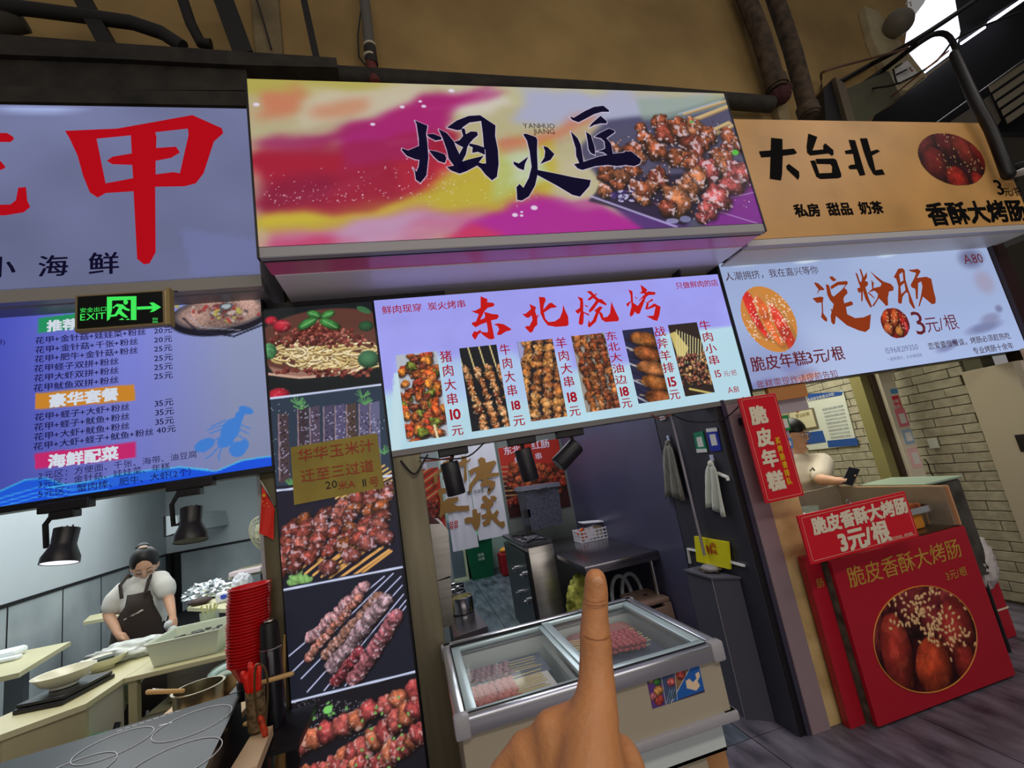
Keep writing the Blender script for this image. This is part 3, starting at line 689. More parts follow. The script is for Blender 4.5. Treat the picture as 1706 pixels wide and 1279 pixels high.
YAN = [[[(265, 180), (445, 255), (425, 370), (440, 470), (450, 600), (458, 700), (430, 960), (345, 1065), (280, 1020), (265, 900), (235, 850), (290, 905), (320, 830), (330, 740), (270, 730), (150, 680), (80, 600), (85, 575), (170, 605), (325, 540), (320, 430), (290, 230)]],
       [[(430, 375), (530, 370), (640, 415), (645, 450), (560, 465), (470, 420)]],
       [[(465, 605), (560, 615), (690, 660), (715, 720), (690, 785), (600, 755), (540, 700)]],
       [[(600, 300), (720, 360), (820, 480), (850, 560), (895, 650), (925, 765), (1010, 830), (1000, 900), (900, 935), (780, 890), (720, 840), (820, 820), (745, 720), (720, 600), (660, 430)]],
       [[(720, 280), (860, 180), (1030, 115), (1190, 105), (1260, 150), (1220, 185), (1040, 210), (945, 275), (925, 310), (870, 320)]],
       [[(1190, 105), (1410, 250), (1405, 400), (1445, 600), (1455, 800), (1430, 980), (1360, 1030), (1270, 950), (1200, 860), (1150, 820), (1160, 770), (1220, 790), (1275, 790), (1265, 600), (1245, 560), (1230, 370), (1205, 180)]],
       [[(820, 485), (900, 460), (950, 400), (925, 310), (945, 290), (975, 300), (990, 375), (1060, 335), (1150, 340), (1160, 390), (1100, 440), (1040, 505), (1010, 560), (990, 660), (930, 775), (895, 720), (900, 650), (950, 560), (870, 520)]],
       [[(1040, 505), (1160, 530), (1255, 565), (1262, 668), (1160, 625), (1080, 640), (1085, 560), (1035, 540)]],
       [[(925, 765), (1040, 730), (1245, 680), (1180, 765), (1150, 820), (1000, 900), (900, 935), (880, 800)]]]
HUO = [[[(165, 420), (200, 410), (330, 455), (350, 490), (345, 640), (355, 880), (560, 920), (820, 975), (1040, 1010), (1020, 1090), (930, 1190), (900, 1225), (800, 1200), (600, 1080), (350, 945), (320, 1080), (240, 1220), (150, 1275), (90, 1265), (80, 1100), (120, 1060), (170, 1110), (240, 980), (275, 840), (250, 640), (215, 500)]],
       [[(40, 770), (110, 795), (235, 705), (190, 800), (175, 885), (100, 855), (45, 805)]],
       [[(425, 570), (480, 585), (570, 675), (520, 750), (430, 785), (385, 805), (440, 720), (450, 640)]]]
JIANG = [[[(765, 190), (820, 205), (960, 120), (1080, 65), (1200, 50), (1275, 110), (1275, 130), (1180, 130), (1080, 160), (960, 225), (880, 265), (800, 235)]],
         [[(1165, 180), (1250, 255), (1240, 280), (1160, 280), (1080, 300), (1015, 335), (1050, 280)]],
         [[(780, 380), (870, 470), (910, 560), (945, 775), (1130, 710), (1250, 685), (1200, 650), (1115, 635), (1190, 620), (1225, 600), (1215, 510), (1170, 470), (1085, 450), (1160, 400), (1270, 345), (1340, 370), (1350, 390), (1240, 470), (1300, 540), (1325, 670), (1470, 655), (1475, 640), (1560, 640), (1690, 745), (1670, 800), (1600, 830), (1490, 815), (1380, 830), (1260, 815), (1100, 830), (930, 880), (870, 860), (820, 805), (890, 790), (850, 700), (845, 600), (810, 490)]],
         [[(975, 385), (1040, 430), (1090, 590), (1095, 685), (1040, 660), (1010, 610), (1000, 520)]]]
for G, org, sc in ((YAN, (660, 180), 8.525), (HUO, (850, 170), 7.75), (JIANG, (850, 170), 7.75)):
    for g in G:
        for lp in g:
            q = [(org[0]+x/sc, org[1]+y/sc) for x, y in lp]; c.line(q+[q[0]], 2.6, (214, 200, 226), .85)
c.a = np.clip((c.a*.92-c.a.mean(2, keepdims=True)*.0), 0, 255); c.build('printed_face', t, PRINT_LIT)
strokes(t, 'brush_character', YAN, pl, m_ink, .002, (660, 180), 8.525)
strokes(t, 'brush_character', HUO, pl, m_ink, .002, (850, 170), 7.75)
strokes(t, 'brush_character', JIANG, pl, m_ink, .002, (850, 170), 7.75)
text(t, 'YANHUO', (872, 214), (923, 206), pl, lit('sign_ink_brown', (50, 40, 40)), .0)
text(t, 'JIANG', (889, 224.5), (923, 217), pl, lit('sign_ink_brown', (50, 40, 40)), .0)

# ---------------- left sign ----------------
pl = ypl(2.19)
t = thing('lightbox_sign', 'pale lavender backlit sign with one huge red character on the left', 'sign', (-1.9, 2.3, 2.66))
obj('sign_case', MB().box(-3.4, -.572, 2.196, 2.62, 2.655, 3.575), m_case, t)
obj('bottom_rail', MB().box(-3.4, -.57, 2.19, 2.24, 2.60, 2.655), mat('grey_rail2', (150, 146, 140), .4), t)
obj('soffit', MB().box(-3.4, -.575, 2.24, 2.62, 2.596, 2.604), mat('frosted_soffit', (130, 128, 132), .4), t)
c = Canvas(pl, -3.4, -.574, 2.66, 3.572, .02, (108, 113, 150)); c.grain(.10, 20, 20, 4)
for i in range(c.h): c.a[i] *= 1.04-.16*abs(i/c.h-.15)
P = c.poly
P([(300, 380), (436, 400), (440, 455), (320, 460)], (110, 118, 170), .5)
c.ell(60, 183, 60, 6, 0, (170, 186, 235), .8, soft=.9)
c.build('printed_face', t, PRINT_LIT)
JIA = [[[(290, 582), (520, 572), (700, 540), (855, 512), (985, 570), (992, 592), (950, 630), (905, 770), (870, 815), (820, 828), (690, 830), (692, 1120), (665, 1170), (640, 1174), (610, 1150), (594, 850), (470, 858), (435, 878), (400, 855), (370, 780), (345, 690), (310, 615)],
        [(430, 617), (582, 602), (586, 682), (500, 697), (475, 715), (500, 730), (588, 733), (592, 792), (470, 815)],
        [(690, 588), (835, 572), (838, 600), (815, 700), (800, 770), (770, 765), (692, 775), (692, 715), (760, 702), (800, 678), (782, 652), (694, 658), (696, 610)]]]
m_jia = lit('sign_red_deep', (172, 8, 22))
strokes(t, 'brush_character', JIA, pl, m_jia, .002, (0, 0), 2.665)
strokes(t, 'brush_character', [[(-60, 222), (12, 222), (22, 228), (24, 232), (18, 237), (-60, 237)], [(-60, 270), (2, 269), (10, 279), (4, 283), (-60, 286)],
                              [(-80, 345), (-20, 342), (18, 341), (27, 334), (31, 313), (44, 312), (46, 335), (51, 345), (40, 354), (10, 359), (-60, 360)]], pl, m_jia, .002)
text(t, '鲜', (146, 457), (200, 421), pl, m_ink, .02); text(t, '海', (63, 461), (115, 425), pl, m_ink, .02); text(t, '小', (-30, 463), (30, 429), pl, m_ink, .02)

# ---------------- tan sign ----------------
pl = ypl(2.08)
t = thing('lightbox_sign', 'unlit tan sign with three big black characters and an oval sausage picture', 'sign', (3.2, 2.2, 2.62))
m_tan = mat('tan_vinyl', (232, 176, 104), .45, noise=.16, nscale=2.2)
obj('sign_case', MB().box(2.042, 4.42, 2.086, 2.62, 2.635, 3.455), m_case, t)
obj('printed_face', MB().box(2.042, 4.42, 2.08, 2.088, 2.635, 3.455), m_tan, t)
obj('bottom_rail', MB().box(2.042, 4.42, 2.08, 2.13, 2.595, 2.632), m_case, t)
obj('soffit', MB().box(2.042, 4.42, 2.13, 2.62, 2.59, 2.60), mat('soffit_cream', (226, 220, 206), .35), t)
m_inkp = mat('black_vinyl', (10, 9, 10), .85, spec=.1)
DA = [[(100, 300), (240, 290), (245, 140), (378, 155), (380, 280), (510, 268), (552, 318), (520, 335), (382, 352), (375, 560), (362, 645), (230, 625), (238, 365), (128, 372)], [(455, 450), (575, 540), (580, 600), (565, 638), (430, 510), (425, 470)]]
TAI = [[(685, 90), (792, 130), (735, 290), (865, 278), (860, 230), (885, 205), (980, 285), (985, 335), (968, 355), (925, 325), (710, 350), (670, 315), (665, 240)],
       [(708, 412), (765, 408), (815, 562), (965, 555), (968, 480), (950, 452), (785, 448), (770, 390), (985, 385), (1015, 400), (1075, 570), (1075, 605), (1040, 618), (830, 628), (780, 600)]]
BEI = [[(1162, 165), (1238, 168), (1360, 580), (1295, 590), (1262, 510), (1175, 512), (1158, 480), (1180, 462), (1240, 455), (1215, 330), (1130, 332), (1116, 295), (1195, 278)],
       [(1296, 148), (1380, 145), (1425, 300), (1500, 278), (1535, 300), (1440, 350), (1480, 525), (1560, 512), (1592, 575), (1490, 585), (1455, 570), (1400, 470), (1340, 300)]]
for g in (DA, TAI, BEI): strokes(t, 'brush_character', g, pl, m_inkp, .002, (1250, 210), 7.108)
text(t, '私房 甜品 奶茶', (1326, 361), (1467, 336), pl, m_inkp, .03)
text(t, '香酥大烤肠', (1549, 370), (1702, 338), pl, m_inkp, .03)
text(t, '3', (1657, 322), (1671, 303), pl, m_inkp, .02); text(t, '元/把', (1674, 325), (1700, 314), pl, m_inkp, .01)
def sausages(c, S, col, hi=(225, 120, 80), seeds=0, box=None, sr=2.2):
    for (x, y, rx, ry, a, cc) in S:
        c.ell(x+rx*.1, y+ry*.05, rx*1.1, ry*1.1, a, (24, 6, 10), .7, soft=.3)
        c.ell(x, y, rx, ry, a, cc, 1, soft=.08, shade=.9, tex=.35, spec=.15, hi=hi, lump=.03)
    for i in range(seeds):
        x = c.rng.uniform(box[0], box[2]); y = c.rng.uniform(box[1], box[3])
        c.ell(x, y, sr*c.rng.uniform(.8, 1.2), sr*.55, c.rng.uniform(0, 3), (226, 196, 140), .9, soft=.3)
def oval_mask(pl, cx, cy, rx, ry, canvas=None, ang=0):
    u, v = pl.hit(cx, cy); ux, vx = pl.hit(cx+rx, cy); uy, vy = pl.hit(cx, cy+ry)
    A = math.hypot(ux-u, vx-v); B = math.hypot(uy-u, vy-v)
    return u, v, A, B
u, v = pl.hit(1586, 265); A, B = .30, .205
c = Canvas(pl, u-A, u+A, v-B, v+B, .0052, (70, 20, 30))
sausages(c, [(1540, 240, 26, 34, .3, (104, 34, 40)), (1575, 235, 24, 42, -.2, (96, 30, 36)), (1560, 275, 28, 36, .2, (120, 34, 34)), (1612, 255, 26, 44, -.4, (128, 44, 36)), (1640, 265, 22, 40, -.3, (120, 34, 30)), (1596, 300, 24, 26, 0, (176, 42, 30)), (1632, 305, 14, 24, -.2, (160, 38, 28))], None, seeds=60, box=(1560, 215, 1650, 290), sr=1.6)
c.build('sausage_picture', t, PRINT, .0025, mask=lambda U, V: ((U-u)/A)**2+((V-v)/B)**2 < 1)

# ---------------- centre menu ----------------
pl = ypl(2.33)
t = thing('menu_lightbox', 'backlit lavender and white menu board with six skewer photographs over the centre stall', 'menu board', (0.96, 2.36, 1.76))
obj('board_case', MB().box(-.085, 2.008, 2.334, 2.44, 1.742, 2.548, bev=.004), m_blackframe, t)
obj('bottom_edge', MB().box(-.08, 2.004, 2.326, 2.43, 1.728, 1.756), mat('grey_rail3', (120, 118, 116), .35), t)
obj('side_edge', MB().box(2.004, 2.014, 2.324, 2.42, 1.735, 2.55), m_blackframe, t)
c = Canvas(pl, -.08, 2.003, 1.756, 2.544, .012, (152, 152, 232))
for i in range(c.h):
    q = i/c.h; c.a[i] = np.array((156, 156, 236)) if q < .62 else np.array((178, 212, 226))
c.poly([(665, 600), (745, 590), (745, 640), (665, 650)], (178, 212, 226)); 
for x0 in (740, 828): c.poly([(x0, 600), (x0+120, 585), (x0+130, 660), (x0, 670)], (170, 196, 232))
c.blur(1.6); c.grain(.03, 10, 10, 2)
c.poly([(1100, 556), (1240, 540), (1256, 660), (1100, 690)], (180, 214, 228)); c.poly([(656, 622), (668, 620), (668, 760), (650, 760)], (190, 216, 226))
c.grain(.02, 30, 30, 5); c.build('printed_face', t, PRINT_LIT)
# photographs
def mphoto(pts, fn, seed):
    h = [pl.hit(*p) for p in pts]; us = sorted(q[0] for q in h); vs = sorted(q[1] for q in h)
    u0 = (us[0]+us[1])/2; u1 = (us[2]+us[3])/2; v0 = (vs[0]+vs[1])/2; v1 = (vs[2]+vs[3])/2
    c = Canvas(None, 0, 1, 0, 1, 1/3, (30, 22, 30)); c.pl = None
    c.u0, c.u1, c.v0, c.v1 = u0, u1, v0, v1; c.w = int((u1-u0)/.0034); c.h = int((v1-v0)/.0034); c.a = np.zeros((c.h, c.w, 3)); c.a[:] = (26, 20, 30)
    c.rng = np.random.RandomState(seed); c.c = lambda x, y: (x*c.w, y*c.h); c.k = lambda x, y: c.w; fn(c); c.opl = pl
    c.build('food_photo', t, PRINT_LIT, .0015)
def f1(c):
    c.a[:] = (176, 180, 190); 
    cols = [(196, 70, 40), (160, 84, 44), (222, 130, 50), (120, 52, 34), (190, 100, 50), (110, 120, 40), (214, 90, 40)]
    for i in range(95): meat(c, c.rng.uniform(.02, .98), .1+.86*(i/95.)+c.rng.uniform(-.08, .08), c.rng.uniform(.09, .17), c.rng.uniform(.07, .15), c.rng.uniform(0, 3), cols[c.rng.randint(7)], .25, (250, 220, 170), .15, .8)
    c.line([(.72, 2.0/2), (.68, .85)], .05, (220, 210, 170), 1)
def skew(c, n, col, base, tilt, y0, y1, xs, stick=True, r=.11, spec=.4):
    for k in range(n):
        x0 = xs[0]+(xs[1]-xs[0])*k/(max(1, n-1))
        if stick: c.line([(x0-tilt*.2, -.05), (x0+tilt*.2, .4)], .035, (206, 190, 130), 1)
        m = int((y1-y0)/(r*.62))
        for j in range(m):
            y = y0+(y1-y0)*j/m
            meat(c, x0+tilt*(y)+c.rng.uniform(-.03, .03), y+c.rng.uniform(-.01, .01), r*c.rng.uniform(.9, 1.3), r*c.rng.uniform(.6, 1.0), c.rng.uniform(0, 3), base[c.rng.randint(len(base))], spec, (250, 225, 180), .2, .8)
def f2(c): c.a[:] = (22, 24, 30); skew(c, 4, None, [(150, 84, 44), (120, 60, 36), (190, 130, 84), (176, 110, 60)], .35, .28, 1.05, (.0, .85), spec=.7)
def f3(c):
    c.a[:] = (40, 34, 46); c.poly([(0, 0), (.4, 0), (0, .35)], (150, 150, 190)); skew(c, 5, None, [(170, 104, 52), (140, 80, 44), (196, 132, 70)], -.5, .02, 1.2, (.3, 1.5), False, .15, .4)
def f4(c): c.a[:] = (150, 140, 130); skew(c, 4, None, [(130, 62, 34), (150, 84, 44), (110, 54, 34), (176, 104, 54)], .12, .03, 1.1, (.12, .82), False, .13, .25)
def f5(c):
    c.a[:] = (40, 40, 70)
    for i in range(9): c.line([(-.1, .1+i*.11), (.6, .25+i*.12)], .05, (196, 196, 206) if i % 2 else (30, 26, 40), .8)
    for k in range(5): meat(c, .66+.05*k*.3, .16+.2*k, .50, .22, .3, [(158, 92, 44), (140, 76, 40), (170, 104, 60)][k % 3], .15, (230, 190, 120), .08, .7); c.line([(.1, .28+.2*k), (.5, .33+.2*k)], .03, (220, 190, 140), .7)
def f6(c):
    c.a[:] = (46, 36, 34); c.poly([(0, .12), (.2, .1), (.5, .35), (.1, .55)], (200, 180, 110))
    for k in range(13): c.line([(.1+k*.08+.15, .08+k*.02), (.0+k*.085, .55)], .028, (214, 206, 150), 1)
    for i in range(80): meat(c, c.rng.uniform(.0, 1.0), c.rng.uniform(.45, .86), .08, .06, c.rng.uniform(0, 3), [(150, 84, 64), (190, 140, 90), (120, 60, 50)][i % 3], .6, (240, 220, 180), .2, .8)
    c.line([(.2, .9), (1, 1.02)], .06, (200, 180, 100), 1)
for k, (fn, q) in enumerate(((f1, [(660, 592), (727, 585), (748, 727), (677, 736)]), (f2, [(766, 580), (827, 574), (850, 710), (785, 719)]), (f3, [(862, 570), (922, 564), (943, 693), (884, 703)]),
                      (f4, [(951, 560), (1008, 554), (1032, 679), (977, 687)]), (f5, [(1038, 550), (1089, 545), (1114, 665), (1062, 673)]), (f6, [(1113, 542), (1161, 536), (1190, 653), (1141, 661)]))):
    mphoto(q, fn, 10+k)
DONG = [[[(290, 128), (400, 175), (392, 222), (490, 232), (512, 262), (490, 290), (405, 310), (360, 355), (345, 372), (470, 408), (560, 415), (580, 445), (550, 490), (455, 510), (480, 640), (510, 790), (470, 810), (420, 805), (340, 750), (290, 705), (255, 730), (210, 812), (185, 800), (150, 740), (190, 680), (235, 690), (290, 655), (300, 690), (400, 700), (405, 660), (385, 540), (290, 575), (210, 620), (150, 570), (160, 540), (215, 530), (262, 410), (200, 390), (145, 360), (210, 355), (290, 310)],
         [(345, 375), (285, 500), (350, 475), (362, 440)]],
        [[(495, 572), (570, 555), (660, 572), (775, 645), (765, 665), (690, 685), (600, 742), (545, 735), (582, 650), (560, 600)]]]
BEI2 = [[[(1060, 250), (1165, 300), (1150, 360), (1175, 440), (1222, 405), (1185, 470), (1185, 580), (1140, 620), (1110, 690), (1070, 705), (990, 620), (1020, 595), (1060, 600), (1110, 500), (1095, 430), (1050, 470), (1010, 465), (945, 405), (1000, 405), (1085, 330)]],
        [[(1210, 138), (1300, 145), (1320, 185), (1290, 260), (1280, 340), (1370, 240), (1410, 230), (1490, 290), (1480, 305), (1400, 315), (1290, 385), (1310, 480), (1360, 535), (1460, 525), (1540, 470), (1580, 370), (1595, 260), (1620, 340), (1672, 450), (1680, 575), (1650, 600), (1480, 612), (1350, 590), (1280, 500), (1235, 400), (1222, 250)]]]
SHAO = [[[(205, 322), (290, 350), (300, 430), (298, 560), (390, 600), (390, 630), (310, 585), (300, 740), (275, 775), (225, 755), (235, 660), (255, 560), (215, 600), (170, 550), (245, 500), (250, 400)]],
        [[(315, 450), (375, 475), (375, 490), (335, 480)]],
        [[(350, 240), (420, 235), (470, 290), (525, 270), (490, 315), (545, 360), (590, 365), (668, 440), (660, 465), (540, 415), (460, 530), (400, 580), (385, 540), (470, 430), (500, 385), (455, 345), (400, 385), (360, 370), (430, 310)]],
        [[(470, 545), (560, 475), (605, 490), (560, 560), (600, 590), (620, 655), (680, 640), (720, 590), (742, 400), (800, 540), (865, 670), (850, 712), (650, 725), (590, 690), (545, 580), (500, 720), (400, 810), (370, 790), (385, 690), (410, 740), (450, 690), (500, 570)]]]
KAO = [[[(1010, 210), (1075, 240), (1085, 420), (1160, 470), (1250, 340), (1160, 405), (1225, 330), (1275, 280), (1185, 270), (1225, 240), (1200, 135), (1260, 175), (1310, 215), (1290, 260), (1330, 240), (1440, 255), (1430, 295), (1330, 300), (1290, 330), (1190, 590), (1150, 600), (1110, 560), (1090, 610), (1045, 645), (1030, 600), (1060, 480), (1055, 400), (1000, 490), (975, 440), (1050, 390), (1045, 300)]],
       [[(1100, 320), (1150, 345), (1140, 365)]],
       [[(1250, 390), (1300, 420), (1390, 355), (1405, 385), (1330, 420), (1330, 460), (1315, 500), (1420, 430), (1520, 485), (1500, 620), (1465, 710), (1400, 690), (1290, 630), (1410, 625), (1440, 480), (1310, 530), (1275, 520), (1300, 430)]]]
m_r2 = lit('menu_red', (190, 26, 24))
strokes(t, 'brush_character', DONG, pl, m_r2, .002, (770, 480), 9.478)
strokes(t, 'brush_character', BEI2, pl, m_r2, .002, (770, 480), 9.478)
strokes(t, 'brush_character', SHAO, pl, m_r2, .002, (940, 460), 9.478)
strokes(t, 'brush_character', KAO, pl, m_r2, .002, (940, 460), 9.478)
text(t, '鲜肉现穿 炭火烤串', (637, 522), (774, 501), pl, m_dred, .01)
text(t, '只做鲜肉的店', (1127, 481), (1194, 466), pl, m_dred, .01)
text(t, 'A81', (1213, 654), (1229, 644), pl, m_dred, .0)
def vcol(s, num, p0, p1, n0, n1, y0, y1):
    text(t, s, p0, p1, pl, m_dred, .012, True); text(t, num, n0, n1, pl, m_dred, .022); text(t, '元', y0, y1, pl, m_dred, .012)
vcol('猪肉大串', '10', (745, 676), (751, 583), (748, 698), (769, 682), (752, 725), (772, 709))
vcol('牛肉大串', '18', (846, 661), (848, 572), (849, 682), (870, 668), (856, 710), (873, 692))
vcol('羊肉大串', '18', (940, 646), (942, 561), (943, 669), (963, 654), (949, 693), (966, 677))
vcol('东北大油边', '18', (1026, 641), (1026, 551), (1031, 659), (1049, 645), (1036, 679), (1052, 664))
vcol('战斧羊排', '15', (1106, 622), (1106, 543), (1111, 643), (1128, 629), (1116, 665), (1132, 650))
text(t, '牛肉小串', (1182, 609), (1181, 533), pl, m_dred, .012, True); text(t, '15', (1188, 628), (1204, 617), pl, m_dred, .01); text(t, '元/把', (1206, 626), (1226, 617), pl, m_dred, .0)

# ---------------- right menu ----------------
t = thing('menu_lightbox', 'pale blue-grey backlit menu board with brown brush characters over the right stall', 'menu board', (3.2, 2.36, 1.8))
obj('board_case', MB().box(2.016, 4.38, 2.334, 2.46, 1.79, 2.632), m_blackframe, t)
obj('top_shadow_strip', MB().box(2.016, 4.38, 2.326, 2.45, 2.617, 2.634), m_blackframe, t)
obj('side_post', MB().box(4.37, 4.50, 2.30, 2.46, 1.72, 2.63), mat('dark_brown_post', (52, 34, 34), .5), t)
c = Canvas(pl, 2.03, 4.365, 1.795, 2.615, .012, (150, 166, 204))
for i in range(c.h): c.a[i] *= 1.0+.10*(i/c.h)
c.poly([(1200, 590), (1330, 560), (1420, 600), (1300, 650), (1250, 655)], (120, 126, 170), .5)
c.poly([(1330, 540), (1480, 540), (1600, 590), (1350, 640)], (176, 190, 226), .8)
c.poly([(1420, 415), (1640, 405), (1600, 460), (1400, 470)], (172, 186, 222), .5)
c.blur(7)
for x, y, rx, ry, cc in ((1260, 435, 40, 5, (210, 230, 240)), (1350, 431, 30, 6, (220, 236, 245)), (1480, 424, 22, 4, (196, 214, 236)), (1617, 430, 26, 16, (96, 98, 130)), (1640, 545, 40, 8, (110, 116, 156)), (1650, 530, 22, 8, (130, 132, 168)), (1664, 514, 8, 6, (110, 112, 150)), (1640, 470, 20, 20, (156, 150, 176)), (1576, 580, 22, 5, (120, 128, 170)), (1590, 570, 6, 4, (80, 70, 120)), (1320, 610, 22, 10, (126, 130, 180)), (1330, 625, 34, 8, (140, 136, 170)), (1345, 628, 24, 5, (210, 150, 130)), (1270, 640, 30, 8, (120, 124, 172))):
    c.ell(x, y, rx, ry, -.12, cc, .8, soft=.8)
c.build('printed_face', t, PRINT_LIT)
m_br = lit('sign_brown', (136, 52, 22)); m_ink2 = lit('sign_ink_grey', (64, 40, 44)); m_ink3 = lit('sign_ink_maroon', (96, 34, 40))
DIAN = [[(110, 250), (160, 262), (235, 330), (225, 345), (180, 345), (145, 395), (165, 335), (130, 290)], [(92, 440), (190, 420), (225, 430), (215, 490), (222, 620), (268, 680), (265, 720), (235, 705), (195, 665), (205, 600), (200, 490), (145, 495)],
        [(290, 185), (330, 180), (380, 225), (340, 242), (310, 215)], [(250, 275), (290, 285), (320, 400), (345, 420), (440, 340), (485, 280), (400, 285), (315, 335), (305, 300), (390, 245), (500, 235), (515, 260), (470, 320), (500, 340), (510, 380), (470, 420), (460, 450), (470, 500), (550, 475), (572, 490), (570, 520), (490, 545), (505, 630), (600, 675), (700, 665), (785, 628), (780, 700), (770, 800), (720, 840), (640, 820), (500, 760), (370, 650), (360, 740), (340, 752), (315, 720), (308, 650), (320, 600), (305, 565), (330, 575), (345, 510), (300, 460), (270, 400)]]
FEN = [[(600, 135), (625, 150), (655, 240), (670, 250), (680, 200), (650, 95), (668, 95), (700, 190), (735, 130), (740, 190), (715, 235), (750, 245), (750, 285), (720, 310), (760, 440), (800, 540), (780, 552), (720, 450), (690, 350), (688, 470), (670, 480), (668, 370), (640, 375), (620, 325), (660, 310), (640, 260)],
       [(770, 115), (850, 180), (930, 240), (1020, 270), (1055, 310), (1050, 350), (1000, 360), (985, 440), (990, 520), (965, 532), (920, 480), (880, 440), (820, 535), (800, 530), (860, 440), (870, 390), (830, 350), (750, 370), (800, 330), (790, 220), (820, 260), (815, 320), (900, 300), (910, 265), (850, 210)], [(740, 370), (770, 375), (835, 440), (820, 440)]]
CHANG = [[[(1055, 190), (1110, 90), (1160, 85), (1185, 110), (1195, 220), (1230, 340), (1310, 555), (1290, 565), (1240, 490), (1225, 380), (1200, 370), (1160, 420), (1150, 500), (1120, 505), (1105, 480), (1110, 300), (1085, 210)], [(1120, 160), (1135, 250), (1170, 230), (1160, 130)], [(1135, 300), (1145, 390), (1195, 345), (1180, 260)]],
         [[(1225, 105), (1290, 100), (1340, 92), (1375, 120), (1330, 200), (1440, 185), (1500, 210), (1530, 360), (1552, 440), (1550, 500), (1510, 512), (1460, 470), (1400, 420), (1360, 540), (1348, 530), (1380, 400), (1395, 300), (1380, 240), (1345, 260), (1340, 450), (1320, 450), (1310, 330), (1265, 310), (1255, 280), (1300, 200), (1320, 140), (1260, 125)]]]
for g in (DIAN, FEN, CHANG): strokes(t, 'brush_character', g, pl, m_br, .002, (1340, 435), 7.108)
text(t, '人潮拥挤，我在嘉兴等你', (1209, 466), (1361, 445), pl, m_ink2, .0)
text(t, 'A80', (1607, 438), (1634, 424), pl, m_ink3, .0)
text(t, '3', (1522, 553), (1538, 523), pl, m_ink3, .0); text(t, '元/根', (1545, 551), (1591, 526), pl, m_ink3, -.005)
text(t, '脆皮年糕3元/根', (1252, 613), (1404, 582), pl, m_ink3, .015)
text(t, '年糕需现炸请提前告知', (1262, 646), (1393, 618), pl, lit('sign_ink_rust', (120, 50, 50)), .0)
text(t, '15968219350', (1476, 587), (1528, 575), pl, lit('sign_ink_faint', (108, 112, 150)), .0); text(t, '一套被模仿，从未被超越', (1478, 600), (1535, 590), pl, lit('sign_ink_faint', (108, 112, 150)), .0)
text(t, '恋爱要慢慢谈，烤肠必须趁热吃', (1547, 580), (1681, 556), pl, m_ink2, .005); text(t, '专业烤肠十余年', (1622, 588), (1686, 572), pl, m_ink2, .005)
u, v = pl.hit(1281, 531); A, B = .20, .225
c = Canvas(pl, u-A, u+A, v-B, v+B, .005, (200, 130, 60))
for x, y, cc in ((1258, 520, (206, 46, 40)), (1282, 534, (214, 100, 50)), (1306, 548, (200, 60, 44))): c.ell(x, y, 17, 52, -.25, (226, 160, 84), 1, shade=.5); c.ell(x-1, y, 12, 46, -.25, cc, 1, soft=.3, tex=.3)
for x0 in (1256, 1282, 1304):
    for i in range(70): c.ell(x0+c.rng.normal(0, 6), c.rng.uniform(492, 570), 1.4, 1.0, 0, (244, 226, 214), .9, soft=.4)
ct, st = math.cos(.5), math.sin(.5)
c.build('cake_picture', t, PRINT_LIT, .002, mask=lambda U, V: ((U-u-.10*(v-V))/(A*.95))**2+((V-v)/(B*.97))**2 < 1)
u2, v2 = pl.hit(1491, 538); A2, B2 = .118, .105
c = Canvas(pl, u2-A2, u2+A2, v2-B2, v2+B2, .0045, (120, 30, 24))
sausages(c, [(1475, 530, 8, 16, .5, (176, 60, 30)), (1490, 530, 8, 20, .4, (190, 80, 40)), (1505, 535, 7, 18, -.2, (170, 40, 34)), (1480, 548, 10, 12, .3, (190, 90, 50)), (1498, 552, 8, 9, 0, (206, 130, 60)), (1510, 546, 5, 12, 0, (190, 50, 60))], None, seeds=40, box=(1474, 520, 1508, 548), sr=1.2)
c.build('sausage_picture', t, PRINT_LIT, .002, mask=lambda U, V: ((U-u2)/A2)**2+((V-v2)/B2)**2 < 1)

# ---------------- left menu ----------------
t = thing('menu_lightbox', 'lilac and blue backlit seafood price board with a lobster drawing on the left', 'menu board', (-1.8, 2.36, 1.76))
obj('board_case', MB().box(-3.2, -.608, 2.334, 2.42, 1.755, 2.6, bev=.003), m_blackframe, t)
obj('bottom_edge', MB().box(-3.2, -.608, 2.322, 2.42, 1.745, 1.772), m_blackframe, t)
c = Canvas(pl, -3.2, -.617, 1.773, 2.596, .0055, (104, 108, 190))
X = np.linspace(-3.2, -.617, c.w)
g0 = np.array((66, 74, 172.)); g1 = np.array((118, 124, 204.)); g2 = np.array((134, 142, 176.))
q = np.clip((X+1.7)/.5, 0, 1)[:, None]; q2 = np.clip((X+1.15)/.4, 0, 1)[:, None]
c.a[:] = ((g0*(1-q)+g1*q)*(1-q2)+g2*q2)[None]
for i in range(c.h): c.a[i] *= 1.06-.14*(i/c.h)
def wave(pts, col, edge):
    c.poly(pts, col); c.line(pts[:-2], 1.8, edge, .8)
wave([(-80, 845), (0, 818), (40, 800), (75, 796), (110, 808), (150, 812), (150, 880), (-80, 880)], (26, 84, 206), (60, 190, 230))
wave([(80, 812), (130, 805), (200, 790), (260, 782), (300, 778), (345, 782), (360, 800), (300, 830), (80, 860)], (36, 96, 212), (70, 196, 232))
wave([(300, 778), (360, 785), (400, 768), (430, 762), (460, 760), (460, 800), (300, 830)], (22, 78, 214), (70, 196, 232))
c.poly([(-80, 850), (0, 836), (60, 812), (110, 815), (160, 815), (240, 800), (320, 792), (400, 778), (460, 768), (460, 820), (-80, 900)], (20, 76, 214), .9)
for yy in (0, 8, 15): c.line([(-40, 842+yy), (20, 824+yy), (70, 810+yy), (120, 816+yy), (180, 806+yy)], 1.3, (70, 170, 236), .7)
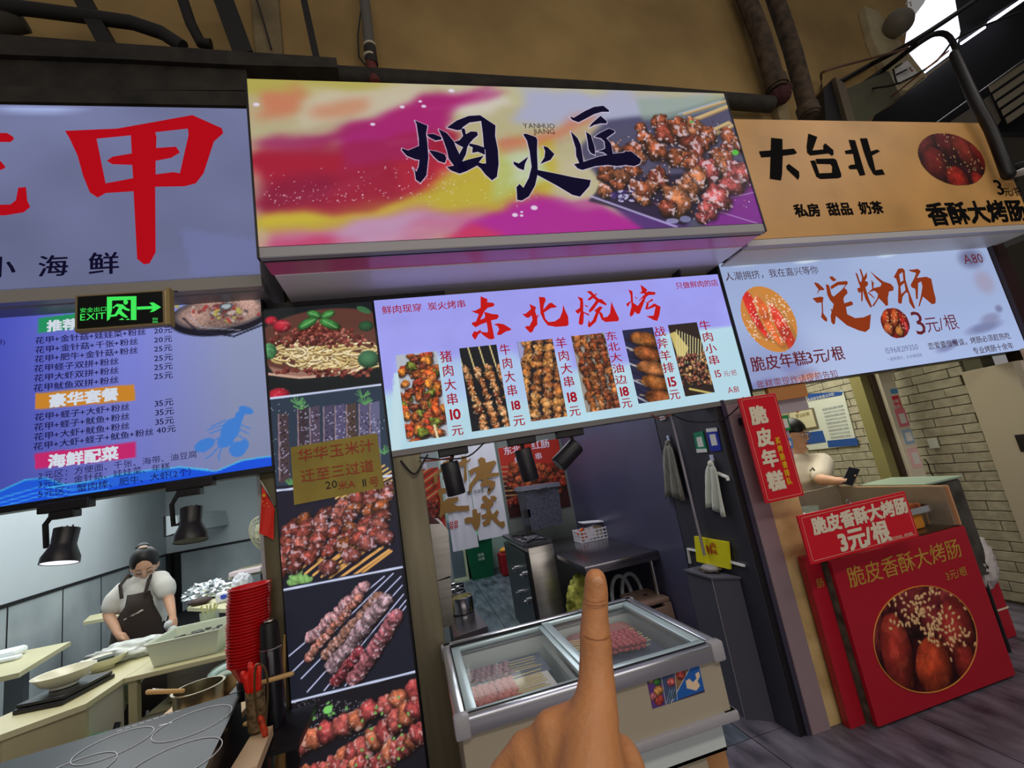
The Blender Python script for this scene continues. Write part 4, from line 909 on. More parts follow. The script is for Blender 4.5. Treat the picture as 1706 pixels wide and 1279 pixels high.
# lobster
lb = (60, 120, 200)
for k in range(7): c.ell(400-k*3.6, 690+k*8, 9-abs(k-3)*.3+k*.4, 6, -.4, lb)
c.ell(410, 683, 12, 6, .5, lb); c.ell(384, 716, 14, 20, .45, lb); c.ell(372, 736, 9, 10, .5, lb)
c.ell(341, 741, 16, 10, -.35, lb); c.ell(336, 748, 8, 5, .5, lb); c.ell(396, 748, 13, 13, -.3, lb); c.ell(406, 742, 8, 10, .3, lb)
for a, b in (((350, 722), (376, 712)), ((346, 716), (378, 706)), ((356, 734), (374, 724)), ((392, 712), (414, 722)), ((394, 704), (416, 714)), ((390, 722), (410, 732)), ((352, 710), (376, 700))): c.line([a, b], 2, lb)
c.line([(366, 742), (352, 758), (342, 764)], 1.6, lb); c.line([(370, 744), (364, 760), (366, 766)], 1.6, lb)
# pills
def pill(x0, y0, x1, y1, h, col):
    for s_ in (0,): c.poly([(x0, y0), (x1, y1), (x1+1, y1+h), (x0, y0+h)], col)
pill(64, 530, 140, 520, 25, (34, 140, 90)); pill(59, 655, 224, 640, 27, (196, 128, 40)); pill(58, 755, 226, 736, 26, (190, 36, 104))
# soup pot
c.ell(368, 526, 76, 34, -.06, (24, 22, 34), 1, soft=.06); c.ell(369, 520, 70, 29, -.06, (90, 80, 84), 1, soft=.06); c.ell(369, 520, 62, 25, -.06, (150, 120, 110), 1, tex=.5)
for i in range(60): c.ell(369+c.rng.normal(0, 26), 519+c.rng.normal(0, 8), c.rng.uniform(2, 7), c.rng.uniform(1.5, 3.5), c.rng.uniform(-1, 1), [(190, 180, 90), (120, 60, 60), (200, 180, 170), (90, 80, 90), (170, 60, 60)][i % 5], .9, shade=.4)
c.ell(377, 510, 11, 6, 0, (80, 80, 90)); c.ell(377, 510, 7, 4, 0, (160, 170, 175)); c.line([(305, 530), (330, 552), (390, 560), (440, 540)], 3, (30, 30, 50)); c.line([(312, 524), (335, 545), (400, 550)], 1, (150, 150, 170), .7)
c.ell(344, 494, 24, 6, .03, (176, 146, 96), 1, shade=.5)
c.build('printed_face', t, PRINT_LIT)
m_nv = lit('menu_navy', (22, 18, 62)); m_pw = lit('pill_white', (206, 214, 226))
Lm = [('花甲+金针菇+娃娃菜+粉丝', (59, 571), (243, 549), '20元', (257, 556), (287, 545)), ('花甲+金针菇+千张+粉丝', (59, 588), (230, 564), '20元', (257, 571), (287, 560)),
      ('花甲+肥牛+金针菇+粉丝', (58, 603), (230, 579), '25元', (257, 587), (287, 574)), ('花甲蛏子双拼+粉丝', (57, 619), (198, 597), '25元', (257, 602), (288, 590)),
      ('花甲大虾双拼+粉丝', (57, 635), (198, 612), '25元', (257, 617), (288, 605)), ('花甲鱿鱼双拼+粉丝', (56, 651), (198, 628), '25元', (257, 632), (288, 620)),
      ('花甲+蛏子+大虾+粉丝', (58, 700), (216, 673), '35元', (258, 677), (289, 665)), ('花甲+蛏子+鱿鱼+粉丝', (57, 716), (216, 689), '35元', (259, 692), (290, 680)),
      ('花甲+大虾+鱿鱼+粉丝', (57, 732), (216, 705), '35元', (259, 707), (290, 696)), ('花甲+大虾+蛏子+鱿鱼+粉丝', (56, 748), (256, 715), '40元', (261, 722), (293, 709))]
for a, p0, p1, b, q0, q1 in Lm: text(t, a, p0, p1, pl, m_nv, .014); text(t, b, q0, q1, pl, m_nv, .014)
text(t, '推荐', (78, 551), (130, 532), pl, m_pw, .04); text(t, '豪华套餐', (82, 676), (198, 648), pl, m_pw, .04); text(t, '海鲜配菜', (80, 776), (198, 747), pl, m_pw, .04)
text(t, '2元区：方便面、千张、海带、油豆腐', (64, 795), (328, 754), pl, m_nv, .0); text(t, '3元区：金针菇、娃娃菜、年糕', (64, 810), (283, 773), pl, m_nv, .0); text(t, '5元区：蟹肉棒、肥牛、大虾（2个）', (64, 826), (318, 782), pl, m_nv, .0)
text(t, '(拼)', (-14, 577), (9, 565), pl, m_nv, .0)

# ---------------- photo strip ----------------
t = thing('photo_lightbox', 'tall backlit column of five food photographs between the left and centre stalls', 'photo panel', (-.35, 2.36, 0.02))
obj('panel_case', MB().box(-.612, -.083, 2.334, 2.42, 0.0, 2.55, bev=.003), m_blackframe, t)
c = Canvas(pl, -.605, -.092, 0.10, 2.54, .0034, (22, 24, 32)); c.rng = np.random.RandomState(11)
P = c.poly
# 1 pasta
P([(430, 505), (640, 490), (650, 660), (440, 680)], (26, 30, 32)); c.ell(540, 572, 118, 56, -.06, (150, 110, 96), 1, soft=.05); c.ell(540, 564, 112, 52, -.06, (92, 56, 48), 1, soft=.06)
P([(440, 600), (470, 640), (540, 636), (640, 600), (650, 640), (560, 660), (440, 655)], (24, 28, 30), .9); c.line([(440, 622), (500, 629), (560, 624), (632, 604)], 4, (196, 160, 140))
for k in range(150):
    a = c.rng.uniform(0, 6.28); x = 540+math.cos(a)*c.rng.uniform(10, 80); y = 590+math.sin(a)*c.rng.uniform(4, 26); r = c.rng.uniform(8, 26); a0 = c.rng.uniform(0, 6.28)
    pp = [(x+math.cos(a0+q*.5)*r*1.4, y+math.sin(a0+q*.5)*r*.55) for q in range(6)]
    c.line([(u_, v_+1.2) for u_, v_ in pp], 3.6, (110, 84, 50), .8); c.line(pp, 2.6, [(226, 204, 150), (206, 178, 116), (236, 220, 176)][k % 3], 1)
for i in range(420):
    y = c.rng.uniform(0, 1); x = 532+c.rng.normal(0, 12+32*y); yy = 538+36*y+c.rng.normal(0, 3)
    if yy > 590: continue
    c.ell(x, yy, c.rng.uniform(2, 5), c.rng.uniform(2, 4), c.rng.uniform(0, 3), [(150, 74, 62), (120, 52, 44), (186, 110, 96), (90, 36, 32)][i % 4], 1, shade=.7)
for i in range(60): c.ell(c.rng.uniform(455, 620), 620+c.rng.normal(0, 4)+(c.rng.uniform(-1, 1)), 4, 3, 0, [(130, 60, 54), (90, 36, 34), (160, 90, 76)][i % 3], 1, shade=.6)
for x, y, rx, ry, a in ((524, 524, 12, 7, .4), (546, 524, 12, 7, -.4), (513, 538, 18, 8, -.5), (550, 540, 18, 8, .5)): c.ell(x, y, rx, ry, a, (70, 140, 70), 1, shade=.9, tex=.2); c.line([(x-rx*.7*math.cos(a), y-rx*.7*math.sin(a)), (x+rx*.7*math.cos(a), y+rx*.7*math.sin(a))], 1, (150, 200, 140), .8)
for x, y, r in ((452, 534, 10), (470, 543, 14), (464, 660, 18)): c.ell(x, y, r, r*.8, 0, (190, 40, 60), 1, shade=.9, spec=.2)
c.ell(614, 598, 17, 15, 0, (70, 120, 84), 1, shade=.8); c.ell(448, 585, 12, 14, 0, (80, 140, 90), 1, shade=.6, tex=.4); c.ell(610, 543, 12, 9, 0, (50, 90, 60), 1, shade=.7); c.ell(606, 516, 12, 5, .5, (60, 110, 70), .9)
def sep(a, b): c.line([a, b], 3.4, (196, 204, 232), 1)
# 2 dark strips
P([(440, 664), (640, 642), (660, 790), (450, 815)], (44, 56, 72)); c.grain(.0)
for k, x in enumerate((472, 504, 524, 547, 566, 585, 606, 624)):
    col = [(70, 56, 62), (60, 48, 56), (78, 66, 84), (72, 66, 92), (84, 78, 110), (76, 60, 56), (84, 80, 110), (96, 96, 128)][k]
    P([(x-8, 690-k*1.5-(k > 0)*8), (x+8, 686-k*1.5-(k > 0)*8), (x+12, 800), (x-7, 806)], col)
    c.line([(x-8, 690-k*1.5-(k > 0)*8), (x-6, 800)], 2, (160, 130, 140), .8)
    for i in range(60): c.ell(x+c.rng.uniform(-6, 9), c.rng.uniform(685, 795), 1.3, 1, 0, [(180, 176, 210), (30, 20, 26)][i % 2], .8, soft=.5)
for x, y in ((496, 668), (502, 676), (604, 656), (608, 668), (640, 750), (485, 805)):
    for i in range(14): a = c.rng.uniform(-2.8, -.3); c.line([(x, y+6), (x+math.cos(a)*14, y+6+math.sin(a)*14)], 1.2, (90, 150, 90), .9)
for i in range(70): c.ell(c.rng.uniform(450, 650), c.rng.uniform(660, 820), 1, 1, 0, (200, 210, 220), .6)
# 3 skewers
P([(450, 812), (660, 786), (670, 946), (470, 976)], (30, 28, 42))
for k in range(13): c.line([(560+k*9, 830-k*1), (640+k*6, 775+k*5)], 3.4, (206, 170, 110), 1); c.line([(560+k*9, 832-k*1), (640+k*6, 777+k*5)], 1, (110, 70, 40), .8)
for k in range(9): c.line([(466+k*16, 905+k*7), (540+k*14, 862+k*7)], 4, (206, 150, 84), 1); c.line([(466+k*14, 950+k*2), (520+k*16, 900+k*2)], 4, (214, 160, 90), 1)
for i in range(10): c.ell(500+c.rng.normal(0, 14), 965+c.rng.normal(0, 6), 10, 5, c.rng.uniform(0, 3), (140, 190, 110), .9, shade=.5)
for i in range(6):
    for j in range(7):
        x = 485+j*27-i*4+c.rng.uniform(-5, 5); y = 872+i*15-j*10+c.rng.uniform(-4, 4)+ (0 if i < 3 else 2)
        if x > 664 or y > 955+(x-490)*-.1 or x < 462: continue
        meat(c, x, y, c.rng.uniform(12, 16), c.rng.uniform(9, 13), -.5+c.rng.uniform(-.3, .3), [(150, 70, 60), (120, 60, 50), (170, 96, 84), (140, 76, 44)][c.rng.randint(4)], .55, (226, 216, 240), .14, .7)
for x, y in ((548, 945), (585, 925), (612, 905), (640, 895)): meat(c, x, y, 16, 13, .3, (140, 76, 70), .5, (226, 216, 240), .1, .7)
# 4 kebab sticks
P([(470, 978), (668, 942), (692, 1122), (485, 1168)], (28, 30, 42))
for a, b in (((482, 1092), (640, 960)), ((486, 1120), (655, 955)), ((502, 1130), (668, 960)), ((512, 1152), (670, 975)), ((540, 1150), (672, 990)), ((556, 1146), (676, 1000)), ((575, 1142), (676, 1010))): c.line([a, b], 2.2, (180, 184, 220), 1)
for (a, b, w, cc) in (((518, 1062), (606, 978), 20, (206, 150, 156)), ((514, 1095), (596, 998), 15, (186, 116, 100)), ((545, 1090), (630, 995), 20, (170, 120, 104)), ((556, 1110), (640, 1000), 26, (186, 150, 160)), ((560, 1135), (600, 1085), 18, (176, 70, 80)), ((592, 1130), (660, 1024), 26, (190, 110, 120))):
    for j in range(14):
        q = j/13; meat(c, a[0]+(b[0]-a[0])*q+c.rng.uniform(-2, 2), a[1]+(b[1]-a[1])*q+c.rng.uniform(-2, 2), w*.5, w*.5*c.rng.uniform(.8, 1.1), 0, cc, .55, (236, 216, 230), .12, .55)
# 5 saucy sticks
P([(485, 1168), (692, 1122), (712, 1290), (490, 1320)], (26, 24, 30))
for i in range(260): c.ell(c.rng.uniform(490, 620), c.rng.uniform(1165, 1230), .9, .9, 0, (180, 176, 186), .5)
for (a, b, w) in (((498, 1245), (690, 1150), 30), ((560, 1279), (694, 1180), 32), ((610, 1290), (700, 1220), 30), ((500, 1290), (600, 1270), 20)):
    for j in range(9):
        q = j/8; meat(c, a[0]+(b[0]-a[0])*q+c.rng.uniform(-3, 3), a[1]+(b[1]-a[1])*q+c.rng.uniform(-3, 3), w*.6, w*.55*c.rng.uniform(.8, 1.1), c.rng.uniform(0, 3), [(186, 90, 84), (196, 110, 80), (166, 70, 70)][j % 3], .45, (246, 220, 214), .15, .5)
for i in range(26): c.ell(c.rng.uniform(510, 700), c.rng.uniform(1160, 1279), 3, 2, c.rng.uniform(0, 3), (110, 170, 90), .9)
c.ell(546, 1182, 7, 6, 0, (120, 200, 100)); c.ell(494, 1209, 7, 3, -.2, (110, 180, 90))
sep((447, 664), (640, 640)); sep((452, 818), (560, 806)); sep((560, 806), (664, 790)); sep((470, 983), (672, 944)); sep((482, 1170), (694, 1118))
c.build('printed_face', t, PRINT_LIT)
# cardboard note
t = thing('cardboard_note', 'olive cardboard note with handwritten red and black characters stuck on the photo panel', 'note', (-.36, 2.32, 1.6))
def quad3(name, pts, Y, th, m, par): 
    q = [py_(x, y, Y) for x, y in pts]; return obj(name, MB().prism([(p.x, p.z) for p in q], Y, Y+th), m, par)
quad3('card', [(484, 745), (628, 721), (640, 812), (490, 841)], 2.316, .008, mat('olive_cardboard', (170, 150, 62), .6, noise=.15, nscale=6), t)
pn = ypl(2.315); m_pen = mat('red_pen', (170, 44, 26), .5); m_penb = mat('black_pen', (20, 20, 20), .5)
text(t, '华华玉米汁', (497, 766), (622, 734), pn, m_pen, -.012); text(t, '迁至三过道', (502, 798), (622, 770), pn, m_pen, -.012)
text(t, '20', (543, 813), (561, 801), pn, m_penb, .0); text(t, '米A', (563, 815), (591, 799), pn, m_pen, -.012); text(t, '11', (603, 809), (611, 799), pn, m_penb, .0); text(t, '号', (616, 812), (630, 793), pn, m_pen, -.012)

# ---------------- exit sign ----------------
t = thing('exit_sign', 'glowing green emergency exit sign with running figure hanging before the left menu', 'exit sign', (-1.04, 2.0, 2.37))
obj('housing', MB().box(-1.195, -.88, 2.0, 2.03, 2.368, 2.522, bev=.004), mat('exit_frame', (150, 132, 96), .4, metal=.4), t)
obj('face', MB().box(-1.183, -.892, 1.996, 2.002, 2.38, 2.512), mat('exit_black', (14, 18, 16), .3), t)
obj('side_edge', MB().box(-.88, -.868, 2.0, 2.04, 2.37, 2.53), mat('exit_side', (150, 130, 80), .6), t)
obj('hanger', MB().tube([(-1.15, 2.015, 2.52), (-1.15, 2.2, 2.605)], .004, 6).tube([(-.92, 2.015, 2.52), (-.92, 2.2, 2.605)], .004, 6), m_dark, t)
pe = ypl(1.995); m_grn = lit('exit_green', (66, 232, 92)); o0, zs = (0, 470), 3.279
strokes(t, 'door_symbol', [[[(584, 80), (745, 76), (745, 206), (715, 206), (715, 96), (612, 100), (612, 150), (600, 200), (584, 212)]]], pe, m_grn, .0, o0, zs)
strokes(t, 'running_figure', [[(675, 100), (690, 96), (700, 104), (698, 118), (686, 124), (676, 116)],
      [(640, 118), (672, 122), (690, 140), (712, 150), (706, 158), (684, 152), (670, 144), (664, 156), (684, 176), (700, 190), (690, 196), (664, 184), (650, 172), (636, 186), (600, 190), (598, 180), (628, 176), (640, 156), (650, 136), (632, 132), (622, 144), (614, 140)],
      [(650, 206), (668, 196), (680, 206)], [(688, 206), (700, 198), (712, 206)]], pe, m_grn, .001, o0, zs)
strokes(t, 'arrow', [[(748, 134), (832, 130), (816, 112), (838, 110), (880, 136), (840, 160), (818, 164), (834, 146), (748, 150)]], pe, m_grn, .0, o0, zs)
text(t, '安全出口', (134, 520.5), (177, 511), pe, m_grn, .0); text(t, 'EXIT', (134, 531), (176, 523.5), pe, m_grn, .0)
for k in range(2):
    for j in range(3): strokes(t, 'small_mark', [[(834+j*10, 194+k*16), (841+j*10, 194+k*16), (841+j*10, 206+k*16), (834+j*10, 206+k*16)]], pe, lit('exit_dim', (60, 170, 80)), .0, o0, zs)
# ================================================================== FACADE POSTS
o = obj('post', MB().box(-.08, .055, 2.336, 2.43, 0, 1.745, bev=.004), m_olive, smooth=True); tag(o, 'dull olive steel post between the photo panel and the freezer', 'post')
o = obj('post', MB().box(-.68, -.612, 2.36, 2.44, 0, 1.76, bev=.003), mat('olive_post_dark', (96, 92, 66), .5, metal=.2), smooth=True); tag(o, 'narrow olive post on the left edge of the photo panel', 'post')
t = thing('door_frame_post', 'black and mauve aluminium post at the right edge of the centre stall', 'post', (1.83, 2.35, 0))
obj('black_strip', MB().box(1.753, 1.785, 2.335, 2.44, 0, 1.76, bev=.003), m_dark, t)
obj('dark_strip', MB().box(1.786, 1.81, 2.325, 2.44, 0, 1.76), mat('dark_plum', (60, 56, 74), .4), t)
obj('mauve_panel', MB().box(1.81, 1.925, 2.315, 2.44, 0, 1.726, bev=.003), m_mauve, t)
text(t, 'ꀘ', (1208, 690), (1222, 668), ypl(2.314), m_dark) if False else None
o = obj('post', MB().box(1.927, 2.135, 2.33, 2.45, 0, 1.726, bev=.003), mat('yellowed_plaster', (226, 200, 142), .65, noise=.28, nscale=5, col2=(168, 138, 84), bump=.2)); tag(o, 'stained cream post left of the red sausage counter', 'post')
t = thing('fascia_board', 'dark board with tiny lights above the photo panel', 'board', (-.1, 2.4, 2.55))
obj('board', MB().box(-.62, .30, 2.40, 2.44, 2.53, 2.60), mat('speckled_board', (44, 38, 44), .5, noise=.5, nscale=60), t)
obj('red_edge', MB().box(-.58, .0, 2.385, 2.40, 2.535, 2.552), mat('red_edge', (110, 28, 34), .5), t)
o = obj('fascia_board', MB().box(.3, 2.0, 2.42, 2.46, 2.55, 2.60), mat('brown_board', (110, 98, 80), .6)); tag(o, 'narrow brown board above the centre menu board', 'board')
o = obj('header_board', MB().box(2.14, py_(1345, 660, 2.35).x, 2.34, 2.368, py_(1345, 660, 2.35).z, 1.79), mat('orange_wood', (190, 130, 76), .5)); tag(o, 'orange wooden header board under the left end of the right menu', 'board')
o = obj('header_board', MB().box(2.05, py_(1345, 670, 2.37).x, 2.37, 2.39, py_(1345, 682, 2.37).z, 1.72), mat('mauve_board', (176, 164, 170), .5)); tag(o, 'grey-lilac board panel above the man behind the counter', 'board')

# ================================================================== FREEZER
t = thing('chest_freezer', 'white chest freezer with two glass lids holding raw meat skewers', 'freezer', (.5, 2.0, 0))
m_fz = mat('freezer_enamel', (176, 166, 144), .4, spec=.5); m_rim = mat('freezer_rim', (200, 202, 208), .22, metal=.8)
m_lin = mat('freezer_liner', (216, 226, 224), .35); m_corner = mat('grey_corner_cap', (168, 166, 170), .35)
X0, X1, Y0, Y1, ZT = .035, .985, 1.60, 2.32, .85
obj('outer_shell', MB().box(X0+.015, X1-.015, Y0+.015, Y0+.045, .625, .80, bev=.004).box(X0+.015, X1-.015, Y1-.04, Y1-.01, .5, .80).box(X0+.015, X0+.045, Y0+.02, Y1-.02, .5, .80).box(X1-.045, X1-.015, Y0+.02, Y1-.02, .625, .80), m_fz, t)
obj('liner', MB().box(X0+.046, X1-.046, Y0+.046, Y1-.045, .50, .51).box(X0+.046, X1-.046, Y0+.046, Y0+.055, .5, .8).box(X0+.046, X1-.046, Y1-.055, Y1-.046, .5, .8).box(X0+.046, X0+.055, Y0+.05, Y1-.05, .5, .8).box(X1-.055, X1-.046, Y0+.05, Y1-.05, .5, .8).box(.49, .51, Y0+.05, Y1-.05, .5, .76), m_lin, t)
obj('front_rim', MB().box(X0, X1, Y0, Y0+.03, .795, ZT, bev=.008), m_rim, t, smooth=True)
obj('back_rim', MB().box(X0, X1, Y1-.04, Y1, .795, ZT+.006, bev=.008), m_rim, t, smooth=True)
obj('side_rim', MB().box(X0, X0+.035, Y0+.02, Y1-.02, .795, ZT, bev=.006), m_rim, t, smooth=True)
obj('side_rim', MB().box(X1-.035, X1, Y0+.02, Y1-.02, .795, ZT+.003, bev=.006), m_rim, t, smooth=True)
for x in (X0, X1): 
    for y in (Y0, Y1): obj('corner_cap', MB().box(x-.045 if x > .5 else x-.004, x+.004 if x > .5 else x+.045, y-.004 if y < 2 else y-.04, y+.04 if y < 2 else y+.004, .79, ZT+.006, bev=.008), m_corner, t, smooth=True)
obj('trim_band', MB().box(X0-.002, X1+.002, Y0-.002, Y0+.05, .60, .632, bev=.006).box(X1-.05, X1+.002, Y0, Y1, .60, .632, bev=.006), m_corner, t, smooth=True)
obj('lower_body', MB().box(.075, .865, 1.66, 2.28, .04, .60, bev=.006), m_fz, t)
obj('base', MB().box(.09, .85, 1.68, 2.26, 0, .04), m_dark, t)
m_glass = mat('lid_glass', (200, 220, 220), .06, alpha=.07, spec=.6)
m_lid = mat('lid_frame', (196, 218, 220), .3, metal=.25)
for (a, b, z, lab) in ((X0+.04, .515, .834, None), (.50, X1-.04, .842, None)):
    g = obj('glass_lid', MB().box(a+.03, b-.03, Y0+.065, Y1-.06, z-.001, z+.003), m_glass, t)
    obj('lid_frame', MB().box(a, b, Y0+.035, Y0+.068, z-.008, z+.008, bev=.003).box(a, b, Y1-.068, Y1-.035, z-.008, z+.008, bev=.003).box(a, a+.036, Y0+.06, Y1-.06, z-.008, z+.008, bev=.003).box(b-.036, b, Y0+.06, Y1-.06, z-.008, z+.008, bev=.003), m_lid, g, smooth=True)
obj('rail', MB().box(X0+.036, X1-.036, Y0+.03, Y0+.036, .82, .85), m_dark, t); obj('rail', MB().box(X0+.036, X1-.036, Y1-.045, Y1-.04, .82, .855), m_dark, t)
pf = ypl(Y0+.0145)
c = Canvas.px(pf, [(1073, 1112), (1158, 1081), (1172, 1146), (1088, 1180)], .0016, (60, 50, 80)); c.rng = np.random.RandomState(4)
P = c.poly; P([(1070, 1108), (1097, 1102), (1110, 1176), (1086, 1186)], (96, 60, 130)); P([(1097, 1102), (1122, 1094), (1130, 1170), (1108, 1176)], (70, 84, 120)); P([(1120, 1094), (1142, 1086), (1148, 1150), (1130, 1166)], (140, 110, 70))
P([(1138, 1086), (1160, 1078), (1162, 1096), (1146, 1122)], (36, 44, 130)); P([(1160, 1092), (1176, 1148), (1116, 1170)], (34, 96, 176)); c.line([(1160, 1092), (1118, 1170)], 1.4, (210, 200, 180))
for x, y, r, cc in ((1084, 1132, 7, (196, 170, 120)), (1095, 1135, 7, (60, 130, 60)), (1097, 1150, 9, (226, 160, 90)), (1098, 1166, 9, (200, 80, 70)), (1088, 1160, 7, (210, 120, 130)), (1118, 1136, 8, (220, 110, 110)), (1134, 1124, 9, (210, 90, 80)), (1130, 1105, 8, (70, 40, 34)), (1112, 1118, 8, (150, 160, 190)), (1120, 1156, 8, (60, 90, 120))): c.ell(x, y, r, r*.85, 0, cc, 1, shade=.8, tex=.7)
for k in range(4): c.line([(1110+k*4, 1172-k*2), (1116+k*4, 1148)], 1, (170, 190, 200), .8)
c.poly([(1142, 1134), (1148, 1130), (1154, 1136), (1160, 1130), (1158, 1122), (1164, 1118), (1166, 1126), (1162, 1134), (1166, 1142), (1160, 1150), (1152, 1148), (1144, 1146)], (234, 206, 172)); c.line([(1097, 1102), (1110, 1176)], .9, (220, 200, 200)); c.line([(1122, 1094), (1128, 1165)], .9, (220, 200, 200))
c.build('sticker', t, PRINT, .001)
for k in range(3): text(t, ('海鲜', '肉', '冰')[k], (1142+k*1.2, 1097+k*8), (1153-k*3, 1091+k*8), pf, m_white, .02, off=.002)
pl2 = ypl(1.66)
c = Canvas(pl2, .20, .40, .30, .47, .003, (90, 50, 36)); 
for k in range(40): meat(c, c.rng.uniform(770, 850), c.rng.uniform(1225, 1290), 7, 6, 0, [(150, 70, 40), (120, 50, 36), (180, 110, 60)][k % 3], .3)
c.build('sticker', t, PRINT, .0015)
c = Canvas(pl2, .66, .72, .38, .44, .003, (220, 214, 200)); c.line([(1070, 1279), (1082, 1268)], 5, (20, 20, 20)); c.build('sticker', t, PRINT, .0015)
# skewers
m_stick = mat('bamboo_stick', (226, 208, 150), .6); 
def make_skewer(m, seed, n=7):
    rr = random.Random(seed)
    s = thing('meat_skewer', 'x', 'skewer', (0, 0, 0), 'raw skewers in the freezer')
    b = MB(); 
    for i in range(n):
        x = -.10+i*.024
        b.sphere((x, rr.uniform(-.003, .003), rr.uniform(-.002, .002)), .0135, 8, 6, (1.05, rr.uniform(.8, 1.1), rr.uniform(.6, .9)))
    obj('meat', b, m, s, smooth='all'); obj('stick', MB().tube([(-.13, 0, 0), (.17, 0, 0)], .0022, 5), m_stick, s)
    return s
mm = [mat('raw_pork', (226, 128, 110), .45, noise=.35, nscale=60, col2=(170, 66, 60)), mat('raw_pale_meat', (186, 150, 156), .45, noise=.4, nscale=60, col2=(110, 80, 92)), mat('raw_red_meat', (214, 96, 100), .45, noise=.35, nscale=60, col2=(150, 50, 56))]
def pile(m, cpx, cz, nr, nl, rot, label, sd):
    p = make_skewer(m, sd); c_ = pz_(cpx[0], cpx[1], cz+.012); cx, cy = c_.x, c_.y
    first = True
    for l in range(nl):
        for r in range(nr):
            q = (cx+random.Random(sd+l*31+r).uniform(-.012, .012), cy+(r-(nr-1)/2)*.026, cz+l*.017)
            o = p if first else clone(p, (0, 0, 0)); first = False
            o.location = q; o.rotation_euler = (0, 0, rot+random.Random(r+sd).uniform(-.04, .04)); o['label'] = '%s, %s from the front, %s layer' % (label, ORD[r], ('lower', 'upper')[l])
pile(mm[0], (835, 1150), .782, 6, 2, .03, 'raw pink skewer, front pile, left freezer half', 1)
pile(mm[1], (826, 1113), .775, 5, 1, -.03, 'pale frosted skewer, rear pile, left freezer half', 2)
pile(mm[2], (1020, 1068), .782, 7, 2, 3.0, 'raw red skewer, right freezer half', 3)
for q, lab, cc in (((.08, .43, 1.72, 1.98, .515, .768), 'pale plastic tray under the front skewer pile, left freezer half', (210, 206, 200)), ((.08, .45, 1.985, 2.2, .515, .762), 'dark blue plastic tray under the rear skewer pile, left freezer half', (60, 70, 96)), ((.55, .90, 1.70, 2.06, .515, .768), 'dark tray under the skewers in the right freezer half', (64, 66, 90))):
    o = obj('tray', MB().box(*q, bev=.005), mat('tray_%d' % cc[0], cc, .5)); tag(o, lab, 'tray')
o = obj('meat_bag', MB().box(.58, .90, 2.09, 2.24, .515, .79, bev=.03), mat('red_pack', (190, 110, 96), .4, noise=.4, nscale=12)); tag(o, 'reddish frozen pack at the back of the right freezer half', 'package')
# cardboard box under the freezer
t = thing('cardboard_box', 'brown printed cardboard box standing under the right end of the freezer', 'box', (.95, 1.85, 0))
obj('carton', MB().box(.872, .985, 1.74, 2.12, 0, .585, bev=.003), mat('kraft_card', (206, 150, 96), .8, noise=.12, nscale=5), t)
pb = ypl(1.739)
for s_, p0, p1 in (('9', (1139, 1236), (1147, 1226)), ('小心轻放', (1140, 1258), (1163, 1246)), ('易碎', (1150, 1275), (1166, 1267)), ('20KG', (1150, 1218), (1164, 1206))): text(t, s_, p0, p1, pb, m_inkp, .02)

# ================================================================== CENTRE STALL INTERIOR
t = thing('work_table', 'stainless steel work table standing against the dark purple wall', 'table', (1.44, 4.1, 0))
m_st2 = mat('dull_steel_top', (128, 124, 130), .22, metal=.9)
obj('table_top', MB().box(1.14, 1.742, 3.40, 4.9, .76, .80, bev=.004), m_st2, t, smooth=True)
obj('table_lip', MB().box(1.15, 1.74, 3.395, 3.41, .735, .762), m_st2, t)
for x, y in ((1.18, 3.46), (1.70, 3.46), (1.18, 4.84), (1.70, 4.84)): obj('leg', MB().tube([(x, y, 0), (x, y, .76)], .018, 10), m_chrome, t, smooth=True)
t = thing('gas_stove', 'steel gas stove with a dark front and star knobs left of the work table', 'stove', (1.0, 4.6, 0))
obj('stove_body', MB().box(.90, 1.135, 4.12, 5.12, .05, .90, bev=.01), m_steel, t, smooth=True)
obj('stove_front', MB().box(.868, .905, 4.13, 5.12, .08, .86, bev=.004), mat('stove_black', (34, 34, 38), .3, metal=.5), t)
obj('hob_top', MB().box(.865, 1.135, 4.12, 5.12, .90, .93, bev=.004), mat('hob_dark', (70, 68, 74), .3, metal=.6), t)
for y in (4.28, 4.62):
    for z in (.66, .44):
        k_ = obj('knob', MB().lathe([(0, 0), (.03, 0), (.03, .02), (.012, .024), (.012, .045), (0, .045)], 12, Matrix.Translation((.868, y, z)) @ Matrix.Rotation(-math.pi/2, 4, 'Y')), m_chrome, t, smooth=True)
for y in (4.3, 4.7): obj('pan_support', MB().tube([(.92, y-.12, .935), (1.1, y+.12, .935)], .008, 6).tube([(1.1, y-.12, .935), (.92, y+.12, .935)], .008, 6), m_dark, t)
obj('foil_liner', MB().box(.9, 1.1, 4.3, 4.6, .931, .936), mat('foil', (200, 200, 210), .25, metal=.9, bump=1.0, bscale=60), t)
o = obj('lighter', MB().box(.93, .955, 4.35, 4.6, .938, .95, bev=.003), m_dark); tag(o, 'black lighter lying on the foil of the gas stove', 'lighter')
# speckled grill box
m_gr = mat('speckled_grill_enamel', (92, 96, 112), .5, noise=.75, nscale=45, col2=(46, 48, 60))
t = thing('grill_box', 'speckled dark grey grill box standing at the back of the stove', 'grill', (1.13, 4.6, .93))
q0 = 4.62
bx = [(py_(a, b, q0).x, py_(a, b, q0).z) for a, b in ((886, 884), (938, 872), (930, 808), (872, 816))]
obj('box_shell', MB().prism(bx, q0, q0+.34), m_gr, t)
obj('lid', MB().prism([(p[0]+dx, p[1]+dz) for p, dx, dz in ((bx[3], -.02, -.01), (bx[2], .02, -.01), (bx[2], .01, .03), (bx[3], -.01, .03))], q0-.02, q0+.36), mat('grill_lid', (120, 122, 140), .35, metal=.4), t)
obj('handle', MB().tube([(bx[3][0]+.12, q0-.03, bx[3][1]-.02), (bx[3][0]+.24, q0-.03, bx[3][1]-.015)], .008, 8), m_chrome, t)
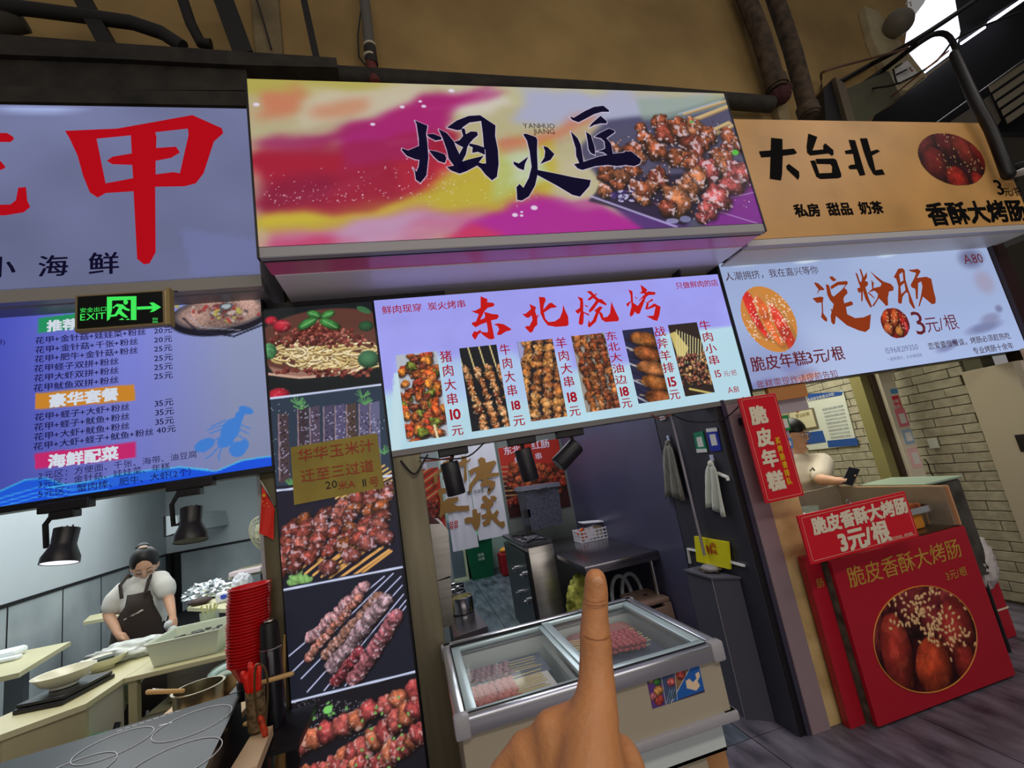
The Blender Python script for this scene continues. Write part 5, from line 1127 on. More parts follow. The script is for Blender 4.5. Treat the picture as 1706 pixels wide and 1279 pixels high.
obj('side_bracket', MB().box(bx[0][0]-.05, bx[0][0]-.005, q0+.02, q0+.1, .9363, 1.02).box(bx[3][0]-.03, bx[3][0]+.03, q0+.0, q0+.08, 1.10, 1.18), m_dark, t)
# basket of packets
t = thing('plastic_basket', 'white plastic basket full of packets on the work table', 'basket', tuple(pz_(985, 895, .8)))
bc = pz_(988, 898, .80)
b = MB(); W0, D0, H0 = .155, .10, .11
for s_ in (-1, 1):
    for i in range(9):
        xx = -W0+i*W0*2/8; b.box(bc.x+xx-.005, bc.x+xx+.005, bc.y+s_*D0-.003, bc.y+s_*D0+.003, .80, .80+H0)
    for i in range(7):
        yy = -D0+i*D0*2/6; b.box(bc.x+s_*W0-.003, bc.x+s_*W0+.003, bc.y+yy-.005, bc.y+yy+.005, .80, .80+H0)
m_wp = mat('white_plastic', (232, 230, 236), .4)
obj('basket_bars', b, m_wp, t); b = MB()
for z in (.802, .83, .86, .893): 
    b.box(bc.x-W0-.004, bc.x+W0+.004, bc.y-D0-.004, bc.y-D0+.004, z, z+.012).box(bc.x-W0-.004, bc.x+W0+.004, bc.y+D0-.004, bc.y+D0+.004, z, z+.012).box(bc.x-W0-.004, bc.x-W0+.004, bc.y-D0, bc.y+D0, z, z+.012).box(bc.x+W0-.004, bc.x+W0+.004, bc.y-D0, bc.y+D0, z, z+.012)
b.box(bc.x-W0, bc.x+W0, bc.y-D0, bc.y+D0, .80, .806); obj('basket_rings', b, m_wp, t)
for k, (dx, dy, rz, cc, lab) in enumerate(((-.09, -.03, .4, (226, 110, 50), 'orange packet in the white basket'), (-.02, -.04, -.3, (236, 226, 230), 'white and pink packet in the white basket'), (.05, -.02, .2, (214, 190, 150), 'cream packet in the white basket'), (.03, .04, -.1, (230, 226, 222), 'pale packet at the back of the white basket'))):
    o = obj('food_packet', MB().box(-.045, .045, -.012, .012, 0, .11, bev=.008, M=Matrix.Translation((bc.x+dx, bc.y+dy, .815)) @ Matrix.Rotation(rz, 4, 'Z') @ Matrix.Rotation(.3*(k-1.5), 4, 'Y')), mat('packet_%d' % k, cc, .4, noise=.2, nscale=40)); tag(o, lab, 'packet')
o = obj('box_lid', MB().box(-.11, .11, -.08, .08, 0, .012, bev=.003, M=Matrix.Translation((bc.x+.02, bc.y+.01, .955)) @ Matrix.Rotation(.10, 4, 'Y')), m_wp); tag(o, 'white flat lid lying on top of the packets', 'lid')
o = obj('glass_jar', MB().lathe([(0, 0), (.035, 0), (.035, .07), (.03, .08), (0, .08)], 14, Matrix.Translation((bc.x+.19, bc.y+.02, .801))), mat('dark_jar', (50, 44, 50), .15)); tag(o, 'small dark jar right of the white basket', 'jar')
# posters and curtain
pw = ypl(5.19)
def poster(label, x0, x1, z0, z1, fn, seed):
    t = thing('red_poster', label, 'poster', ((x0+x1)/2, 5.195, z0)); obj('backing', MB().box(x0, x1, 5.193, 5.2, z0, z1), m_white, t)
    c = Canvas(pw, x0, x1, z0, z1, .0075, (190, 52, 40)); c.rng = np.random.RandomState(seed); fn(c); c.build('printed_face', t, PRINT, .0); return t
def fp1(c):
    c.poly([(826, 800), (950, 780), (960, 870), (830, 880)], (60, 26, 26)); c.blur(4)
    for k in range(9): c.line([(836, 778+k*8), (862, 776+k*8)], 2, (206, 160, 110), 1)
    for i in range(90): meat(c, 850+c.rng.uniform(0, 90), 772+c.rng.uniform(0, 50), 7, 6, c.rng.uniform(0, 3), [(196, 80, 40), (220, 100, 56), (170, 56, 34)][i % 3], .3, (250, 190, 130))
    for i in range(26): meat(c, 848+i*3.6+c.rng.uniform(-2, 2), 838-i*1.4+c.rng.uniform(-3, 3), 8, 7, 0, (176, 52, 34), .3)
    c.a *= .92
t = poster('red poster with white brush characters and grilled meat on the back wall', .985, 1.715, 1.08, 1.86, fp1, 5)
m_pwh = mat('print_white', (232, 214, 232), .5)
text(t, '东北', (840, 757), (866, 742), pw, m_pwh, .02, off=.003); text(t, '红肠', (886, 747), (914, 733), pw, m_pwh, .02, off=.003); text(t, '串', (893, 766), (901, 753), pw, m_pwh, .02, off=.003); text(t, '烤', (858, 772), (867, 760), pw, m_pwh, .02, off=.003)
def fp2(c):
    for k in range(14): c.line([(690, 790+k*8), (728, 762+k*8)], 3, (196, 150, 96) if k % 2 else (120, 60, 34), 1)
    for i in range(40): meat(c, 714+c.rng.uniform(-10, 14), 848+c.rng.uniform(-10, 14), 5, 5, 0, (150, 50, 40), .3)
t = poster('narrow red poster with bamboo skewers left of the white curtain', -.05, .29, 1.02, 1.76, fp2, 6); text(t, '烤', (700, 783), (712, 772), pw, m_pwh, .02, off=.003)
# curtain (two leaves)
m_cur = mat('white_curtain_cloth', (222, 222, 232), .8, noise=.05, nscale=4); m_gold = mat('gold_brown_print', (150, 110, 56), .8)
t = thing('door_curtain', 'white split door curtain with brown brush characters in the back doorway', 'curtain', (.64, 5.15, .84))
pcu = ypl(5.15)
def cur(x0, x1, z0, z1):
    b = MB(); n = 14; V = [[b.bm.verts.new((x0+(x1-x0)*i/n, 5.155+.006*math.sin(i*1.3)+.004*j, z0+(z1-z0)*j/6)) for i in range(n+1)] for j in range(7)]
    for j in range(6):
        for i in range(n): b.bm.faces.new((V[j][i], V[j][i+1], V[j+1][i+1], V[j+1][i]))
    return b
obj('left_leaf', cur(.325, .60, .855, 2.1), m_cur, t, smooth='all'); obj('right_leaf', cur(.612, .945, .915, 2.1), m_cur, t, smooth='all')
obj('curtain_rod', MB().tube([(.28, 5.16, 2.1), (1.0, 5.16, 2.1)], .01, 8), m_chrome, t)
oc, sc_ = (700, 730), 6.396
strokes(t, 'brush_character', [[(140, 400), (200, 340), (240, 260), (300, 230), (320, 270), (250, 330), (190, 400), (180, 480), (150, 485)], [(440, 190), (490, 190), (500, 240), (535, 210), (535, 240), (490, 270), (500, 440), (480, 460), (465, 440), (470, 290), (420, 300), (390, 260), (440, 245)], [(235, 410), (300, 400), (300, 440), (240, 440)], [(380, 300), (420, 300), (440, 400), (430, 450), (400, 430)]], pcu, m_gold, .004, oc, sc_)
strokes(t, 'brush_character', [[(610, 230), (650, 200), (690, 215), (700, 260), (790, 235), (815, 260), (790, 290), (740, 370), (840, 365), (840, 395), (700, 430), (800, 460), (800, 500), (740, 590), (710, 580), (740, 500), (650, 520), (640, 490), (680, 440), (620, 440), (560, 510), (540, 580), (515, 590), (520, 500), (600, 390), (590, 350), (540, 395), (510, 350), (560, 320), (640, 290)]], pcu, m_gold, .004, oc, sc_)
strokes(t, 'brush_character', [[(190, 540), (300, 520), (310, 560), (240, 600), (240, 680), (290, 640), (400, 620), (410, 660), (350, 700), (400, 720), (520, 715), (525, 770), (380, 780), (260, 800), (220, 855), (200, 830), (215, 740), (210, 640), (195, 600)]], pcu, m_gold, .004, oc, sc_)
strokes(t, 'brush_character', [[(555, 760), (600, 750), (610, 800), (645, 790), (640, 900), (620, 960), (590, 985), (560, 930), (550, 900), (480, 910), (470, 860), (500, 840), (560, 840)], [(660, 620), (700, 605), (720, 640), (780, 660), (780, 710), (740, 740), (770, 810), (820, 760), (840, 790), (810, 840), (850, 890), (895, 880), (905, 930), (880, 955), (800, 900), (760, 850), (740, 910), (680, 940), (660, 900), (720, 850), (660, 860), (650, 820), (700, 800), (710, 750), (640, 740), (650, 700), (700, 680), (660, 650)], [(745, 620), (790, 610), (820, 640), (800, 665), (760, 650)]], pcu, m_gold, .004, oc, sc_)
for (a, b) in (((315, 890), (350, 925)), ((365, 880), (400, 912)), ((318, 935), (350, 965)), ((365, 925), (402, 955))):
    x0, y0 = a; x1, y1 = b; strokes(t, 'seal_mark', [[[(x0, y0), (x1, y0-5), (x1, y1-5), (x0, y1)], [(x0+9, y0+9), (x1-9, y0+4), (x1-9, y1-14), (x0+9, y1-9)]]], pcu, mat('seal_red', (190, 40, 40), .6), .004, oc, sc_)
text(t, '食之有味道，第一', (778, 825), (822, 810), pcu, m_inkp, .0, off=.006)
# back room
t = thing('wheelie_bin', 'dark green lidded rubbish bin standing in the back room', 'bin', (.93, 8.0, 0))
b = MB(); b.hexa([(.74, 7.85, 0), (1.09, 7.85, 0), (1.09, 8.2, 0), (.74, 8.2, 0), (.70, 7.80, .62), (1.14, 7.80, .62), (1.14, 8.25, .62), (.70, 8.25, .62)])
obj('bin_body', b, mat('dark_green_plastic', (10, 92, 60), .4), t)
obj('bin_lid', MB().box(.68, 1.16, 7.77, 8.28, .62, .70, bev=.02), mat('green_plastic', (46, 160, 100), .35), t, smooth=True)
obj('lid_handle', MB().tube([(.8, 7.76, .66), (1.04, 7.76, .66)], .012, 8), m_dark, t)
pbn = ypl(7.81); text(t, '垃圾|分类', (797, 933), (806, 921), pbn, m_white, .0, off=.01)
o = o_cab = obj('storage_cabinet', MB().box(.16, .66, 8.0, 8.4, .0, .95, bev=.01), mat('slate_box', (90, 100, 110), .4)); tag(o, 'slate grey flat cabinet below the white curtain', 'cabinet')
obj('frame_strip', MB().box(.66, .70, 7.96, 8.0, .0, .95), mat('cream_strip', (200, 204, 170), .5), o_cab); obj('frame_strip', MB().box(.16, .66, 7.96, 8.0, .0, .05), mat('cream_strip', (200, 204, 170), .5), o_cab)
o = obj('red_bucket', MB().box(1.20, 1.50, 7.6, 7.9, 0, .34, bev=.02), mat('dark_red_plastic', (150, 24, 34), .4)); tag(o, 'dark red box on the floor beside the green bin', 'box')
o = obj('orange_bag', MB().sphere((1.35, 7.72, .38), .11, 12, 8, (1.2, .8, .45)), mat('orange_bag', (226, 150, 50), .5, bump=.6, bscale=20), smooth=True); tag(o, 'orange and yellow bag on top of the dark red box', 'bag')
# left steel cabinet, pots
t = thing('steel_cabinet', 'tall brushed steel cabinet side behind the olive post', 'cabinet', (.05, 3.2, 0))
def cabp(*pts): return [(py_(a, b, 3.0).x, py_(a, b, 3.0).z) for a, b in pts]
obj('upper_cabinet', MB().prism(cabp((700, 874), (738, 872), (747, 884), (752, 958), (716, 972), (690, 968)), 3.0, 3.6), m_steel, t)
obj('lower_cabinet', MB().prism(cabp((712, 973), (751, 962), (756, 1040), (738, 1046), (716, 1044)), 3.0, 3.6), m_steel, t)
obj('brass_glow', MB().prism(cabp((716, 1010), (750, 1004), (755, 1038), (722, 1046)), 2.99, 3.0), mat('brass_steel', (190, 150, 96), .3, metal=.6), t) if False else None
obj('side_panel', MB().prism(cabp((700, 842), (722, 862), (734, 872), (700, 874)), 3.0, 3.04), mat('mauve_side', (130, 80, 84), .5), t)
t = thing('steel_counter', 'low black and steel counter with pots behind the freezer', 'counter', (.2, 3.3, 0))
cz = .62
cn = [pz_(757, 1062, cz), pz_(812, 1043, cz), pz_(770, 985, cz), pz_(742, 995, cz)]
obj('counter_top', MB().hexa([(p.x, p.y, cz-.04) for p in cn]+[(p.x, p.y, cz) for p in cn]), m_st2, t)
obj('counter_front', MB().hexa([(p.x, p.y+.02, 0.0) for p in cn]+[(p.x, p.y+.02, cz-.04) for p in cn]), m_dark, t)
pt = pz_(772, 1020, cz)
POTP = [(0, 0), (.075, 0), (.082, .008), (.084, .11), (.088, .115), (.082, .115), (.079, .012), (0, .008)]
t = thing('steel_pot', 'open shiny steel pot standing nearest on the low counter', 'pot', tuple(pt)); obj('pot_body', MB().lathe(POTP, 24, Matrix.Translation(pt)), m_chrome, t, smooth=True)
obj('soup', MB().lathe([(0, .085), (.078, .085)], 20, Matrix.Translation(pt)), mat('broth', (170, 160, 90), .2), t)
for dx, dy, s_, lab in ((-.02, .26, .9, 'second steel pot, behind the nearest one on the low counter'), (.0, .52, .85, 'farthest small steel pot on the low counter')):
    pp = pt+Vector((dx, dy, 0)); t = thing('steel_pot', lab, 'pot', tuple(pp)); obj('pot_body', MB().lathe([(r*s_, z*s_) for r, z in POTP], 20, Matrix.Translation(pp)), m_chrome, t, smooth=True)
    obj('pot_rim', MB().tube([pp+Vector((.088*s_*math.cos(a), .088*s_*math.sin(a), .115*s_)) for a in np.linspace(0, 6.28, 20)], .004, 6), m_chrome, t, smooth=True)
for k, (dx, dy, cc, lab, h) in enumerate(((-.13, -.02, (196, 180, 110), 'cream sauce bottle left of the pots, nearest', .13), (-.13, .12, (190, 110, 60), 'orange sauce bottle left of the pots', .14), (-.14, .24, (200, 190, 190), 'pale bottle left of the second pot', .13), (-.1, .62, (150, 160, 60), 'yellow-green bottle beside the farthest pot', .13))):
    pp = pt+Vector((dx, dy, 0)); t = thing('sauce_bottle', lab, 'bottle', tuple(pp))
    obj('bottle', MB().lathe([(0, 0), (.026, 0), (.027, .01), (.027, h*.65), (.012, h*.85), (.012, h), (0, h)], 14, Matrix.Translation(pp)), mat('sauce_%d' % k, cc, .3), t, smooth=True)
    obj('cap', MB().lathe([(0, h), (.014, h), (.014, h+.02), (0, h+.02)], 10, Matrix.Translation(pp)), m_dark, t)
# stool, bags under the table
t = thing('plastic_stool', 'brown plastic stool with a round hole in its seat behind the freezer', 'stool', (1.62, 3.5, 0))
m_stl = mat('taupe_plastic', (158, 130, 116), .4)
b = MB(); b.box(1.48, 1.735, 3.36, 3.70, .44, .475, bev=.012); obj('seat', b, m_stl, t, smooth=True)
obj('seat_hole', MB().lathe([(0, .4765), (.018, .4765)], 16, Matrix.Translation((1.62, 3.52, 0))), m_dark, t)
for sx in (-1, 1):
    for sy in (-1, 1):
        cx, cy = 1.6175, 3.5
        b = MB(); x, y = cx+sx*.085, cy+sy*.125; xb, yb = cx+sx*.115, cy+sy*.155
        b.hexa([(xb-.02, yb-.02, 0), (xb+.015, yb-.02, 0), (xb+.015, yb+.02, 0), (xb-.02, yb+.02, 0), (x-.028, y-.028, .44), (x+.028, y-.028, .44), (x+.028, y+.028, .44), (x-.028, y+.028, .44)]); obj('leg', b, m_stl, t)
obj('apron', MB().box(1.515, 1.72, 3.345, 3.36, .30, .42, bev=.004).box(1.508, 1.52, 3.36, 3.64, .30, .42, bev=.004), m_stl, t)
obj('label_plate', MB().box(1.60, 1.64, 3.338, 3.345, .37, .385), m_white, t)
t = thing('shoulder_bag', 'black bag with pale grey looped straps under the work table', 'bag', (1.52, 3.8, 0))
obj('bag_body', MB().sphere((1.52, 3.85, .24), .15, 16, 10, (1, .7, 1.4)), mat('black_fabric', (30, 30, 34), .8), t, smooth=True)
for dx in (0, .09):
    obj('strap', MB().tube([Vector((1.42+dx+.085*(1-math.cos(a)), 3.70-.02*dx, .44+.17*math.sin(a))) for a in np.linspace(-.4, 3.5, 18)], .016, 8), mat('grey_strap', (150, 152, 158), .7), t, smooth=True)
sk_ = py_(972, 990, 3.75); b = blob((sk_.x, 3.78, max(.17, sk_.z-.10)), (.13, .12, .22), 8, .35, 3.0, 4)
o = obj('vegetable_sack', b, mat('yellow_net', (206, 206, 90), .8, noise=.35, nscale=22, bump=.8, bscale=30), smooth='all'); tag(o, 'yellow-green net sack of vegetables under the work table', 'sack')
# grey pilaster box, pole, yellow bag
t = thing('pipe_cover_box', 'dark grey boxed column standing by the right wall of the centre stall', 'box', (1.7, 2.75, 0))
b = MB().hexa([(1.64, 2.61, 0), (1.745, 2.50, 0), (1.745, 2.88, 0), (1.64, 2.88, 0), (1.64, 2.61, .75), (1.745, 2.50, .75), (1.745, 2.88, .75), (1.64, 2.88, .75)])
obj('box_body', b, mat('slate_box2', (84, 84, 96), .4), t)
obj('top_edge', MB().hexa([(1.63, 2.60, .75), (1.745, 2.48, .75), (1.745, 2.89, .75), (1.63, 2.89, .75), (1.63, 2.60, .76), (1.745, 2.48, .76), (1.745, 2.89, .76), (1.63, 2.89, .76)]), mat('slate_top', (110, 110, 124), .3, metal=.3), t)
obj('edge_trim', MB().tube([(1.638, 2.608, 0), (1.638, 2.608, .75)], .003, 6), m_alu, t)
t = thing('yellow_folder', 'bright yellow printed bag leaning on the wall above the grey box', 'bag', (1.72, 2.7, .76))
pyl = Plane((1.735, 0, 0), (0, -1, 0), (0, 0, 1))
q = [px_(a, b, 1.725) for a, b in ((1157, 893), (1212, 903), (1216, 948), (1161, 935))]
obj('bag_body', MB().prism([(p.y, p.z) for p in q], 1.722, 1.738, axis='x'), mat('bright_yellow', (236, 226, 30), .4), t)
pyy = Plane((1.7215, 0, 0), (0, -1, 0), (0, 0, 1)); text(t, '卤味', (1186, 922), (1192, 904), pyy, m_red if False else mat('print_red', (196, 60, 30), .5), .01, True); text(t, '鲜', (1178, 922), (1186, 910), pyy, mat('print_red', (196, 60, 30), .5), .02)
t = thing('food_packet', 'clear packet of dried food lying on the grey box', 'packet', (1.69, 2.68, .76)); b = MB()
for i in range(18): rr = random.Random(i+40); b.box(-.02, .02, -.008, .008, -.006, .006, M=Matrix.Translation((1.70+rr.uniform(-.03, .03), 2.70+rr.uniform(-.06, .06), .772+rr.uniform(0, .018))) @ Matrix.Rotation(rr.uniform(0, 3), 4, 'Z'))
obj('contents', b, mat('dried_bits', (130, 112, 96), .7, noise=.4, nscale=50), t); obj('wrapper', MB().sphere((1.70, 2.70, .785), .05, 12, 8, (.8, 1.5, .42)), mat('clear_wrap', (220, 220, 230), .15, alpha=.35), t, smooth=True)
t = thing('metal_pole', 'thin grey metal pole standing on the grey box against the wall', 'pole', (1.7, 2.8, .76))
a0 = px_(1118, 690, 1.70); a1 = px_(1174, 925, 1.70)
obj('pole', MB().tube([a1, a0, a0+(a0-a1)*.1], .009, 10), mat('grey_pole', (166, 160, 168), .35, metal=.5), t, smooth=True)
o = obj('wall_rail', MB().tube([px_(1150, 938, 1.738), px_(1146, 914, 1.738), px_(1165, 918, 1.738), px_(1215, 935, 1.738), px_(1240, 942, 1.738)], .010, 4), m_white); tag(o, 'white rail on the wall behind the yellow bag', 'rail')
# towels
def towel(lab, top, bl, br, X, m, hook):
    t = thing('towel', lab, 'towel', tuple(px_(*top, X))); b = MB(); n, k = 12, 8; A = px_(*top, X-.02); B = px_(*bl, X-.02); C_ = px_(*br, X-.02); V = []
    for j in range(k+1):
        q = j/k; row = []
        L_ = Vector(A.lerp(B, q)); R2 = Vector(A.lerp(C_, q)); w_ = (R2-L_)*(max(q, .05)**-.5-1)*.5; L_ -= w_; R2 += w_; wd = min(1, .18+q*1.3); 
        mid = (L_+R2)/2
        for i in range(n+1):
            f = i/n; p = mid+(R2-L_)*(f-.5)*1.0+(Vector((0, -1, 0))*(f-.5)*.05*(1-q)); p.x += .012*math.sin(f*17+q*2)*wd; p.z += .02*math.sin(f*5)*q; row.append(b.bm.verts.new(p))
        V.append(row)
    for j in range(k):
        for i in range(n): b.bm.faces.new((V[j][i], V[j][i+1], V[j+1][i+1], V[j+1][i]))
    o = obj('cloth', b, m, t, smooth='all'); md = o.modifiers.new('s', 'SOLIDIFY'); md.thickness = .006
    obj('knot', MB().sphere(A, .022, 10, 8, (.7, 1, .9)), m, t, smooth=True); obj('hook', MB().box(X-.01, X+.004, A.y-.012, A.y+.012, A.z+.012, A.z+.05, bev=.003), mat('pale_hook', (190, 200, 230), .4), t)
towel('grey ribbed towel hanging on the wall left of the metal pole', (1112, 738), (1108, 832), (1141, 828), 1.742, mat('grey_towel', (146, 142, 130), .9, noise=.25, nscale=50, stretch=(1, 1, .2)), 1)
towel('white cloth hanging on the wall below the code cards', (1184, 772), (1176, 848), (1208, 855), 1.742, mat('white_towel', (216, 220, 206), .9), 1)
t = tag(obj('hanging_cloth', MB().tube([px_(1196, 788, 1.735), px_(1212, 795, 1.735), px_(1213, 800, 1.735)], .011, 6), m_white), 'white rail end beside the white cloth', 'rail')
pq = Plane((1.742, 0, 0), (0, -1, 0), (0, 0, 1))
def card(lab, q, col, top):
    t = thing('payment_card', lab, 'card', tuple(px_(*q[2], 1.74))); P_ = [px_(a, b, 1.742) for a, b in q]
    obj('card', MB().prism([(p.y, p.z) for p in P_], 1.741, 1.747, axis='x'), col, t)
    cx = sum(a for a, b in q)/4; cy = sum(b for a, b in q)/4
    obj('white_field', MB().prism([(px_(cx+(a-cx)*.55, cy+(b-cy)*.5, 1.74).y, px_(cx+(a-cx)*.55, cy+(b-cy)*.5, 1.74).z) for a, b in q], 1.7395, 1.741, axis='x'), m_white, t)
    obj('header_strip', MB().prism([(px_(a, b, 1.74).y, px_(a, b, 1.74).z) for a, b in top], 1.739, 1.741, axis='x'), m_white, t)
card('small green payment card on the wall, left of the blue one', [(1155, 721), (1170, 718), (1178, 752), (1161, 753)], mat('card_green', (20, 140, 100), .4), [(1160, 748), (1177, 747), (1178, 753), (1161, 754)])
card('small blue payment card on the wall, right of the green one', [(1176, 715), (1193, 713), (1201, 750), (1184, 752)], mat('card_blue', (30, 50, 170), .4), [(1176, 714), (1193, 712), (1195, 718), (1177, 720)])
o = obj('wall_socket', MB().box(1.735, 1.748, 2.86, 2.93, 1.735, 1.79, bev=.003), mat('socket_grey', (186, 186, 190), .4)); tag(o, 'pale wall socket just under the centre menu board', 'socket')
# spot lamps under the centre menu
def spot(lab, a, b, r, Y, mount):
    t = thing('spot_lamp', lab, 'lamp', tuple(py_(*mount, Y)))
    A = py_(*a, Y); B = py_(*b, Y)
    obj('lamp_body', MB().tube([A, A.lerp(B, .03), B.lerp(A, .03), B], [r*.92, r, r, r*.94], 24), mat('matte_black_lamp', (26, 25, 32), .45, spec=.5), t, smooth=True)
    M_ = py_(*mount, Y); obj('lamp_arm', MB().tube([M_, A.lerp(B, .12)+Vector((0, .0, 0))], .010, 8), m_dark, t, smooth=True)
    obj('track_mount', MB().box(M_.x-.075, M_.x+.075, Y-.02, Y+.03, 1.69, 1.728, bev=.004), m_dark, t)
    obj('lamp_lens', MB().tube([B+(B-A).normalized()*.001, B+(B-A).normalized()*.002], r*.75, 20), mat('lens_grey', (120, 120, 126), .2), t)
spot('black cylinder spotlight pointing straight down, leftmost under the centre menu', (748, 770), (761, 824), .046, 2.36, (755, 752))
spot('black cylinder spotlight tilted slightly, in the middle under the centre menu', (870, 748), (885, 800), .044, 2.36, (868, 728))
spot('black cylinder spotlight tilted far sideways, rightmost under the centre menu', (961, 741), (930, 774), .046, 2.36, (948, 716))
for i, (pts, lab, cc, r) in enumerate(([((668, 768), (690, 790), (705, 770), (712, 758)), 'dark wire loop below the left end of the centre menu', m_dark, .005], [((700, 762), (740, 765), (780, 760), (806, 738)), 'black wire from the left spotlight to the menu board', m_dark, .004], [((705, 768), (730, 766), (752, 762)), 'red wire running to the left spotlight', mat('red_wire', (140, 60, 40), .5), .004],
        [((1120, 690), (1150, 702), (1200, 700), (1232, 675), (1238, 662)), 'dark wire sagging under the right end of the centre menu', m_dark, .004], [((1086, 690), (1100, 697), (1118, 690)), 'short red wire under the centre menu', mat('red_wire', (140, 60, 40), .5), .003])):
    P_ = [py_(*p, 2.315) for p in pts]; o = obj('cable', MB().limb(P_, [r]*len(P_), 6, 4), cc, smooth=True); tag(o, lab, 'cable')

# ================================================================== RIGHT STALL
m_rb = mat('red_board', (214, 26, 44), .35, spec=.5); m_wcut = mat('cream_lettering', (232, 222, 196), .5); m_yel = mat('yellow_lettering', (236, 190, 30), .5); m_line = mat('thin_gold_line', (226, 150, 130), .5)
t = thing('hanging_sign', 'tall narrow red sign with four large cream characters on the mauve post', 'sign', (1.94, 2.2, 1.165))
obj('board', MB().box(1.807, 2.055, 2.20, 2.215, 1.168, 1.744, bev=.003), m_rb, t)
pr = ypl(2.199)
def border(t, x0, x1, z0, z1, Y, m, w=.003, pl=None):
    b = MB()
    if pl is None:
        for q in ((x0, x1, z0, z0+w), (x0, x1, z1-w, z1), (x0, x0+w, z0, z1), (x1-w, x1, z0, z1)): b.box(q[0], q[1], Y-.001, Y, q[2], q[3])
    obj('border_line', b, m, t)
obj('bracket', MB().box(1.86, 1.90, 2.215, 2.318, 1.6, 1.64), m_dark, t)
border(t, 1.82, 2.043, 1.18, 1.733, 2.1995, m_line)
for ch, a, b in (('脆', (1249, 705), (1277, 677)), ('皮', (1260, 742), (1286, 714)), ('年', (1268, 776), (1296, 750)), ('糕', (1277, 815), (1307, 786))): text(t, ch, a, b, pr, m_wcut, .045)
text(t, '买烤肠请排队', (1312, 808), (1298, 728), pr, m_yel, .03, True)
t = thing('price_sign', 'tilted red sign reading three yuan each lying across the counter edge', 'sign', (2.24, 2.1, .85))
obj('board', MB().box(1.884, 2.604, 2.098, 2.112, .852, 1.094, bev=.003), m_rb, t); obj('bracket', MB().box(2.2, 2.22, 2.11, 2.26, .90, .91).box(2.2, 2.22, 2.25, 2.26, .822, .91), m_dark, t); obj('bracket', MB().box(2.5, 2.52, 2.11, 2.26, .90, .91).box(2.5, 2.52, 2.25, 2.26, .822, .91), m_dark, t)
border(t, 1.90, 2.59, .866, 1.082, 2.098, m_line)
pr = ypl(2.0975)
text(t, '脆皮香酥大烤肠', (1354, 884), (1508, 834), pr, m_wcut, .04); text(t, '3元/根', (1400, 914), (1478, 872), pr, m_wcut, .04); text(t, '正宗老味道，越吃越香', (1484, 898), (1520, 887), pr, m_wcut, .0)
obj('hook', MB().tube([(2.22+.012*math.cos(a), 2.1, 1.105+.012*math.sin(a)) for a in np.linspace(0, 6.2, 12)], .003, 6), m_chrome, t)
t = thing('food_counter', 'dark red sausage counter with gold lettering and an oval sausage photograph', 'counter', (2.58, 2.5, 0))
m_cr = mat('counter_red', (176, 26, 44), .3, spec=.5)
obj('front_board', MB().box(2.10, 3.075, 2.20, 2.225, .012, .812, bev=.003), m_cr, t)
obj('counter_body', MB().box(2.15, 3.06, 2.24, 2.95, 0, .80), mat('counter_side', (120, 30, 40), .5), t)
obj('side_edge', MB().box(2.105, 2.15, 2.226, 2.30, 0, .80, bev=.003), mat('grimy_grey_edge', (120, 118, 96), .8, noise=.5, nscale=16), t)
obj('deck', MB().box(2.10, 3.07, 2.226, 2.95, .80, .822), mat('dark_deck', (84, 70, 56), .3, metal=.5), t)
pr = ypl(2.1995); m_gd = mat('gold_lettering', (206, 160, 70), .45, metal=.2)
text(t, '脆皮香酥大烤肠', (1416, 977), (1594, 898), pr, m_gd, .01); text(t, '3元/根', (1577, 965), (1608, 945), pr, m_gd, .01)
u, v = pr.hit(1543, 1062); A, B = .345, .25
c = Canvas(pr, u-A, u+A, v-B, v+B, .0038, (60, 14, 20)); c.rng = np.random.RandomState(2)
sausages(c, [(1470, 1010, 30, 60, .4, (92, 30, 34)), (1455, 1060, 30, 50, .3, (84, 26, 30)), (1520, 1005, 46, 52, .6, (100, 34, 38)), (1495, 1090, 32, 66, .15, (140, 44, 36)), (1560, 1020, 34, 60, .5, (110, 36, 40)), (1622, 1050, 34, 70, -.2, (110, 34, 36)), (1600, 1010, 46, 44, .3, (120, 40, 44)), (1592, 1060, 40, 60, .35, (136, 42, 38)), (1556, 1110, 38, 46, .3, (168, 62, 36)), (1612, 1110, 24, 40, 0, (120, 36, 30))], None)
for (x, y, sx, sy, n) in ((1530, 1020, 16, 20, 60), (1590, 1045, 26, 22, 60), (1500, 1010, 30, 16, 26), (1570, 985, 16, 6, 12), (1555, 1050, 8, 14, 20)):
    for i in range(n): c.ell(c.rng.normal(x, sx), c.rng.normal(y, sy), 4, 2.2, c.rng.uniform(0, 3), (216, 176, 126), .95, soft=.25, shade=.4)
c.grain(.10, 6, 6, 3); c.a = np.clip(c.a*1.25, 0, 255)
c.build('sausage_picture', t, PRINT, .0015, mask=lambda U, V: ((U-u)/A)**2+((V-v)/B)**2 < 1)
b = MB(); pts = [pr.at(u+(A+.004)*math.cos(a), v+(B+.004)*math.sin(a), .002) for a in np.linspace(0, 2*math.pi, 73)]
b.tube(pts, .0035, 5, caps=False); obj('oval_rim', b, mat('orange_rim', (216, 140, 60), .4), t)
o = obj('red_board', MB().box(2.0, 2.10, 2.27, 2.31, 0, .84), m_cr); tag(o, 'narrow dark red board between the cream post and the counter', 'board')
text(o, '肠', (1362, 980), (1370, 962), ypl(2.269), m_gd, .0)
t = thing('display_case', 'open steel display case holding sausages on the red counter', 'case', (2.9, 2.6, .82))
m_cs = mat('case_metal', (178, 168, 150), .35, metal=.5, noise=.1)
obj('right_panel', MB().box(3.05, 3.062, 2.2, 2.93, .822, 1.05, bev=.002), mat('case_edge', (200, 150, 110), .4), t)
obj('back_panel', MB().box(2.35, 3.05, 2.92, 2.935, .822, 1.062), m_cs, t)
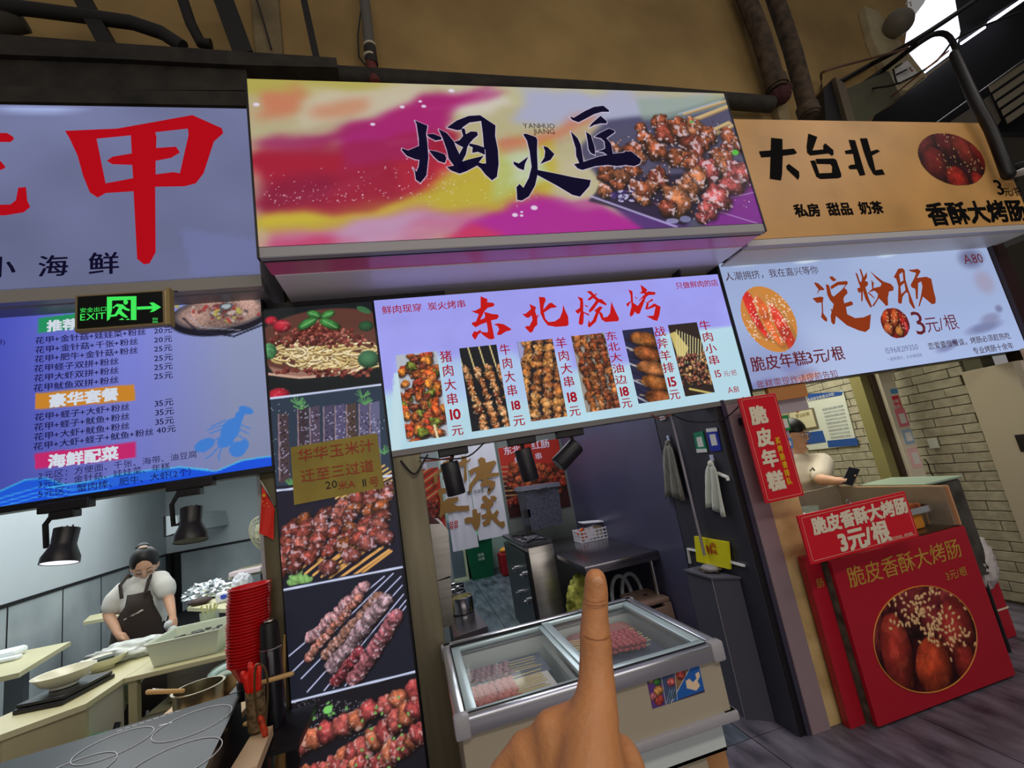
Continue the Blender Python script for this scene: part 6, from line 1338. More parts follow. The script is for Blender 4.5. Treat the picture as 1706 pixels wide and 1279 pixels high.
obj('inner_liner', MB().box(3.035, 3.049, 2.22, 2.92, .822, 1.045), m_cs, t)
t = thing('food_tray', 'shiny steel tray of grilled sausages in the display case', 'tray', (2.8, 2.4, .92)); tc_ = Vector((2.80, 2.42, .925))
obj('tray_body', MB().box(2.55, 2.99, 2.28, 2.58, .915, .925, bev=.003).box(2.55, 2.99, 2.272, 2.28, .915, .95).box(2.99, 2.998, 2.272, 2.58, .915, .95), m_chrome, t)
for s_ in (2.3, 2.56): obj('foot', MB().tube([(2.58, s_, .822), (2.58, s_, .915)], .006, 6).tube([(2.96, s_, .822), (2.96, s_, .915)], .006, 6), m_chrome, t)
for k in range(5):
    y = 2.33+k*.05; o = obj('sausage', MB().limb([(2.62, y, .948), (2.78, y+.006, .952), (2.95, y, .948)], [.017, .019, .017], 10, 3), mat('grilled_sausage', (176, 92, 50), .35, noise=.55, nscale=26, stretch=(2.4, .3, .3), col2=(80, 30, 20)), smooth='all')
    tag(o, 'grilled brown sausage on the steel tray, %s from the front' % ORD[k], 'sausage', 'sausages on the steel tray')
o = obj('sponge_cake_block', MB().box(2.64, 2.93, 2.30, 2.46, .823, .905, bev=.012), mat('orange_block', (226, 150, 50), .6, noise=.2, nscale=9, bump=.4), smooth=True); tag(o, 'orange-yellow block under the steel tray in the display case', 'food')
t = thing('metal_box', 'greasy dark metal box standing right of the display case', 'box', (3.3, 2.6, 0))
obj('box_body', MB().box(3.10, 3.40, 2.36, 2.80, .45, 1.04, bev=.02), mat('greasy_metal', (92, 88, 80), .6, noise=.5, nscale=9), t, smooth=True)
obj('box_top', MB().box(3.09, 3.41, 2.35, 2.81, 1.04, 1.055, bev=.005), mat('mint_top', (150, 170, 150), .4), t)
for x in (3.14, 3.36):
    for y in (2.4, 2.76): obj('leg', MB().tube([(x, y, 0), (x, y, .45)], .014, 8), m_dark, t)
b = blob(tuple(py_(1630, 935, 2.42)), (.10, .06, .15), 4, .35, 2.6, 4)
o = obj('plastic_bag', b, mat('white_bag', (206, 200, 196), .45, bump=.7, bscale=30), smooth='all'); tag(o, 'crumpled white plastic bag hanging right of the red counter', 'bag')
t = thing('fire_extinguisher_box', 'dark red box with a cream band by the brick wall', 'box', (3.6, 2.55, 0))
obj('box_body', MB().box(3.30, 3.62, 2.50, 2.78, 0, .34, bev=.01), m_cr, t); obj('cream_band', MB().box(3.298, 3.622, 2.498, 2.782, .17, .18), m_wcut, t)
# pillar with stickers
t = thing('pillar', 'pale pillar with red and blue stickers in front of the brick wall', 'pillar', (3.9, 3.0, 0))
obj('pillar_shaft', MB().box(3.84, 3.99, 3.0, 3.16, 0, 2.9, bev=.004), mat('cream_pillar', (220, 212, 190), .5), t)
obj('brown_strip', MB().box(3.80, 3.84, 3.03, 3.16, 0, 2.9), mat('dark_brown_strip', (60, 46, 34), .6), t); obj('olive_side', MB().box(3.72, 3.80, 3.06, 3.16, 0, 2.9), mat('olive_paint', (140, 134, 84), .6), t)
pp = ypl(2.999); 
def stk(x0, x1, z0, z1, m): obj('sticker', MB().box(x0, x1, 2.996, 3.0, z0, z1), m, t)
stk(3.90, 3.97, 1.53, 1.64, mat('sticker_red', (216, 40, 60), .5)); stk(3.91, 3.98, 1.66, 1.70, mat('sticker_blue', (80, 150, 200), .5)); stk(3.885, 3.985, 1.385, 1.53, mat('sticker_pink', (226, 120, 140), .5)); stk(3.885, 3.98, 1.24, 1.36, mat('sticker_sky', (150, 180, 206), .5)); stk(3.875, 3.98, 1.05, 1.21, mat('sticker_pink2', (232, 190, 190), .5))
text(t, '烤肠', (1490, 682), (1496, 664), pp, m_white, .0, True, off=.004)
for (z0, z1) in ((1.41, 1.49), (1.265, 1.335), (1.08, 1.17)): obj('sticker_field', MB().box(3.905, 3.965, 2.994, 2.997, z0, z1), m_white, t)
# notices on the brick wall (x = 4.15)
pn_ = Plane((4.146, 0, 0), (0, -1, 0), (0, 0, 1))
def wquad(name, pts, X, th, m, par): 
    q = [px_(a, b, X) for a, b in pts]; return obj(name, MB().prism([(p.y, p.z) for p in q], X, X+th, axis='x'), m, par)
t = thing('notice_board', 'white and blue information board on the brick wall behind the man', 'notice', tuple(px_(1390, 700, 4.14)))
m_nb = mat('notice_white', (206, 212, 200), .4); m_nblue = mat('notice_blue', (40, 80, 150), .4)
wquad('board', [(1340, 668), (1404, 650), (1428, 742), (1344, 750)], 4.142, .008, m_nb, t)
wquad('blue_header', [(1344, 656), (1404, 652), (1402, 658), (1346, 668)], 4.139, .003, m_nblue, t)
wquad('blue_footer', [(1378, 734), (1427, 729), (1430, 742), (1380, 745)], 4.139, .003, m_nblue, t); wquad('blue_footer', [(1338, 721), (1370, 717), (1376, 736), (1340, 741)], 4.139, .003, m_nblue, t)
text(t, '食品安全信息公示栏', (1346, 667), (1390, 655), Plane((4.138, 0, 0), (0, -1, 0), (0, 0, 1)), m_white, .01)
pk_ = Plane((4.14, 0, 0), (0, -1, 0), (0, 0, 1)); m_txt = mat('faint_print', (110, 120, 140), .6)
for k in range(9): text(t, '食品经营许可证公示信息' if k % 2 else '监督检查结果记录表', (1370+k*1.8, 682+k*6), (1405+k*1.5, 676+k*6), pk_, m_txt, .0)
t = thing('framed_licence', 'framed cream licence certificate with a red emblem behind the man', 'certificate', tuple(px_(1340, 700, 4.13)))
wquad('frame', [(1312, 686), (1354, 679), (1363, 712), (1320, 720)], 4.128, .008, mat('thin_brown_frame', (110, 100, 80), .5), t)
wquad('paper', [(1314, 688), (1352, 681.5), (1360, 710), (1322, 717)], 4.125, .003, mat('licence_paper', (200, 194, 160), .6), t); obj('emblem', MB().sphere(px_(1328, 684, 4.122), .02, 10, 8, (.2, 1, 1)), mat('emblem_red', (170, 50, 50), .5), t)
text(t, '营业执照', (1326, 694), (1348, 688), Plane((4.124, 0, 0), (0, -1, 0), (0, 0, 1)), mat('gold_print', (130, 110, 60), .6), .0)
t = thing('hanging_card', 'green-topped white card and blue payment card strip beside the red sign', 'card', (2.12, 2.25, 1.3))
q = [py_(a, b, 2.26) for a, b in ((1297, 694), (1309, 692), (1328, 786), (1316, 790))]; obj('backing_strip', MB().prism([(p.x, p.z) for p in q], 2.26, 2.266), mat('lilac_strip', (170, 160, 180), .5), t)
obj('card_clip', MB().box(2.09, 2.12, 2.264, 2.335, 1.55, 1.57), m_dark, t)
for nm, pts, cc in (('green_card', [(1298, 693), (1312, 691), (1317, 716), (1302, 719)], (40, 140, 70)), ('white_card', [(1301, 698), (1310, 697), (1314, 712), (1304, 714)], (220, 216, 210)), ('blue_card', [(1308, 731), (1319, 729), (1322, 745), (1311, 748)], (90, 140, 200)), ('card_field', [(1311, 735), (1316, 734), (1318, 742), (1313, 743)], (220, 216, 220))):
    q = [py_(a, b, 2.255) for a, b in pts]; obj(nm, MB().prism([(p.x, p.z) for p in q], 2.253-.002*('field' in nm or 'white' in nm), 2.256), mat('pc_'+nm, cc, .5), t)
o = obj('wall_socket', MB().box(4.122, 4.13, 2.36, 2.44, 1.10, 1.22, bev=.003), m_dark); tag(o, 'dark four-hole wall socket on the pale jamb at the right edge', 'socket')
o = obj('wall_switch', MB().box(4.138, 4.15, 2.95, 3.02, 1.17, 1.25, bev=.003), m_nb); tag(o, 'white wall socket with a black plug on the brick wall', 'socket')
P_ = [px_(a, b, 4.12) for a, b in ((1540, 765), (1546, 772), (1550, 785), (1556, 794))]; o = obj('cable', MB().limb(P_, [.005]*4, 6, 3), m_dark, smooth=True); tag(o, 'black cable dropping from the white wall socket', 'cable')
t = thing('next_shop_poster', 'cream and red poster cut by the right edge of the frame', 'poster', (4.45, 2.3, 1.2))
obj('poster_cream', MB().box(4.27, 5.2, 2.305, 2.318, 1.25, 1.80), mat('poster_cream', (226, 200, 176), .5, noise=.15, nscale=3), t); obj('poster_red', MB().box(4.25, 5.2, 2.303, 2.318, .95, 1.25), m_rb, t)
o = obj('counter_shelf', MB().box(2.16, 2.42, 2.27, 2.55, .985, 1.0).box(2.18, 2.20, 2.4, 2.5, .822, .985), mat('cream_shelf', (196, 184, 150), .5)); tag(o, 'small cream shelf board behind the tilted price sign', 'shelf')
t = thing('plastic_jug', 'clear plastic jug with a white handle left of the display case', 'jug', (2.45, 2.75, .822))
obj('jug_body', MB().lathe([(0, 0), (.05, 0), (.062, .16), (.06, .16), (.048, .006), (0, .006)], 18, Matrix.Translation((2.62, 2.80, .823))), mat('clear_plastic', (190, 206, 200), .2, alpha=.45), t, smooth=True)
obj('jug_handle', MB().tube([(2.56-.05*math.sin(a), 2.78, .90+.05*math.cos(a)) for a in np.linspace(0, math.pi, 10)], .008, 8), m_wp, t, smooth=True)
t = thing('ceiling_light', 'small round ceiling light over the right stall', 'light', (3.0, 3.2, 2.93)); obj('diffuser', MB().lathe([(0, 0), (.1, 0), (.11, .02), (0, .03)], 20, Matrix.Translation((3.0, 3.2, 2.91))), mat('lamp_white', (240, 240, 230), .4, emit=3, ecol=(255, 250, 230)), t)
# ================================================================== LEFT SHOP
m_ply = mat('cream_tabletop', (214, 208, 166), .4, noise=.06, nscale=3); m_plyside = mat('cream_laminate', (196, 186, 146), .5, noise=.08, nscale=3)
m_wcer = mat('cream_ceramic', (226, 224, 202), .25, spec=.6)
# ceramic hob
t = thing('induction_hob', 'black glass cooktop with white rings at the bottom left', 'hob', (-1.15, 1.85, 0))
zc = .9
hc = [pz_(20, 1262, zc), pz_(392, 1158, zc), pz_(352, 1279, zc)]
C0 = Vector((-1.62, 2.08, zc)); C1 = Vector((-.745, 2.215, zc)); ux = (C1-C0).normalized(); uy = Vector((ux.y, -ux.x, 0))
def slab(c0, c1, dep, z0, z1):
    a, b = Vector((c0.x, c0.y, 0)), Vector((c1.x, c1.y, 0)); c = b+uy*dep; d = a+uy*dep
    return MB().hexa([(v.x, v.y, z0) for v in (d, c, b, a)]+[(v.x, v.y, z1) for v in (d, c, b, a)])
obj('glass_top', slab(C0, C1, .62, zc-.02, zc), mat('black_glass', (14, 18, 24), .2, spec=.07, noise=.4, nscale=5), t)
obj('hob_side', slab(C0+ux*.01, C1-ux*.01, .60, .55, zc-.02), m_dark, t)
m_ringw = mat('ring_print', (216, 220, 226), .6)
for cx, cy, rr_ in ((190, 1240, .105), (322, 1203, .115), (290, 1268, .12), (115, 1290, .11)):
    cc = pz_(cx, cy, zc+.001)
    ring = obj('cooking_ring', MB().tube([cc+Vector((rr_*math.cos(a), rr_*math.sin(a), 0)) for a in np.linspace(0, 2*math.pi, 49)], .0016, 4, caps=False), m_ringw, t)
for k in range(9):
    p = pz_(200+k*12, 1216-k*4, zc+.001); obj('control_mark', MB().box(p.x-.008, p.x+.008, p.y-.002, p.y+.002, zc, zc+.0008), m_ringw, t)
p = pz_(276, 1206, zc); obj('control_mark', MB().box(p.x-.02, p.x+.02, p.y-.004, p.y+.004, zc, zc+.0008), m_ringw, t)
# counters
t = thing('prep_counter', 'cream laminate peninsula counter with a pale front at the lower left', 'counter', (-1.75, 3.0, 0))
A = [pz_(0, 1224, .85), pz_(143, 1172, .85), pz_(208, 1118, .85), pz_(96, 1142, .85), pz_(-60, 1215, .85)]
A = [Vector((p.x, p.y)) for p in A]
obj('counter_top', MB().prism([(-2.1, 2.62), (A[0].x, A[0].y), (A[1].x, A[1].y), (-1.60, 3.08), (-1.60, 3.55), (-1.98, 3.55), (-1.95, 3.05)], .825, .85, axis='z'), m_ply, t)
obj('front_panel', MB().prism([(-2.09, 2.64), (A[0].x, A[0].y+.015), (A[1].x-.01, A[1].y+.015), (A[1].x-.01, A[1].y+.04), (-2.09, 2.68)], 0, .825, axis='z'), m_plyside, t)
obj('side_panel', MB().prism([(A[1].x-.03, A[1].y+.02), (A[1].x-.01, A[1].y+.02), (-1.61, 3.10), (-1.63, 3.10)], 0, .825, axis='z'), mat('pale_side_board', (196, 192, 172), .5), t)
obj('panel_sticker', MB().tube([(-1.606, 2.99, .60), (-1.606, 3.03, .66)], .02, 6), m_dark, t)
t = thing('prep_counter', 'cream counter with an open dark shelf below, in front of the woman', 'counter', (-1.2, 3.3, 0))
obj('counter_top', MB().box(-1.60, -.74, 3.08, 3.55, .825, .85, bev=.003), m_ply, t)
obj('shelf', MB().box(-1.58, -.74, 3.14, 3.52, .58, .60), m_ply, t); obj('shelf_rim', MB().tube([(-1.57, 3.13, .615), (-1.0, 3.12, .635)], .012, 8), m_steel, t)
obj('back_board', MB().box(-1.6, -.74, 3.52, 3.55, 0, .825), m_dark, t); obj('upright', MB().box(-1.59, -1.55, 3.10, 3.14, 0, .825), m_plyside, t)
obj('steel_liner', MB().box(-1.5, -1.05, 3.3, 3.32, .62, .80), m_steel, t)
def bowl(name, lab, pos, r, h, m, cat='bowl', n=28, foot=.45):
    o = obj(name, MB().lathe([(0, .002), (r*foot, .002), (r*foot, .012), (r*.72, h*.4), (r*.97, h), (r, h+.003), (r*.96, h+.002), (r*.7, h*.45), (r*.3, .016), (0, .014)], n, Matrix.Translation(pos)), m, smooth=True)
    return tag(o, lab, cat)
tr = thing('serving_tray', 'black plastic tray on the peninsula counter under the large bowl', 'tray', tuple(pz_(105, 1160, .85)))
p = pz_(112, 1158, .85)
obj('tray_body', MB().box(-.11, .11, -.16, .16, 0, .022, bev=.006, M=Matrix.Translation(p) @ Matrix.Rotation(-.15, 4, 'Z')).box(-.105, .105, -.15, .15, .023, .04, bev=.005, M=Matrix.Translation(p) @ Matrix.Rotation(-.15, 4, 'Z')), mat('black_plastic', (20, 18, 26), .25), tr)
p = pz_(107, 1140, .90); bowl('bowl', 'large wide cream bowl on the black tray', Vector((p.x, p.y, .892)), .125, .07, m_wcer)
p = pz_(172, 1112, .86); bowl('bowl', 'cream bowl with dark contents behind the large bowl', Vector((p.x, p.y, .852)), .115, .06, m_wcer)
o = obj('seaweed_sheet', MB().box(-.05, .05, -.04, .04, 0, .012, bev=.003, M=Matrix.Translation(Vector((p.x, p.y, .905))) @ Matrix.Rotation(.5, 4, 'Z')), mat('dark_green_sheet', (50, 62, 50), .6)); tag(o, 'dark grey-green folded sheet in the cream bowl behind', 'food')
q = pz_(222, 1086, .87); b = blob((q.x, q.y, .885), (.23, .12, .05), 2, .45, 2.2, 4, flat=-.033)
o = obj('plastic_bag', b, mat('milky_bag', (224, 230, 226), .3, noise=.05, bump=.8, bscale=26), smooth='all'); tag(o, 'crumpled white plastic bag with red print on the counter before the woman', 'bag')
b = MB()
for i in range(5): rr = random.Random(i+5); b.sphere((q.x-.10+rr.uniform(-.04, .05), q.y-.055+rr.uniform(-.02, .01), .905+rr.uniform(-.01, .015)), .013, 7, 5, (1.3, .6, .7))
obj('red_print', b, mat('bag_red', (206, 50, 60), .5), None); po = COL.objects['red_print']; po.parent = o
b = MB(); 
for i in range(4): rr = random.Random(i+5); b.box(q.x+.17+i*.03, q.x+.24+i*.03, q.y+.08, q.y+.16, .90, .906, M=None)
o = obj('red_paper', b, mat('salmon_paper', (214, 120, 100), .6)); tag(o, 'salmon red paper lying behind the white bag', 'paper')
# tub
t = thing('plastic_tub', 'large white plastic tub with clams and seaweed standing tilted on the counter', 'tub', (-1.33, 3.3, .85))
def tubbox(x0, x1, y0, y1, z0, z1, fl, th=.006):
    b = MB(); o_ = [(x0, y0), (x1, y0), (x1, y1), (x0, y1)]; O = [(x0-fl, y0-fl), (x1+fl, y0-fl), (x1+fl, y1+fl), (x0-fl, y1+fl)]
    I = [(x0+th, y0+th), (x1-th, y0+th), (x1-th, y1-th), (x0+th, y1-th)]; OI = [(a+(th if a < (x0+x1)/2 else -th), c+(th if c < (y0+y1)/2 else -th)) for a, c in O]
    vb = [b.bm.verts.new((x, y, z0)) for x, y in o_]; vt = [b.bm.verts.new((x, y, z1)) for x, y in O]; vi = [b.bm.verts.new((x, y, z1)) for x, y in OI]; vib = [b.bm.verts.new((x, y, z0+th)) for x, y in I]
    b.bm.faces.new(vb[::-1]); b.bm.faces.new(vib)
    for i in range(4):
        j = (i+1) % 4; b.bm.faces.new((vb[i], vb[j], vt[j], vt[i])); b.bm.faces.new((vt[i], vt[j], vi[j], vi[i])); b.bm.faces.new((vi[i], vi[j], vib[j], vib[i]))
    return b
obj('tub_body', tubbox(-1.50, -1.19, 3.16, 3.44, .852, .975, .025), mat('milky_tub', (214, 222, 204), .35), t)
o = obj('tub_rim', MB().tube([(-1.53, 3.13, .977), (-1.16, 3.13, .977), (-1.16, 3.47, .977), (-1.53, 3.47, .977), (-1.53, 3.13, .977)], .006, 6), mat('milky_tub', (214, 222, 204), .35), t)
b = MB()
for i in range(60): rr = random.Random(i+200); b.sphere((rr.uniform(-1.47, -1.22), rr.uniform(3.19, 3.41), .93+rr.uniform(0, .02)), .014, 6, 4, (1.5, .8, .6))
o = obj('clams', b, mat('grey_clams', (96, 102, 92), .5, noise=.5, nscale=50), smooth='all', kind='stuff'); tag(o, 'grey-green clams filling the white tub', 'clams')
# back tables
def tbl(lab, P, z, th=.035, legs=()):
    t = thing('dining_table', lab, 'table', (P[0][0], P[0][1], 0)); obj('table_top', MB().prism(P, z-th, z, axis='z'), m_ply, t)
    for x, y in legs: obj('leg', MB().box(x-.06, x+.06, y-.03, y+.03, 0, z-th), mat('grey_table_leg', (110, 116, 120), .3, metal=.6), t); obj('leg_foot', MB().box(x-.2, x+.2, y-.06, y+.06, 0, .03), m_dark, t)
    return t
def xy(px, py, z): v = pz_(px, py, z); return (v.x, v.y)
T1 = xy(118, 1068, .75); T2 = xy(32, 1120, .75); tbl('cream dining table at the left edge with a folded white towel', [(T2[0]-.62, T2[1]-.05), T2, T1, (T1[0]-.55, T1[1]+.05)], .75, legs=((T2[0]-.18, T2[1]+.25),))
p = pz_(5, 1095, .77); b = MB().box(-.18, .12, -.10, .12, 0, .07, bev=.03, M=Matrix.Translation((p.x, p.y, .752)) @ Matrix.Rotation(.2, 4, 'Z')); b.box(-.12, .20, -.16, -.08, 0, .03, bev=.012, M=Matrix.Translation((p.x, p.y, .752)))
o = obj('folded_towel', b, mat('white_towel2', (226, 232, 232), .9), smooth=True); tag(o, 'folded white towel on the table at the left edge', 'towel')
tbl('cream dining table piled with foil and packets behind the red bowls', [xy(312, 1012, .75), xy(395, 1015, .75), xy(432, 972, .75), xy(352, 985, .75)], .75, legs=((pz_(372, 1005, .75).x, pz_(372, 1005, .75).y-.3),))
tbl('far pale table near the back wall under the fan', [xy(380, 962, .75), xy(470, 944, .75), xy(470, 930, .75), xy(400, 946, .75)], .75, legs=((xy(440, 940, .75)[0], xy(440, 940, .75)[1]),))
tbl('pale wall table behind the woman', [xy(138, 1036, .75), xy(215, 1022, .75), xy(260, 1003, .75), xy(150, 1025, .75)], .75, legs=((xy(200, 1022, .75)[0], xy(200, 1022, .75)[1]+.1),))
rr = random.Random(3)
p = pz_(350, 985, .82); b = blob((p.x-.02, p.y, .82), (.20, .14, .10), 5, .7, 5.0, 4, flat=-.06)
o = obj('foil_packet', b, mat('crumpled_foil', (226, 230, 232), .2, metal=.9)); tag(o, 'heap of crumpled silver foil on the cream table', 'foil')
p2 = pz_(342, 1002, .77); o = obj('food_box', MB().sphere((p2.x-.05, p2.y, .785), .09, 10, 8, (1.3, .8, .45)), mat('dark_food', (70, 50, 44), .6, noise=.4, nscale=20), smooth=True); tag(o, 'dark food parcel under the silver foil', 'food')
p = pz_(382, 992, .80); o = obj('tissue_pack', MB().box(-.12, .12, -.06, .06, 0, .10, bev=.02, M=Matrix.Translation((p.x, p.y, .752)) @ Matrix.Rotation(.25, 4, 'Z')), mat('tissue_white', (226, 226, 232), .4)); tag(o, 'white tissue packet with a blue oval on the cream table', 'packet')
lo = obj('blue_oval', MB().sphere((p.x-.03, p.y-.075, .81), .03, 10, 8, (1.3, .1, .8)), mat('oval_blue', (60, 80, 190), .5), None); lo.parent = o
p = pz_(407, 972, .84); b = blob((p.x-.02, p.y, .84), (.10, .10, .12), 6, .35, 2.4, 4, flat=-.08)
o = obj('plastic_bag', b, mat('clear_bag', (206, 206, 210), .25, bump=.8, bscale=20), smooth='all'); tag(o, 'clear bulging plastic bag at the right end of the cream table', 'bag')
p = pz_(412, 952, .78); o = obj('napkin_stack', MB().box(-.22, .22, -.12, .12, 0, .07, bev=.01, M=Matrix.Translation((p.x, p.y, .752))), mat('pink_white', (226, 206, 206), .6)); tag(o, 'pinkish white flat stack on the far pale table', 'napkins')
# straws/toothpick glass
p = pz_(348, 1035, .86); t = thing('chopstick_jar', 'clear glass jar packed with pale sticks behind the white tub', 'jar', (-1.17, 3.47, .85)); p = Vector((-1.165, 3.52, .851))
p = pz_(350, 1050, .852); p = Vector((p.x*3.62/p.y, 3.62, .851))
obj('jar', MB().lathe([(0, 0), (.05, 0), (.055, .16), (.05, .16), (.046, .006), (0, .006)], 18, Matrix.Translation(p)), mat('clear_jar', (200, 212, 196), .1, alpha=.4), t, smooth=True)
for i in range(14): obj('stick', MB().tube([p+Vector((rr.uniform(-.03, .03), rr.uniform(-.03, .03), .01)), p+Vector((rr.uniform(-.055, .055), rr.uniform(-.04, .04), .20))], .004, 5), mat('pale_stick', (206, 206, 140), .6), t)
bowl('bowl', 'pale bowl at the end of the counter left of the red bowls', Vector((pz_(392, 1048, .86).x*3.3/pz_(392, 1048, .86).y if False else -.98, 3.36, .852)), .10, .07, m_wcer)
# wok pan with lid and ladle pot
m_pot = mat('worn_steel_pot', (176, 168, 140), .25, metal=.9, noise=.15, nscale=8)
b0 = obj('wood_board', MB().box(-1.16, -.78, 2.26, 2.75, .775, .80, bev=.003), mat('pinkish_plywood', (226, 190, 150), .6, noise=.08, nscale=3)); tag(b0, 'pinkish plywood board carrying the two cooking pots', 'board')
o = obj('base_cabinet', MB().box(-1.15, -.79, 2.28, 2.74, 0, .775), m_dark); tag(o, 'dark base cabinet under the plywood board', 'cabinet')
t = thing('cooking_pot', 'open worn steel pot with a wooden handle on the plywood board', 'pot', (-1.0, 2.47, .8)); C = Vector((-1.0, 2.46, .801))
obj('pot_body', MB().lathe([(0, 0), (.075, 0), (.092, .02), (.094, .085), (.100, .09), (.090, .09), (.086, .02), (0, .008)], 28, Matrix.Translation(C)), m_pot, t, smooth=True)
obj('pot_handle', MB().limb([C+Vector((-.09, .02, .085)), C+Vector((-.13, .01, .10)), C+Vector((-.17, -.0, .115))], [.008, .008, .009], 8), mat('steel_arm', (150, 150, 156), .3, metal=.8), t, smooth=True)
obj('wooden_grip', MB().limb([C+Vector((-.04, -.05, .10)), C+Vector((-.16, -.06, .13))], [.009, .010], 8), mat('beech_handle', (210, 170, 110), .6), t, smooth=True)
t = thing('cooking_pot', 'covered pot with a greenish glass lid behind the open pot', 'pot', (-.90, 2.66, .8)); C = Vector((-.93, 2.64, .801))
obj('pot_body', MB().lathe([(0, 0), (.08, 0), (.095, .02), (.098, .08), (.09, .08), (0, .01)], 28, Matrix.Translation(C)), m_pot, t, smooth=True)
obj('glass_lid', MB().lathe([(.10, .085), (.08, .10), (.04, .112), (0, .116)], 24, Matrix.Translation(C)), mat('green_glass', (110, 150, 136), .1, alpha=.75), t, smooth=True)
obj('lid_knob', MB().sphere(C+Vector((0, 0, .128)), .016, 12, 8, (1.4, 1.4, .7)), mat('knob_grey', (70, 80, 84), .3), t, smooth=True)
# cabbages and green bag under the peninsula
b = MB()
for i in range(12): q = pz_(160+i*6, 1205-i*7, .70); b.sphere((q.x, q.y, .68+rr.uniform(-.02, .03)), .055, 9, 7)
o = obj('cabbages', b, mat('pale_cabbage', (216, 228, 176), .5, noise=.25, nscale=14, bump=.5, bscale=20), smooth='all', kind='stuff'); tag(o, 'pale green cabbages in net under the counter', 'cabbages')
p = pz_(157, 1216, .72); o = obj('green_packet', MB().box(-.055, .05, -.04, .04, 0, .035, bev=.012, M=Matrix.Translation((p.x, p.y, .66))), mat('green_plastic2', (30, 150, 80), .3), smooth=True); tag(o, 'green plastic packet at the foot of the counter', 'packet')
# red bowls
m_rbw = mat('red_melamine', (214, 30, 34), .22, spec=.6); n = 26
src = MB().lathe([(0, 0), (.045, 0), (.047, .006), (.062, .035), (.073, .058), (.0745, .0605), (.082, .062), (.0825, .066), (.077, .066), (.070, .056), (.060, .036), (.040, .008), (0, .006)], 28)
me0 = obj('bowl', src, m_rbw, smooth=True)
for i in range(n):
    o = me0 if i == 0 else me0.copy()
    if i: COL.objects.link(o)
    o.location = (-.735+.0016*math.sin(i*.9)-.0000*i+(.018*(i/n)**2), 2.27+.002*math.cos(i*1.7), .925+i*.0116)
    tag(o, 'red bowl in the tall stack beside the hob, %s from the top' % ORD[n-1-i], 'bowl', 'stacked red bowls')
    if i == n-1: o['label'] = 'topmost red bowl of the tall stack beside the hob'
    if i == 0: o['label'] = 'lowest red bowl of the tall stack beside the hob'
o = obj('stand', MB().lathe([(0, 0), (.05, 0), (.05, .024), (0, .024)], 20, Matrix.Translation((-.735, 2.27, .90))), m_dark); tag(o, 'small black stand under the stack of red bowls', 'stand')
o = obj('worktop_strip', MB().box(-.80, -.62, 2.218, 2.34, .86, .90, bev=.002), m_dark); tag(o, 'black strip of worktop at the right end of the hob', 'worktop')
# ledge, thermos, chopstick holder
t = thing('counter_ledge', 'pale wooden ledge plank at the right of the hob', 'ledge', (-.6, 1.9, .0))
L0, L1 = pz_(378, 1290, .80), pz_(440, 1212, .80)
obj('plank', MB().hexa([(L0.x-.00, L0.y, .77), (L0.x+.085, L0.y, .77), (L1.x+.03, L1.y, .77), (L1.x-.035, L1.y, .77), (L0.x-.00, L0.y, .80), (L0.x+.085, L0.y, .80), (L1.x+.03, L1.y, .80), (L1.x-.035, L1.y, .80)]), mat('light_ply', (232, 200, 160), .6, noise=.08, nscale=3), t)
obj('plank_support', MB().box(L1.x-.02, L1.x+.02, L1.y-.05, L1.y-.01, 0, .77), m_dark, t)
bq = obj('holder_shelf', MB().box(-.64, -.50, 1.98, 2.30, .74, .76), m_dark); tag(bq, 'dark shelf holding the flask beside the photo panel', 'shelf')
kk = obj('shelf_post', MB().box(-.62, -.58, 2.27, 2.30, 0, .74), m_dark); kk.parent = bq
T_ = py_(452, 1180, 2.18); t = thing('thermos_flask', 'black thermos flask with a silver ring beside the stack of red bowls', 'flask', (T_.x, 2.18, .76))
prof = lambda h0, h1, r: [(0, h0), (r, h0), (r, h1), (r*.92, h1+.01), (0, h1+.01)]
TX = py_(452, 1100, 2.18).x
M_ = Matrix.Translation((TX, 2.18, .762))
obj('body', MB().lathe(prof(0, .27, .040), 24, M_), mat('flask_black', (20, 22, 30), .25, spec=.6), t, smooth=True); obj('ring', MB().lathe([(.040, .277), (.042, .278), (.042, .283), (.040, .284)], 24, M_, close=True), m_chrome, t)
obj('cap', MB().lathe([(0, .28), (.037, .28), (.034, .36), (.030, .375), (0, .378)], 24, M_), m_dark, t, smooth=True); obj('cap_disc', MB().lathe([(0, .379), (.02, .379), (.018, .384), (0, .384)], 18, M_), m_steel, t)
b_ = py_(426, 1170, 2.05); t = thing('cutlery_basket', 'wicker-patterned holder with red-handled spoons beside the flask', 'basket', (b_.x, 2.05, .80)); M_ = Matrix.Translation((b_.x, 2.05, py_(426, 1215, 2.05).z))
obj('basket_body', MB().lathe([(0, 0), (.030, 0), (.033, .13), (.030, .13), (.027, .005), (0, .005)], 20, M_), mat('woven_brown', (150, 124, 84), .7, noise=.8, nscale=60, col2=(50, 36, 26)), t, smooth=True)
for i in range(9):
    q = M_.translation+Vector((rr.uniform(-.015, .015), rr.uniform(-.015, .015), .03)); q2 = q+Vector((-.02+rr.uniform(-.02, .025), rr.uniform(-.02, .02), .15+rr.uniform(0, .05)))
    obj('spoon', MB().limb([q, (q+q2)/2, q2], [.005, .006, .010], 8, 2), mat('bright_red_plastic', (226, 40, 24), .3), t, smooth=True)
t = thing('ladle', 'dark curved wire ladle with an orange-red end hanging by the basket', 'ladle', tuple(py_(436, 1200, 2.0)))
obj('wire_loop', MB().limb([py_(a, b, 2.0) for a, b in ((430, 1200), (424, 1150), (426, 1112), (434, 1106), (444, 1120), (446, 1160), (442, 1215))], [.004]*7, 6, 3), mat('bronze_wire', (110, 90, 60), .4, metal=.6), t, smooth=True)
